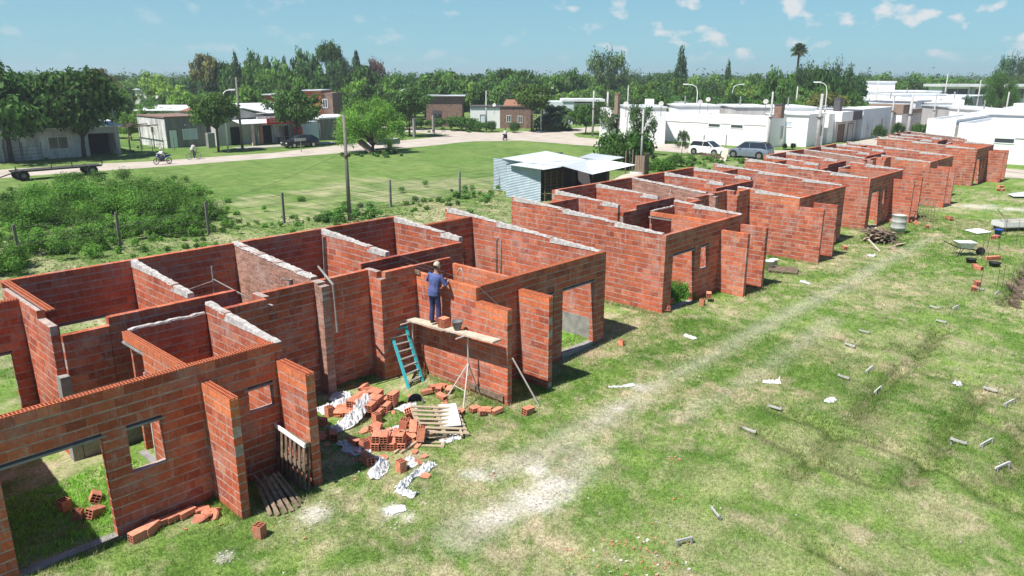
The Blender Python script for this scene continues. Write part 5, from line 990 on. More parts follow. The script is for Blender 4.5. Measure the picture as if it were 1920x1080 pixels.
# ------------------------------------------------------------------ fence behind the plot
fe = thing('wire_fence', 'post and wire fence along the field behind the houses', 'fence', (0, 25, 0)); fx_ = []
for px in (30, 222, 392, 535): fx_.append(float(atv(px, 440, 25)[0]))
fx_ += [11.0, float(atv(862, 365, 25)[0]), 22.5, 30, 38]
for x in fx_: b_ = MB(); b_.bar((x, 0, -.2), (x+random.uniform(-.05, .05), 0, 1.75), .11, .11); b_.build('post', 'timber_pole' if x < 5 else 'cement', fe)
for z in (.35, .75, 1.15, 1.6): b_ = MB(); b_.tube([(x, 0, z) for x in [fx_[0]-12]+fx_], .008, 4); b_.build('wire', 'wire', fe)
b_ = MB()
for k in range(110): x = 8+k*.13; b_.tube([(x, .02, 0), (x, .02, 1.5)], .003, 3, False)
for k in range(14): b_.tube([(8, .02, .1+.105*k), (22.3, .02, .1+.105*k)], .003, 3, False)
tag(b_.build('wire_mesh', 'cement', fe), kind='stuff')
for k, (px, v) in enumerate([(1387/1, 24)]): pass
for px, py, h in ((1318, 288, 2.0), (1360, 283, 1.8), (1836, 325, 2.0)):
    p = at(px, py); b_ = MB(); b_.bar((p[0], p[1], -.1), (p[0], p[1], h), .1, .1); tag(b_.build('fence_post', 'cement'), {1318: 'concrete post standing in front of the white hatchback', 1360: 'thin post between the two parked cars', 1836: 'concrete post by the street at the far right'}[px], 'post')
b_ = MB(); p, q = at(1836, 325), at(1925, 338); 
for z in (.5, 1.0, 1.5): b_.tube([(p[0], p[1], z), (q[0], q[1], z)], .01, 4)
tag(b_.build('fence_wire', 'wire'), 'thin fence wires between the far right post and the frame edge', 'wire')
p = at(1395, 298); b_ = MB()
for k in range(60): a = random.random()*6; x, y = p[0]-3+random.gauss(0, .5), p[1]+2.0+random.gauss(0, .9); b_.bar((x, y, .1+random.random()*.5), (x+math.cos(a)*.7, y+math.sin(a)*.7, .1+random.random()*.6), .05, .04)
tag(b_.build('brushwood_heap', 'oldwood'), 'tangled heap of branches and planks beside the cars', kind='stuff')
b_ = MB(); b_.obox((p[0]-3.2, p[1]+.6, .55), (0, 1, 0), (.45, 0, .9), (-.9, 0, .45), .35, .65, .03); tag(b_.build('leaning_board', 'palewood'), 'pale board propped against the brushwood by the SUV', 'board')

# ------------------------------------------------------------------ poles, lamps, wires
def pole(px, pyb, pyt, label, m='concrete_pole', r=.14, arm=None, cat='utility pole', cross=False, pos=None, name='utility_pole', lampend=True):
    p = at(px, pyb) if pos is None else np.array(pos); d = depth((p[0], p[1], 0)); r_ = ray(px, pyt); k = math.hypot(p[0]-CAM[0], p[1]-CAM[1])/math.hypot(r_[0], r_[1]); h = CAM[2]+r_[2]*k
    t_ = thing(name, label, cat, (p[0], p[1], 0)); b_ = MB()
    if arm is None: b_.tube([(0, 0, -.3), (0, 0, h)], [r, r*.62], 10); b_.build('shaft', m, t_, True)
    else:
        dx, dy = RT0[0]*arm, RT0[1]*arm; b_.tube([(0, 0, -.3), (0, 0, h*.86), (dx*.12, dy*.12, h*.95), (dx*.4, dy*.4, h*.985), (dx, dy, h)], [r, r*.7, r*.6, r*.5, r*.4], 8); b_.build('shaft', m, t_, True)
        b_ = MB(); b_.obox((dx, dy, h), (RT0[0], RT0[1], 0), (-RT0[1], RT0[0], 0), (0, 0, 1), .35, .13, .07); b_.build('lamp_head', 'white', t_)
    if cross: b_ = MB(); b_.bar((0, -.7, h-.4), (0, .7, h-.4), .08, .08); b_.build('crossarm', 'oldwood', t_)
    b_ = MB(); b_.obox((0, 0, h*.62), (1, 0, 0), (0, 1, 0), (0, 0, 1), r*1.15, r*1.15, .05); b_.build('clamp', 'steel', t_); return t_, np.array([p[0], p[1], h])
PL = {}
def P_(k, *a, **q): PL[k] = pole(*a, **q)[1]
P_('near', 656, 414, 215, 'weathered grey pole standing right behind the near brick pair', r=.13, m='timber_pole')
P_('shed', 1201, 325, 205, 'grey pole beside the brown plank enclosure', r=.11)
P_('l1', 455, 281, 145, 'tall leaning timber pole before the shop with the red sign', r=.16, m='timber_pole')
P_('l0', 222, 293, 180, 'thin pole between the white house and the vacant lot at the left', r=.12)
P_('m1', 912, 246, 170, 'pale concrete pole before the white and brown house', r=.15)
P_('m2', 1111, 256, 170, 'pale concrete pole in front of the round street tree', r=.16)
P_('m3', 1137, 256, 172, 'concrete pole at the corner of the long white wall', r=.2)
P_('m4', 1174, 262, 160, 'thin pole rising before the long white wall, behind the bush', r=.1)
lampl = [('lamp post with bent arm by the street tree at the left', 428, 284, 168, .9*1.2), ('white lamp post with a level arm behind the feathery green tree', 752, 236, 166, 2.1), ('lamp post with raised arm near the palm', 1014, 246, 165, 1.5), ('lamp post with arm to the left above the white roofs', 1304, 262, 158, -1.6), ('short lamp post over the roofs, its arm to the right', 1365+4, 262, 158, 1.4), ('lamp post over the white corner house', 1544, 270, 154, -1.1)]
for lb, x, yb, yt, arm in lampl:
    if yb > 255 and x > 1200: d = {1304: 100, 1369: 118, 1544: 78}[x]; pos = CAM+ray(x, 230)*d; pos[2] = 0; pole(x, yb, yt, lb, 'white', .08, arm, 'street lamp', pos=pos, name='street_lamp')
    else: pole(x, yb, yt, lb, 'white', .09, arm, 'street lamp', name='street_lamp')
STP = [(1445, 283, 172, 76, 'pole at the inner corner of the white corner house'), (1537, 268, 176, 80, 'stout pole with a transformer before the flat-roofed houses'), (1672, 236, 178, 104, 'dark pole over the pale blue wall'), (1706, 250, 178, 92, 'thick leaning pole at the middle of the side street'), (1750, 240, 176, 104, 'dark pole right of the thick leaning one'), (1783, 240, 172, 112, 'thin pole before the dark school windows'), (1795, 255, 196, 80, 'pale pole in front of the rendered wall corner'), (1828, 215, 150, 130, 'tall thin pole left of the willow'), (1765, 205, 138, 140, 'white pole rising above the roofs'), (1884, 215, 172, 110, 'pole right of the willow'), (1638, 215, 155, 120, 'thin pole before the tall white block'), (1490, 235, 162, 110, 'short pole in the dark trees'), (1288, 215, 162, 150, 'thin mast among the far trees')]
for x, yb, yt, d, lb in STP:
    pos = CAM+ray(x, 220)*d; pos[2] = 0; PL[x] = pole(x, yb, yt, lb, 'concrete_pole', .14 if x not in (1706, 1537) else .24, pos=pos)[1]
def cable(a, b2, label, sag=.6, r=.02, dz=-.1):
    n = 14; b_ = MB(); a = np.array(a)+[0, 0, dz]; b2 = np.array(b2)+[0, 0, dz]; b_.tube([tuple(a*(1-i/n)+b2*(i/n)-np.array([0, 0, sag*4*(i/n)*(1-i/n)])) for i in range(n+1)], r, 4); tag(b_.build('cable', 'wire'), label, 'cable')
cable(PL['l0'], PL['l1'], 'cable between the thin left pole and the leaning timber pole', .5)
cable(PL['l1'], PL['m1'], 'long cable from the leaning timber pole to the pale pole', 1.2)
cable(PL['m1'], PL['m2'], 'cable between the pale pole and the tree pole', .6); cable(PL['m2'], PL['m3'], 'short cable to the white wall corner pole', .2)
cable(PL['near'], (-12, 25, 3.0), 'slack thin cable from the near pole towards the lower left', 1.0, .009, -2.0)
cable(PL[1445], PL[1537], 'cable over the white corner house', .5); cable(PL[1537], PL[1672], 'cable along the flat-roofed houses', .8); cable(PL[1672], PL[1706], 'sagging cable over the side street', .5); cable(PL[1706], PL[1750], 'cable to the dark pole', .4); cable(PL[1750], PL[1783], 'cable before the school', .3)

# ------------------------------------------------------------------ buildings
def boxpart(parent, name, m, *q):
    b_ = MB(); b_.box(*q); return b_.build(name, m, parent)
def fwin(parent, x0, x1, z0, z1, y, kind='window', face='y', bars=True, m='glass', th=.06):
    """opening on a face: frame ring proud of the wall, glass behind. face 'y': wall plane y looking to -y; 'x': wall plane x looking to -x"""
    def bx(b_, a0, a1, q0, q1, d0, d1):
        if face == 'y': b_.box(a0, y-d1, q0, a1, y-d0, q1)
        else: b_.box(y-d1, a0, q0, y-d0, a1, q1)
    f = MB(); w_ = .07
    bx(f, x0-w_, x0, z0-w_, z1+w_, -.02, th); bx(f, x1, x1+w_, z0-w_, z1+w_, -.02, th); bx(f, x0, x1, z1, z1+w_, -.02, th); bx(f, x0, x1, z0-w_, z0, -.02, th)
    if bars and kind == 'window': bx(f, (x0+x1)/2-.03, (x0+x1)/2+.03, z0, z1, .005, th-.01)
    o = f.build(kind, 'white' if kind == 'window' else 'slate', parent); g = MB(); bx(g, x0, x1, z0, z1, .003, .02); g.build('pane' if kind == 'window' else 'leaf', m, o); return o
def bld(name, label, cat, x0, y0, x1, y1, h, wall, roofm='roofwhite', parapet=.25, over=0, roofname='roof', group=None):
    t_ = thing(name, label, cat, (x0, y0, 0), 0, group); X, Y = x1-x0, y1-y0
    boxpart(t_, 'wall', wall, 0, 0, -.3, X, Y, h)
    if parapet:
        b_ = MB(); b_.box(0, 0, h, X, .16, h+parapet); b_.box(0, Y-.16, h, X, Y, h+parapet); b_.box(0, .16, h, .16, Y-.16, h+parapet); b_.box(X-.16, .16, h, X, Y-.16, h+parapet); b_.build('parapet', wall, t_); boxpart(t_, roofname, roofm, .16, .16, h, X-.16, Y-.16, h+.04)
    else: boxpart(t_, roofname, roofm, -over, -over, h, X+over, Y+over, h+.12)
    return t_
# long white block with the blind wall
t_ = bld('white_house', 'long blind white wall with three slit openings, cars before it', 'house', 68, 26.0, 80, 49.2, 3.35, 'white', 'light_grey', .4)
boxpart(t_, 'corner_pilaster', 'white', -.06, 23.0, -.3, 1.2, 24.6, 4.0); boxpart(t_, 'band', 'light_grey', -.05, .2, 2.55, 0, 17.8, 2.62)
for px0, px1 in ((1222, 1241), (1329, 1350), (1371, 1393)):
    v0, v1 = sorted((atu(px0, 235, 68)[1]-26, atu(px1, 235, 68)[1]-26)); fwin(t_, v0, v1, 2.15, 2.5, 0, face='x', bars=False, m='glass')
# roofs and clutter behind the long wall
RF = [(82, 30, 96, 50, 3.9, 'light_grey', 'roofmetal', 'grey metal roof behind the long white wall'), (98, 27, 112, 44, 4.0, 'white', 'roofwhite', 'white flat roof behind the corner house row'), (114, 26, 128, 48, 4.2, 'white_dirty', 'roofmetal', 'pale roof deep in the white block'), (98, 46, 118, 62, 3.6, 'tan', 'roofwhite', 'low house with pale roof beyond the grey one'), (84, 52, 96, 57, 4.0, 'white', 'roofmetal', 'narrow white house with metal roof at the avenue'), (130, 28, 150, 50, 4.2, 'white', 'roofwhite', 'farther white roofed house of the block')]
for x0, y0, x1, y1, h, wm, rm, lb in RF: bld('flat_roofed_house', lb, 'house', x0, y0, x1, y1, h, wm, rm, .0, .2)
for px, py, d, lb in [(1240, 196, 86, 'small satellite dish left on the long roof'), (1313, 193, 90, 'satellite dish nearest the lamp arm'), (1328, 188, 92, 'satellite dish under the lamp arm'), (1436, 192, 84, 'satellite dish beside the brick chimney'), (1174, 197, 80, 'satellite dish at the left end of the white wall'), (927, 198, 118, 'satellite dish on the white and brown house'), (295, 183, 125, 'satellite dish on the tree-hidden roof at the left')]:
    p = atd(px, py, d); t_ = thing('satellite_dish', lb, 'satellite dish', (p[0], p[1], p[2]-.7), R(200)); b_ = MB(); b_.tube([(0, 0, -.6), (0, 0, .7)], .03, 6); b_.build('mast', 'cement', t_)
    b_ = MB(); b_.lathe([(0, 0), (.18, .03), (.30, .09), (.30, .10), (.18, .045), (0, .015)], 16); o = b_.build('reflector', 'light_grey', t_, True); o.location = (0, 0, .75); o.rotation_euler = (0, R(65), 0)
for px, py, d, w_, h, m, lb in [(1461, 211, 84, .85, .95, 'brown_wall', 'brown brick chimney block on the roof behind the corner house'), (1157, 205, 92, .5, 1.9, 'tan', 'pale brick chimney at the left of the white block'), (1571, 200, 96, .8, 1.1, 'slate', 'grey tank box on the roofs'), (1552, 0, 0, 0, 0, '', '')][:3]:
    p = atd(px, py, d); t_ = thing('chimney', lb, 'chimney', (p[0], p[1], p[2])); b_ = MB(); b_.box(-w_/2, -w_/2, -.6, w_/2, w_/2, h-.12); b_.build('shaft', m, t_); b_ = MB(); b_.box(-w_/2-.06, -w_/2-.06, h-.12, w_/2+.06, w_/2+.06, h); b_.build('coping', 'slate' if m != 'tan' else m, t_)
# corner houses along the side street, shaded faces to -y, lit faces to -x
def vol(parent, name, m, x0, y0, x1, y1, z0, z1): return boxpart(parent, name, m, x0, y0, z0, x1, y1, z1)
H1_ = thing('white_house', 'white corner house with a projecting white room and shrubs below', 'house', (68, 22.9, 0))
vol(H1_, 'wall', 'white', .0, 2.75, 4.2, 3.05, -.3, 3.9); vol(H1_, 'wall', 'white', 4.2, .0, 9.3, 8, -.3, 3.75); vol(H1_, 'roof', 'roofwhite', 4.0, -.1, 9.5, 8, 3.75, 3.86); vol(H1_, 'recess_wall', 'light_grey', 9.3, 1.0, 10.4, 8, -.3, 3.6)
fwin(H1_, 2.9, 3.5, .9, 2.4, 2.75); fwin(H1_, 7.6, 8.6, 1.1, 2.4, 0); fwin(H1_, 2.0, 2.9, 2.35, 2.9, 4.2, face='x', bars=False, m='paleglass')
H2_ = thing('white_house', 'house with brown garage door and dark fascia in the side street', 'house', (78.6, 22.0, 0))
vol(H2_, 'wall', 'white', 0, .9, 2.0, 9, -.3, 3.7); vol(H2_, 'wall', 'light_grey', 1.9, .7, 9.3, 9, -.3, 2.7); vol(H2_, 'fascia', 'white', 1.9, .0, 5.8, 9, 2.7, 3.9); vol(H2_, 'fascia', 'slate', 5.8, -.02, 9.2, 3, 2.75, 3.85)
fwin(H2_, 3.0, 5.0, 0, 2.2, .7, 'garage_door', m='door'); fwin(H2_, 6.4, 8.2, 0, 2.2, .7, 'door', m='light_grey')
H3_ = thing('pale_blue_house', 'pale blue-grey house with narrow windows and downpipes', 'house', (88.2, 22.0, 0))
vol(H3_, 'wall', 'bluegrey', 0, 0, 12.6, 9, -.3, 3.95); vol(H3_, 'roof', 'roofwhite', -.1, -.1, 12.7, 9, 3.95, 4.05)
for x in (7.4, 11.4): fwin(H3_, x, x+.9, .9, 2.5, 0)
for x in (2.0, 5.4): fwin(H3_, x, x+.4, 1.3, 1.8, 0, bars=False)
for x in (1.0, 4.1, 9.9): b_ = MB(); b_.tube([(x, -.06, 0), (x, -.06, 2.7)], .05, 6); b_.build('downpipe', 'white', H3_)
H4_ = thing('white_house', 'house with tan fascia and dark doorway beyond the pale blue one', 'house', (101.5, 21.0, 0))
vol(H4_, 'wall', 'white', 0, 0, 3.2, 9, -.3, 3.0); vol(H4_, 'wall', 'light_grey', 3.2, .4, 11, 9, -.3, 2.9); vol(H4_, 'fascia', 'tan', -.1, -.1, 3.2, 9, 3.0, 4.3); vol(H4_, 'fascia', 'tan', 3.2, .2, 11, 5, 2.9, 3.5); fwin(H4_, 3.8, 5.4, 0, 2.3, .4, 'door', m='dark'); fwin(H4_, 6.4, 7.4, 1.8, 2.4, .4); fwin(H4_, 8.4, 9.4, 1.8, 2.4, .4)
H5_ = thing('pale_blue_house', 'long pale blue wall house farther up the side street', 'house', (113, 22.5, 0)); vol(H5_, 'wall', 'bluegrey', 0, 0, 14, 9, -.3, 4.5); vol(H5_, 'roof', 'roofwhite', -.2, -.2, 14.2, 9, 4.5, 4.65); fwin(H5_, 5, 5.8, .8, 2.8, 0)
H6_ = thing('white_house', 'white house with porch roof near the end of the side street', 'house', (128.5, 20, 0)); vol(H6_, 'wall', 'white', 0, 0, 6, 9, -.3, 4.6); vol(H6_, 'wall', 'bluegrey', 6, .5, 26, 9, -.3, 4.9); vol(H6_, 'porch_roof', 'white', 4.5, -2.2, 11, .5, 2.6, 2.9)
for x in (7, 12, 16): fwin(H6_, x, x+1.4, .8, 2.4, .5)
for x in (5, 10.6): vol(H6_, 'porch_post', 'white', x-.1, -2.1, x+.1, -1.9, 0, 2.6)
# right block
for k, (px0, px1, yt, d, lb) in enumerate([(1478, 1530, 200, 92, 'low white roof just behind the corner house'), (1590, 1660, 193, 112, 'white flat roof above the pale blue wall'), (1665, 1735, 186, 124, 'long white roof left of the porch house'), (1742, 1800, 192, 118, 'white roof right of the porch house'), (1690, 1775, 176, 138, 'white roof below the school windows'), (1790, 1850, 200, 100, 'white roof at the foot of the willow'), (1850, 1925, 206, 92, 'white roof near the right border'), (1560, 1625, 183, 132, 'pale roof left of the wide white hall'), (1380, 1450, 199, 92, 'white parapet roof behind the brown chimney block'), (1180, 1250, 200, 92, 'low white roof at the left of the block'), (1270, 1350, 197, 96, 'long white roof under the satellite dishes')]):
    a = atd(px0, yt, d); c = atd(px1, yt, d); an = math.atan2(c[1]-a[1], c[0]-a[0]); l = math.hypot(c[0]-a[0], c[1]-a[1]); zt_ = a[2]; t_ = thing('flat_roofed_house', lb, 'house', (a[0], a[1], 0), an); boxpart(t_, 'wall', ('white', 'light_grey')[k % 3 == 2], 0, 0, -.2, l, 8, zt_-.16); boxpart(t_, 'roof', ('roofwhite', 'roofmetal')[k % 4 == 1], -.15, -.15, zt_-.16, l+.15, 8.2, zt_)
    if k % 2: boxpart(t_, 'water_tank', 'white', l*.6, 4, zt_, l*.6+1, 5, zt_+.8)
    else: b_ = MB(); b_.tube([(l*.3, 3, zt_-.1), (l*.3, 3, zt_+1.1)], .09, 8); b_.build('vent_pipe', 'cement', t_)
t_ = bld('rendered_house', 'pale rendered building with one long slit opening at the far right', 'house', 68, -12, 82, 6.0, 3.45, 'white', 'roofwhite', .3); v0, v1 = sorted((atu(1866, 257, 68)[1]+12, atu(1903, 257, 68)[1]+12)); fwin(t_, v0, v1, 2.0, 2.4, 0, face='x', bars=False)
boxpart(t_, 'band', 'cement', -.04, .2, 2.42, 0, v1, 2.50)
t_ = bld('rendered_house', 'pale rendered corner volume left of the slit wall', 'house', 67.9, 6.25, 82, 8.9, 3.8, 'white', 'roofwhite', .25); boxpart(t_, 'downpipe', 'cement', -.02, -.24, 0, .1, -.01, 3.5)
for x0, y0, x1, y1, h, lb in [(84, -20, 98, 8.6, 4.0, 'white roofed house behind the rendered building'), (100, -24, 116, 8, 4.2, 'second white roofed house behind the rendered building'), (118, -24, 136, 8.5, 4.6, 'third white roofed house of the right block'), (138, -30, 160, 8.5, 4.8, 'farthest white roofed house of the right block')]:
    t_ = bld('flat_roofed_house', lb, 'house', x0, y0, x1, y1, h, 'white', 'roofwhite', .0, .25); boxpart(t_, 'roof_slope', 'roofmetal', 3, 3, h+.13, x1-x0-1, y1-y0-9, h+.55)
    boxpart(t_, 'water_tank', 'white', 4, y1-y0-5, h+.12, 6, y1-y0-3.5, h+1.2)
# school-like block with dark window band
t_ = thing('school_building', 'long pale building with a deep roof edge and dark window band at the right horizon', 'building', (0, 0, 0)); a = atd(1765, 192, 165); c = atd(1925, 196, 165); an = math.atan2(c[1]-a[1], c[0]-a[0]); l = math.hypot(c[0]-a[0], c[1]-a[1])+16; t_.location = (a[0], a[1], 0); t_.rotation_euler.z = an
boxpart(t_, 'wall', 'white', 0, .6, -.2, l, 6, 6.2); boxpart(t_, 'roof', 'roofwhite', -1.2, -.9, 6.2, l+1, 6.4, 6.75)
for k in range(5): x = .6+k*6.2; fwin(t_, x+.6, x+5.2, 3.7, 5.75, .6, m='slate'); boxpart(t_, 'pilaster', 'light_grey', x-.5, .0, -.2, x+.3, .58, 6.19)
# tall white block and sheds before it
for px0, px1, yt, yb, d, m, lb, hh in [(1632, 1677, 152, 170, 150, 'white', 'tall pale cube above the white roofs', 3.5), (1600, 1760, 170, 195, 146, 'white', 'wide white hall with low metal roof', 5), (1560, 1740, 192, 205, 126, 'roofwhite', 'long low white roof before the hall', 4)]:
    a = atd(px0, yb, d); c = atd(px1, yb, d); an = math.atan2(c[1]-a[1], c[0]-a[0]); l = math.hypot(c[0]-a[0], c[1]-a[1]); zt_ = atd((px0+px1)/2, yt, d)[2]
    t_ = thing('white_hall', lb, 'building', (a[0], a[1], 0), an); boxpart(t_, 'wall', m, 0, 0, -.2, l, 6+l*.15, zt_-.25); boxpart(t_, 'roof', 'roofwhite', -.2, -.2, zt_-.25, l+.2, 6.2+l*.15, zt_)
a = atd(1133, 137, 420); t_ = thing('water_tank', 'tiny white tank above the treetops at the horizon', 'tank', (a[0], a[1], 0)); b_ = MB(); b_.lathe([(0, 8), (2.2, 8), (2.2, 11), (0, 11.6)], 14); b_.build('tank_body', 'white', t_)
for x, y in ((1, 1), (-1, 1), (1, -1), (-1, -1)): b_ = MB(); b_.bar((x, y, 0), (x, y, 8), .3, .3); b_.build('leg', 'white', t_)

# ---- houses of the far-left street (front faces shaded, faces to -x lit)
t_ = thing('white_house', 'rough white house with barred window and dark garage under the big trees', 'house', (2.0, 73, 0))
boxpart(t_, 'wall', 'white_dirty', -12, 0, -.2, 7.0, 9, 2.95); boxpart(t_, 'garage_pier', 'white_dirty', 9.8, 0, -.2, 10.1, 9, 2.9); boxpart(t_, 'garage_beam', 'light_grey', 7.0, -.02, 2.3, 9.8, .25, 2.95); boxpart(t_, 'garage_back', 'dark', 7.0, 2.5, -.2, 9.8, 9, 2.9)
b_ = MB(); b_.prism([(-12.4, -.5, 2.96), (10.4, -.5, 2.96), (10.4, 9.3, 4.1), (-12.4, 9.3, 4.1)], (0, 0, .08)); b_.build('roof', 'roofmetal', t_); o = fwin(t_, 3.3, 5.0, 1.0, 2.1, 0)
for k in range(8): b_ = MB(); b_.tube([(3.35+.23*k, -.10, .95), (3.35+.23*k, -.10, 2.15)], .018, 4); b_.build('window_bar', 'wire', o)
fwin(t_, -.6, .7, 0, 2.1, 0, 'door', m='light_grey'); fwin(t_, -9.5, -8, 1, 2.1, 0)
b_ = MB()
for k in range(4): b_.bar((-1.2, -1.6, .4+.35*k), (2.2, -1.6, .4+.35*k), .03, .03)
for k in range(3): b_.bar((-1.1+1.6*k, -1.6, 0), (-1.1+1.6*k, -1.6, 1.9), .05, .05)
tag(b_.build('low_railing', 'slate'), 'dark low railing before the rough white house', 'railing').location = (2, 73, 0)
t_ = thing('grey_house', 'grey rendered house with white door and blue-white window, lit white side wall', 'house', (18.3, 76, 0)); ly = atu(256, 216, 18.3)[1]-76; ly = min(max(ly, 6), 14)
boxpart(t_, 'wall', 'grey_wall', .06, 0, -.2, 4.9, ly, 3.45); boxpart(t_, 'side_wall', 'white_dirty', 0, .0, -.2, .055, ly, 3.35); boxpart(t_, 'roof', 'brown_wall', -.1, -.1, 3.45, 5.0, ly, 3.6); fwin(t_, .35, 1.25, 0, 2.05, 0, 'door', m='white'); fwin(t_, 2.0, 3.6, .95, 2.05, 0, m='paleglass'); fwin(t_, 3.2, 4.0, 1.6, 2.3, 0, face='x'); boxpart(t_, 'wall_lamp', 'white', 2.2, -.12, 2.5, 2.4, -.01, 2.65)
b_ = MB()
for y in (2, 5, 8): b_.bar((-3.8, y, 2.5), (0, y, 2.6), .1, .12)
for x in (-3.7, -2.4, -1.0): b_.bar((x, 1, 2.45), (x, 9, 2.5), .08, .08); b_.bar((x, 1.2, 0), (x, 1.2, 2.4), .09, .09)
tag(b_.build('pergola', 'oldwood', None), 'rickety timber pergola beside the grey house', 'pergola').location = (18.3, 76, 0)
b_ = MB()
for k in range(6): b_.bar((11.6+k*1.2, 72.5, 0), (11.6+k*1.2, 72.5, 1.5), .06, .06)
for z in (.4, .8, 1.2): b_.bar((11.6, 72.5, z), (17.6, 72.5, z), .015, .015)
tag(b_.build('lot_fence', 'cement'), 'low wire fence closing the green lot at the left', 'fence')
t_ = thing('shop_house', 'shop house with a red signboard over its porch and a red fridge', 'shop', (23.6, 74.6, 0)); w0 = atv(505, 250, 74.6)[0]-23.6
boxpart(t_, 'wall', 'light_grey', 0, 0, -.2, 5.2, 8, 3.0); boxpart(t_, 'wall', 'white_dirty', 5.2, -.6, -.2, 12.5, 8, 3.3)
b_ = MB(); b_.prism([(0, -.3, 3.0), (3.2, -.3, 4.3), (6.6, -.3, 3.3)], (0, 8.3, 0)); b_.build('gable', 'light_grey', t_)
b_ = MB(); b_.prism([(3.4, -.4, 4.35), (6.8, -.4, 3.6), (12.6, -.4, 3.6), (12.6, 7, 4.6), (4, 7, 4.6)], (0, 0, .1)); b_.build('roof', 'roofwhite', t_)
b_ = MB(); b_.prism([(2.0, -2.6, 2.55), (10.6, -2.6, 2.55), (10.6, -.45, 2.95), (2.0, -.45, 2.95)], (0, 0, .08)); b_.build('porch_roof', 'roofwhite', t_)
for x, m in ((3.5, 'pink'), (4.6, 'red'), (10.0, 'red')): boxpart(t_, 'porch_column', 'tile' if m == 'red' else m, x-.16, -2.5, -.1, x+.16, -2.2, 2.54)
boxpart(t_, 'signboard', 'red', 5.3, -2.75, 2.45, 9.4, -2.62, 3.15)
for q in range(2):
    x = 5.6
    while x < 9.1: l = random.uniform(.12, .3); boxpart(t_, 'sign_letter', 'signwhite', x, -2.765, 2.92-.22*q, x+l, -2.752, 3.02-.22*q); x += l+.09
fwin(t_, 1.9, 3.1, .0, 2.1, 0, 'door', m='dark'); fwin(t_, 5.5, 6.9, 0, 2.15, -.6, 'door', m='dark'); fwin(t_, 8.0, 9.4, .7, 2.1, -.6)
tag(boxpart(None, 'drinks_fridge', 'red', 33.15, 72.2, 0, 33.95, 72.9, 1.9), 'red drinks fridge on the shop porch', 'fridge')
tb = thing('porch_table', 'small dark table on the shop porch', 'table', (31.3, 72.6, 0)); boxpart(tb, 'tabletop', 'slate', -.7, -.35, .72, .7, .35, .76)
for x in (-.6, .6): boxpart(tb, 'leg', 'slate', x-.03, -.3, 0, x+.03, .3, .72)
b_ = MB(); b_.box(0, 0, 0, .85, .6, 1.7); p = at(398, 277); tag(b_.build('meter_pillar', 'cement'), 'grey meter pillar on the grass before the shop house', 'pillar').location = (p[0]-.4, p[1], 0)
for (x0, x1, y0, yb, d, m, lb) in [(497, 522, 178, 212, 108, 'orange_brick', 'orange hollow-brick upper storey behind the shop'), (572, 625, 170, 215, 106, 'orange_brick', 'brick upper storey with sloping side behind the street tree')]:
    a = atd(x0, yb, d); c = atd(x1, yb, d); an = math.atan2(c[1]-a[1], c[0]-a[0]); l = math.hypot(c[0]-a[0], c[1]-a[1]); z1_ = atd(x0, y0, d)[2]; t_ = thing('brick_house', lb, 'house', (a[0], a[1], 0), an); boxpart(t_, 'wall', m, 0, 0, -.1, l*.62, 6, z1_); boxpart(t_, 'side_wall', 'brown_wall', l*.62, .1, -.1, l, 6, z1_-.3); boxpart(t_, 'roof', 'roofmetal', -.2, -.3, z1_, l*.64, 6, z1_+.12); fwin(t_, l*.66, l*.8, z1_-2.3, z1_-1.2, .1)
t_ = thing('grey_garage', 'low dark grey garage wall with a white roof edge, right of the black car', 'garage', (35.0, 72.8, 0)); boxpart(t_, 'wall', 'grey_wall', 1.9, 0, -.2, 8.6, 7, 2.75); boxpart(t_, 'wall', 'bluegrey', -1.2, .2, -.2, 1.85, 7, 2.5); boxpart(t_, 'roof', 'roofwhite', 1.6, -.4, 2.75, 9.0, 7, 2.95)
for k in range(7): boxpart(t_, 'wall_rib', 'grey_wall', 2.2+k*.95, -.04, -.1, 2.26+k*.95, -.001, 2.7)
# beyond the junction
t_ = thing('brown_house', 'two-tone house, whitewashed left part and old brown brick right part', 'house', (0, 0, 0)); a = at(884, 244); c = at(1002, 244); d = 122; a = atd(882, 235, d); c = atd(1000, 235, d); an = math.atan2(c[1]-a[1], c[0]-a[0]); l = math.hypot(c[0]-a[0], c[1]-a[1]); t_.location = (a[0], a[1], 0); t_.rotation_euler.z = an
boxpart(t_, 'wall', 'white', 0, 0, -.2, l*.47, 7, 3.3); boxpart(t_, 'wall', 'brown_wall', l*.47, -.05, -.2, l, 7, 3.35); boxpart(t_, 'roof', 'slate', -.1, -.2, 3.36, l+.1, 7, 3.48)
b_ = MB(); b_.prism([(l*.52, 1, 3.5), (l*.56, 3.5, 4.4), (l*.82, 3.5, 4.4), (l*.88, 1, 3.5)], (0, .1, .02)); b_.prism([(l*.52, 1, 3.48), (l*.88, 1, 3.48), (l*.82, 3.5, 4.4), (l*.56, 3.5, 4.4)], (0, 0, .08)); b_.build('roof_hip', 'tile', t_)
fwin(t_, l*.58, l*.64, 1.0, 2.0, -.05); fwin(t_, l*.76, l*.82, .9, 1.9, -.05); fwin(t_, l*.16, l*.23, 0, 2.1, 0, 'door', m='bluegrey'); boxpart(t_, 'gate_pillar', 'tan', l*.85, -1.2, 0, l*.885, -.8, 1.8)
t_ = thing('pink_house', 'pale blue and white house behind the palm', 'house', (0, 0, 0)); d = 132; a = atd(1022, 228, d); c = atd(1112, 228, d); an = math.atan2(c[1]-a[1], c[0]-a[0]); l = math.hypot(c[0]-a[0], c[1]-a[1]); t_.location = (a[0], a[1], 0); t_.rotation_euler.z = an
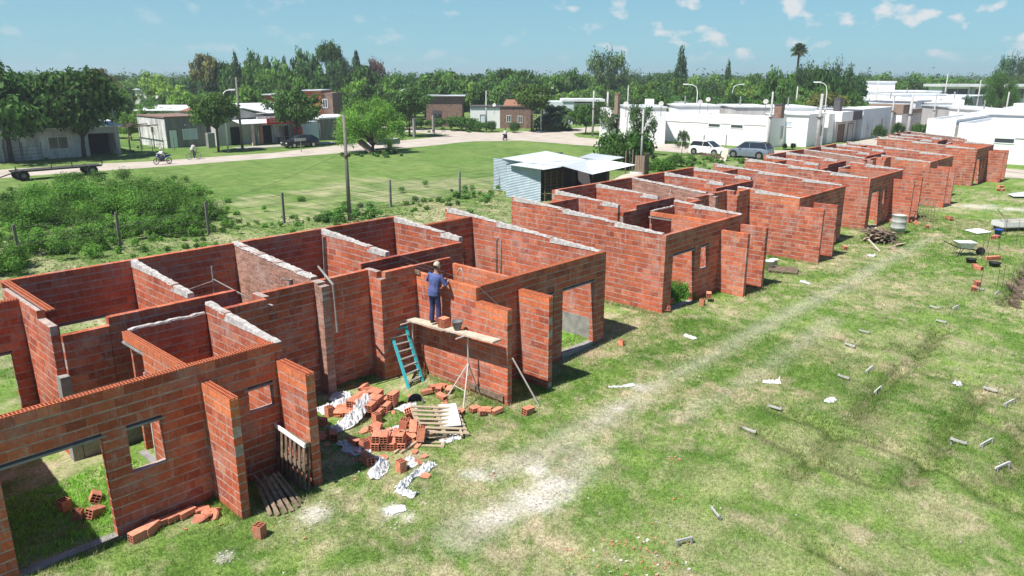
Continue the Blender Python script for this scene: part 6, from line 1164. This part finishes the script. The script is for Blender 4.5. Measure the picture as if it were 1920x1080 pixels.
boxpart(t_, 'wall', 'bluegrey', 0, 0, -.2, l*.6, 7, 3.9); boxpart(t_, 'wall', 'light_grey', l*.6, .3, -.2, l, 7, 3.7); boxpart(t_, 'roof', 'roofwhite', l*.35, -.2, 3.95, l+2, 7, 4.35); boxpart(t_, 'signboard', 'tile', l*.05, -.1, 1.9, l*.2, -.01, 2.7); fwin(t_, l*.3, l*.38, .9, 2.1, 0)
t_ = thing('dark_brick_house', 'dark old brick house half hidden in trees beyond the junction', 'house', (0, 0, 0)); d = 125; a = atd(800, 240, d); t_.location = (a[0], a[1], 0); t_.rotation_euler.z = math.atan2(RT0[1], RT0[0]); boxpart(t_, 'wall', 'brown_wall', 0, 0, -.2, 6, 5, 5.0); fwin(t_, 1.2, 2.5, 0, 2.6, 0, 'door', m='dark'); boxpart(t_, 'roof', 'roofmetal', -1, -.5, 5.0, 6.5, 5, 5.12)
for px, py, d, w_, h, rm, lb in [(300, 204, 116, 8, 3.6, 'roofwhite', 'pale roof among the trees above the grey house'), (360, 205, 112, 3, 4.2, 'tile', 'brown brick top beside the pale roof'), (285, 166, 190, 9, 3.6, 'roofmetal', 'bluish metal roof deep in the trees at the left'), (388, 169, 185, 7, 3.8, 'roofmetal', 'small pale roof behind the reddish tree'), (265, 160, 215, 5, 4, 'roofwhite', 'tiny whitish roof farthest in the left trees'), (1395, 0, 0, 0, 0, '', '')][:5]:
    a = atd(px-w_*FPX/d/2, py, d); zt_ = max(a[2], 2.5); t_ = thing('far_house', lb, 'house', (a[0], a[1], 0), math.atan2(RT0[1], RT0[0])); boxpart(t_, 'wall', 'white_dirty', 0, 0, -.2, w_, 6, zt_-.3); b_ = MB(); b_.prism([(-.3, -.4, zt_-.3), (w_+.3, -.4, zt_-.3), (w_+.3, 6, zt_+.3), (-.3, 6, zt_+.3)], (0, 0, .1)); b_.build('roof', rm, t_)
p = at(820, 240); t_ = thing('street_sign', 'dark street name sign on a post at the junction', 'sign', (p[0], p[1], 0)); b_ = MB(); b_.tube([(0, 0, 0), (0, 0, 2.9)], .05, 6); b_.build('post', 'slate', t_); b_ = MB(); b_.obox((0, 0, 2.5), (RT0[0], RT0[1], 0), (-RT0[1], RT0[0], 0), (0, 0, 1), .75, .03, .3); b_.build('plate', 'slate', t_)
for k, (px, py) in enumerate([(777, 258), (813, 250)]): p = at(px, py); b_ = MB(); b_.box(-.15, -.15, 0, .15, .15, 2.6); tag(b_.build('masonry_post', 'cement'), ('short grey post under the street tree at the junction', 'short grey post beside the street sign')[k], 'post').location = (p[0], p[1], 0)
p = at(688, 287); t_ = thing('rubble_slab', 'pale tilted concrete slab under the feathery tree', 'slab', (p[0], p[1], 0), R(40)); b_ = MB(); b_.prism([(-1.2, -.7, 0), (1.2, -.7, .0), (1.3, .7, 1.2), (-1.0, .7, 1.1)], (0, .1, .25)); b_.build('slab', 'tan', t_)
p = at(713, 281); t_ = thing('parked_trailer', 'light metal box trailer parked behind the feathery tree', 'trailer', (p[0]+1.5, p[1]+1, 0), 0); boxpart(t_, 'tray', 'light_grey', -1.6, -.8, .5, 1.6, .8, 1.1); boxpart(t_, 'wheel', 'tyre', -.3, -.9, 0, .3, -.8, .6)
# small blue-white street name sign poles by the black car
p = at(565, 285); t_ = thing('notice_board', 'small pale notice board on two posts before the black car', 'sign', (p[0], p[1], 0)); boxpart(t_, 'board', 'light_grey', -.7, -.03, 1.2, .7, .03, 1.5); boxpart(t_, 'post', 'cement', -.04, -.02, 0, .04, .02, 1.2)
# ------------------------------------------------------------------ trees one can tell apart
T = tree_px
T('shade_tree', 'big dark street tree at the left frame edge before the white house', 22, 0, 106, 215, 'round_a', .20, (.82, .9, .8), ybase=303)
T('shade_tree', 'big dark street tree before the garage of the white house', 158, 0, 112, 190, 'round_b', .20, (.8, .88, .78), ybase=296)
T('street_tree', 'round mid-green street tree left of the leaning timber pole', 410, 0, 168, 100, 'round_b', .36, (1.1, 1.1, .9), ybase=284)
T('street_tree', 'dark green street tree over the black car', 558, 0, 163, 108, 'round_a', .34, (.95, .95, .9), ybase=272)
T('feathery_tree', 'bright feathery tree standing on the meadow by the road', 698, 0, 182, 150, 'willow', .08, (1.1, 1.1, .95), ybase=286)
T('street_tree', 'dark tree at the junction beside the short grey post', 768, 0, 160, 95, 'round_a', .40, (.85, .9, .85), ybase=256)
T('street_tree', 'large tree before the brown brick house', 997, 0, 150, 92, 'round_b', .40, (1.2, 1.05, .9), ybase=247)
T('street_tree', 'compact round street tree at the white wall corner', 1098, 0, 192, 62, 'round_a', .22, (.95, 1.0, .8), ybase=252)
T('young_tree', 'airy young tree before the long white wall', 1197, 0, 205, 60, 'airy_b', .30, (1, 1.25, .9), ybase=292)
T('sapling', 'tiny thin sapling beside the white hatchback', 1278, 0, 248, 26, 'airy_b', .35, (1, 1.2, .9), ybase=292)
T('shrub', 'dense dark bush before the long white wall', 1175, 0, 232, 130, 'bush', .05, (.75, .85, .7), 0 or None, 'bush', False, 312)
T('shrub', 'grassy bush at the foot of the dense dark bush', 1150, 0, 258, 70, 'bush_b', .05, (1.0, 1.1, .8), None, 'bush', False, 318)
T('shrub', 'low leafy bush right of the brown plank enclosure', 1240, 0, 292, 62, 'bush', .05, (1.1, 1.2, .9), None, 'bush', False, 330)
T('shrub', 'small leafy clump between the enclosure and the cars', 1265, 0, 286, 40, 'bush_b', .05, (1.3, 1.4, 1), None, 'bush', False, 312)
for x, yt, yb, w_, lb in [(845, 213, 244, 70, 'wide low bush beyond the junction'), (875, 216, 245, 55, 'bush left of the whitewashed house front'), (900, 225, 247, 40, 'bush before the blue door'), (924, 225, 247, 28, 'round bush right of the pale pole'), (962, 228, 249, 28, 'pale bush before the brown brick wall'), (790, 220, 240, 45, 'bush behind the short post'), (1647, 232, 262, 28, 'round shrub before the dark doorway'), (1683, 227, 256, 26, 'round shrub at the pale blue wall'), (1722, 226, 262, 34, 'round street shrub at the mid side street'), (1778, 204, 225, 20, 'small shrub by the porch house'), (1472, 268, 280, 12, 'small low shrub at the corner house, left'), (1485, 267, 280, 14, 'small low shrub at the corner house, right'), (1618, 190, 215, 30, 'small roof-high tree by the white hall'), (175, 262, 0, 0, '')][:13]:
    d = None; T('shrub', lb, x, 0, yt, w_*1.1, 'bush' if w_ > 30 else 'bush_b', .08, (.85, .95, .8), None, 'bush', False, yb)
# skyline characters
T('reddish_tree', 'tall reddish-brown tree on the left skyline', 400, 150, 97, 62, 'round_c', .35, (2.3, 1.15, 1.6))
T('pine_tree', 'dark tree with twin tops right of the reddish one', 452, 146, 97, 52, 'conifer', .15, (.8, .85, .9)); T('pine_tree', 'dark broad tree behind the leaning timber pole', 432, 150, 112, 60, 'round_c', .3, (.6, .68, .7)); T('tall_tree', 'grey-green airy tree on the skyline above the shop', 495, 158, 93, 54, 'round_d', .3, (.62, .72, .85)); T('tall_tree', 'small pointed treetop between the airy trees', 541, 155, 104, 38, 'conifer', .2, (.8, .9, .85))
T('tall_tree', 'grey-green eucalyptus left of the umbrella crown', 583, 160, 88, 58, 'round_d', .25, (.60, .70, .8)); T('umbrella_pine', 'rounded umbrella crown standing highest on the left skyline', 622, 162, 84, 62, 'umbrella', .45, (1.0, 1.15, .8)); T('tall_tree', 'side bough crown right of the umbrella crown', 640, 162, 108, 38, 'umbrella', .5, (.9, 1.05, .8))
T('cypress', 'dark slim cypress alone on the skyline', 672, 170, 99, 26, 'column', .05, (1, 1, 1)); T('brown_tree', 'brownish bare-topped tree right of the cypress', 705, 168, 120, 45, 'airy_b', .3, (2.6, 1.2, 2.0))
T('tall_tree', 'spreading eucalyptus on the skyline at centre', 1143, 175, 97, 75, 'airy', .28, (1.15, 1.15, .9)); T('araucaria', 'tall pointed conifer on the skyline right of centre', 1272, 165, 84, 52, 'conifer', .10, (.8, .9, .9)); T('araucaria', 'lower pointed conifer right of the tall one', 1360, 170, 112, 38, 'conifer', .08, (.8, .85, .8)); T('tall_tree', 'grey spreading tree on the far right skyline', 1882, 200, 105, 55, 'airy', .3, (.8, .95, .95))
T('willow_tree', 'light green willow before the school building', 1864, 128, 130, 74, 'willow', .12, (.55, .60, .70)); T('small_tree', 'small airy tree left of the willow', 1806, 122, 184, 26, 'airy_b', .3, (.8, 1.1, .9))
T('yellowish_tree', 'yellow-green spreading tree over the corner house roofs', 1545, 101, 177, 95, 'umbrella', .4, (2.2, 1.45, 1.1))
T('yellowish_tree', 'pale yellowish tree behind the short lamp post', 1392, 130, 165, 50, 'round_d', .3, (1.8, 1.3, 1.1))
# fan palm and date palm
def palm(label, px, d, ytop, wpx, ybase=None, fr=36, droop=.5, tall=True, m_tint=(.06, .11, .035)):
    p = at(px, ybase) if ybase else CAM+ray(px, 200)*d; p[2] = 0; d = depth(p); r_ = ray(px, ytop); k = math.hypot(p[0]-CAM[0], p[1]-CAM[1])/math.hypot(r_[0], r_[1]); h = CAM[2]+r_[2]*k; rad = wpx*d/FPX/2
    t_ = thing('palm_tree', label, 'palm', (p[0], p[1], 0)); hc = h-rad*.9; b_ = MB(); b_.tube([(0, 0, -.2), (.1, 0, hc*.5), (0, 0, hc)], [.34, .26, .24], 8); b_.build('trunk', 'bark', t_)
    V_, F_, Cc = [], [], []
    for q in range(fr):
        a = rng.uniform(0, 6.28); el = rng.uniform(-.6, 1.4); n = 9; pts = []
        for i in range(n+1):
            s_ = i/n; e = el-droop*s_*s_*1.6; pts.append(np.array([math.cos(a)*math.cos(el)*s_*rad, math.sin(a)*math.cos(el)*s_*rad, hc+math.sin(el)*s_*rad-droop*rad*.6*s_*s_]))
        for i in range(n):
            for sd in (-1, 1):
                t1 = pts[i+1]-pts[i]; sdv = np.cross(t1, [0, 0, 1]); sdv /= np.linalg.norm(sdv)+1e-6; ll = rad*.28*math.sin(math.pi*(i+1.2)/(n+1.5)); tip = pts[i+1]+sdv*sd*ll-np.array([0, 0, ll*.5])+t1*.3; b0 = len(V_); V_ += [pts[i], pts[i+1], tip, tip-t1*.35]; F_.append((b0, b0+1, b0+2, b0+3)); Cc.append(np.array(m_tint)*rng.uniform(.6, 1.5)*(1 if el > -.1 else np.array([1.8, 1.1, 1])))
    link('crown', npmesh('crown', np.array(V_), np.array(F_), np.array(Cc)), t_); return t_
palm('tall fan palm rising above the skyline trees', 1488, 165, 78, 32, fr=90, droop=.35)
palm('date palm with drooping fronds beside the lamp post', 1042, 0, 172, 95, 244, fr=55, droop=.9, m_tint=(.055, .10, .035))
palm('short palm behind the yellowish roof tree', 1418, 120, 172, 34, fr=50, droop=.7)
# rows of garden trees behind the houses
LBL = 'one of the garden and street trees massed behind the houses'
keys = ['round_c', 'round_d', 'round_c', 'round_c', 'round_d', 'bush', 'airy', 'round_d']
LM = [(0, 'left frame edge'), (215, 'white house at the left'), (300, 'grey house'), (420, 'shop'), (520, 'black car'), (620, 'grey garage'), (700, 'feathery tree'), (790, 'junction'), (880, 'two-tone house'), (1000, 'palm'), (1110, 'pale blue house'), (1180, 'white wall start'), (1280, 'white hatchback'), (1400, 'silver SUV'), (1450, 'fan palm'), (1560, 'corner houses'), (1640, 'tall pale cube'), (1740, 'white roofs'), (1830, 'school building'), (1900, 'right frame edge')]
def row(xs, d0, d1, y0, y1, w0, w1, tints, kk=keys, group='trees massed behind the houses', lab=''):
    for x in xs:
        d = random.uniform(d0, d1); tn = random.choice(tints); k = random.choice(kk); X_ = x+random.uniform(-8, 8); lm = [q for a_, q in LM if a_ <= max(X_, 0)][-1]
        tone = 'dark' if tn[1] < .9 else 'pale green' if tn[1] > 1.18 else 'green'; size = 'farther' if d > 155 else 'nearer'; form = 'airy' if 'airy' in k else 'low bushy' if 'bush' in k else 'rounded'
        T('garden_tree', f'{size} {tone} {form} tree in the mass beyond the {lm}', X_, d, random.uniform(y0, y1), random.uniform(w0, w1), k, .18, tn, group)
GT = [(.85, .95, .85), (1, 1, 1), (1.15, 1.1, .9), (.7, .8, .75), (1.3, 1.25, 1.0)]; DK = [(.65, .75, .7), (.8, .85, .75), (.95, 1.0, .85)]; LT_ = [(1.4, 1.35, 1.0), (1.2, 1.2, .9), (1.0, 1.05, .9)]
row(range(470, 760, 26), 112, 124, 140, 172, 62, 84, DK+[(1.5, 1.45, 1.0)]); row(range(420, 700, 22), 134, 160, 108, 130, 60, 84, DK); row(range(690, 760, 22), 134, 160, 132, 142, 60, 80, DK)
row(range(770, 1010, 24), 124, 150, 128, 160, 70, 92, DK+[(1.1, 1.05, .85)]); row(range(760, 1080, 22), 160, 190, 124, 136, 56, 76, DK, lab='one of the farther trees forming the treeline at centre', group='trees of the centre treeline')
row(range(1000, 1260, 20), 138, 180, 150, 170, 56, 80, LT_); row(range(1010, 1420, 22), 190, 230, 132, 144, 46, 64, GT, lab='one of the farther trees forming the treeline at centre', group='trees of the centre treeline'); row(range(1160, 1440, 18), 98, 128, 162, 190, 56, 78, DK)
row(range(1220, 1440, 22), 132, 150, 142, 164, 50, 66, GT)
row(range(1440, 1600, 18), 112, 135, 112, 140, 54, 76, DK+[(.55, .65, .65)]); row(range(1460, 1600, 26), 104, 110, 150, 172, 40, 56, DK)
row(range(1590, 1930, 22), 175, 230, 134, 146, 50, 66, GT+LT_, lab='one of the trees along the right horizon', group='trees of the right treeline'); row(range(1690, 1930, 24), 196, 210, 142, 150, 44, 60, LT_, lab='one of the trees along the right horizon', group='trees of the right treeline')
row(range(175, 400, 18), 112, 150, 160, 205, 60, 84, LT_+GT); row(range(-10, 380, 20), 170, 230, 130, 152, 60, 80, GT+[(1.6, 1.4, 1.1)], lab='one of the far trees over the left houses', group='trees over the left houses'); row(range(-10, 200, 26), 105, 120, 150, 180, 80, 110, DK, lab='one of the far trees over the left houses', group='trees over the left houses')
row(range(200, 330, 22), 92, 104, 198, 222, 40, 56, LT_+GT, kk=['bush', 'bush_b', 'round_d']); T('garden_tree', 'reddish autumn-toned tree above the big dark tree at the left', 196, 130, 124, 66, 'round_c', .2, (2.0, 1.0, 1.3))
T('shade_tree', 'bright green rounded tree in the gap left of the reddish skyline tree', 325, 150, 152, 80, 'round_d', .15, (1.7, 1.5, .9))
# woods to the horizon: one mass
cs, rs = [], []
for _ in range(3600):
    d = 230*math.exp(random.random()*1.75); px = random.uniform(-150, 2070); p = CAM+ray(px, 150)*d; cs.append((p[0], p[1], random.uniform(2.0, 6.6))); rs.append(random.uniform(2.6, 4.6)*(1+d/900))
v, f, c = leafcloud(np.array(cs), np.array(rs), 190000, .62, (.06, .12, .035), .35, .8, .5); tag(link('distant_woods', npmesh('distant_woods', v, f, c)), 'distant woods closing the horizon', kind='stuff')
b_ = MB()
# weeds: mound at the left behind the wall
def weeds(name, spots, n, size, tint, label, lump=False):
    cs, rs = [], []
    for (px, py, sx, h, k) in spots:
        p = at(px, py)
        for _ in range(k): x, y = p[0]+random.gauss(0, sx), p[1]+random.gauss(0, sx*1.0); r_ = random.uniform(.25, .55)*h*(random.uniform(.5, 1.5) if lump else 1); cs.append((x, y, r_*.5+random.random()**2*h*(.6 if lump else .5))); rs.append(r_)
    v, f, c = leafcloud(np.array(cs), np.array(rs), n, size, tint, .45, .7, .5); return tag(link(name, npmesh(name, v, f, c)), label, kind='stuff')
weeds('weeds', [(110, 385, 1.6, 1.4, 14), (60, 405, 1.6, 1.0, 12), (165, 398, 1.7, 1.7, 16), (180, 368, 1.6, .8, 12), (240, 398, 1.6, 1.7, 14), (255, 362, 1.6, .8, 10), (300, 400, 1.3, 1.9, 12), (350, 408, 1.0, 1.8, 12), (385, 410, .7, 1.2, 8), (90, 425, 2.2, 1.5, 26), (30, 440, 2.0, 1.1, 20), (60, 475, 1.5, .9, 22), (150, 465, 1.7, 1.0, 28), (260, 445, 1.7, 1.1, 28), (330, 435, 1.5, .8, 18), (10, 510, .8, 1.1, 12), (200, 352, 1.6, 1.3, 12), (310, 345, 1.5, .7, 8), (400, 430, 1.0, .6, 8)], 190000, .05, (.10, .23, .03), 'tangled green weeds behind the near wall', True)
weeds('weeds', [(90, 400, 3.4, .6, 60), (220, 400, 3.4, .65, 60), (330, 415, 2.2, .6, 40), (60, 450, 2.6, .5, 40), (180, 440, 2.6, .5, 50), (150, 365, 3.0, .45, 40), (280, 370, 2.6, .45, 30), (300, 450, 2.4, .4, 30)], 120000, .045, (.115, .265, .035), 'low weeds filling the scrub patch behind the near wall')
weeds('weeds', [(620, 412, .7, .6, 14), (670, 408, .8, .5, 16), (700, 405, .5, .4, 8), (640, 395, 1.0, .6, 10), (800, 385, 1.6, .5, 18), (880, 370, 1.6, .5, 18), (920, 365, 1.0, .5, 10), (560, 420, 1.2, .35, 12), (1020, 330, .5, .4, 3)], 16000, .06, (.10, .23, .04), 'leafy weeds at the pole foot and along the wire fence')
weeds('weeds', [(1270, 560, .35, .7, 12), (1275, 548, .35, .5, 8)], 5000, .035, (.09, .24, .03), 'bright bush filling the second pair doorway')
weeds('weeds', [(1300, 305, 2.4, .7, 30), (1400, 300, 2.0, .4, 12), (1330, 315, 1.6, .4, 12), (1230, 320, 1.0, .7, 8)], 12000, .09, (.10, .21, .04), 'weeds around the brushwood and the plank enclosure')
weeds('weeds', [(60, 296, 1.4, .5, 10), (240, 285, 1.4, .4, 8), (730, 290, 1.2, .5, 10), (690, 292, 1.5, .5, 10), (850, 247, 2, .6, 10)], 5000, .12, (.08, .19, .04), 'weeds along the far verge')
bpy.context.view_layer.update()

hb = MB(); hb.box(-900, -900, -1.2, 1500, 1500, 24); hm = bpy.data.materials.new('thin_air'); hm.use_nodes = True; t = hm.node_tree; t.nodes.clear(); o_ = t.nodes.new('ShaderNodeOutputMaterial'); pv = t.nodes.new('ShaderNodeVolumePrincipled')
pv.inputs['Density'].default_value = .00048; pv.inputs['Color'].default_value = (.86, .93, 1, 1); pv.inputs['Anisotropy'].default_value = .2; t.links.new(pv.outputs[0], o_.inputs['Volume'])
M['thin_air'] = hm; tag(hb.build('haze', 'thin_air'), kind='stuff')
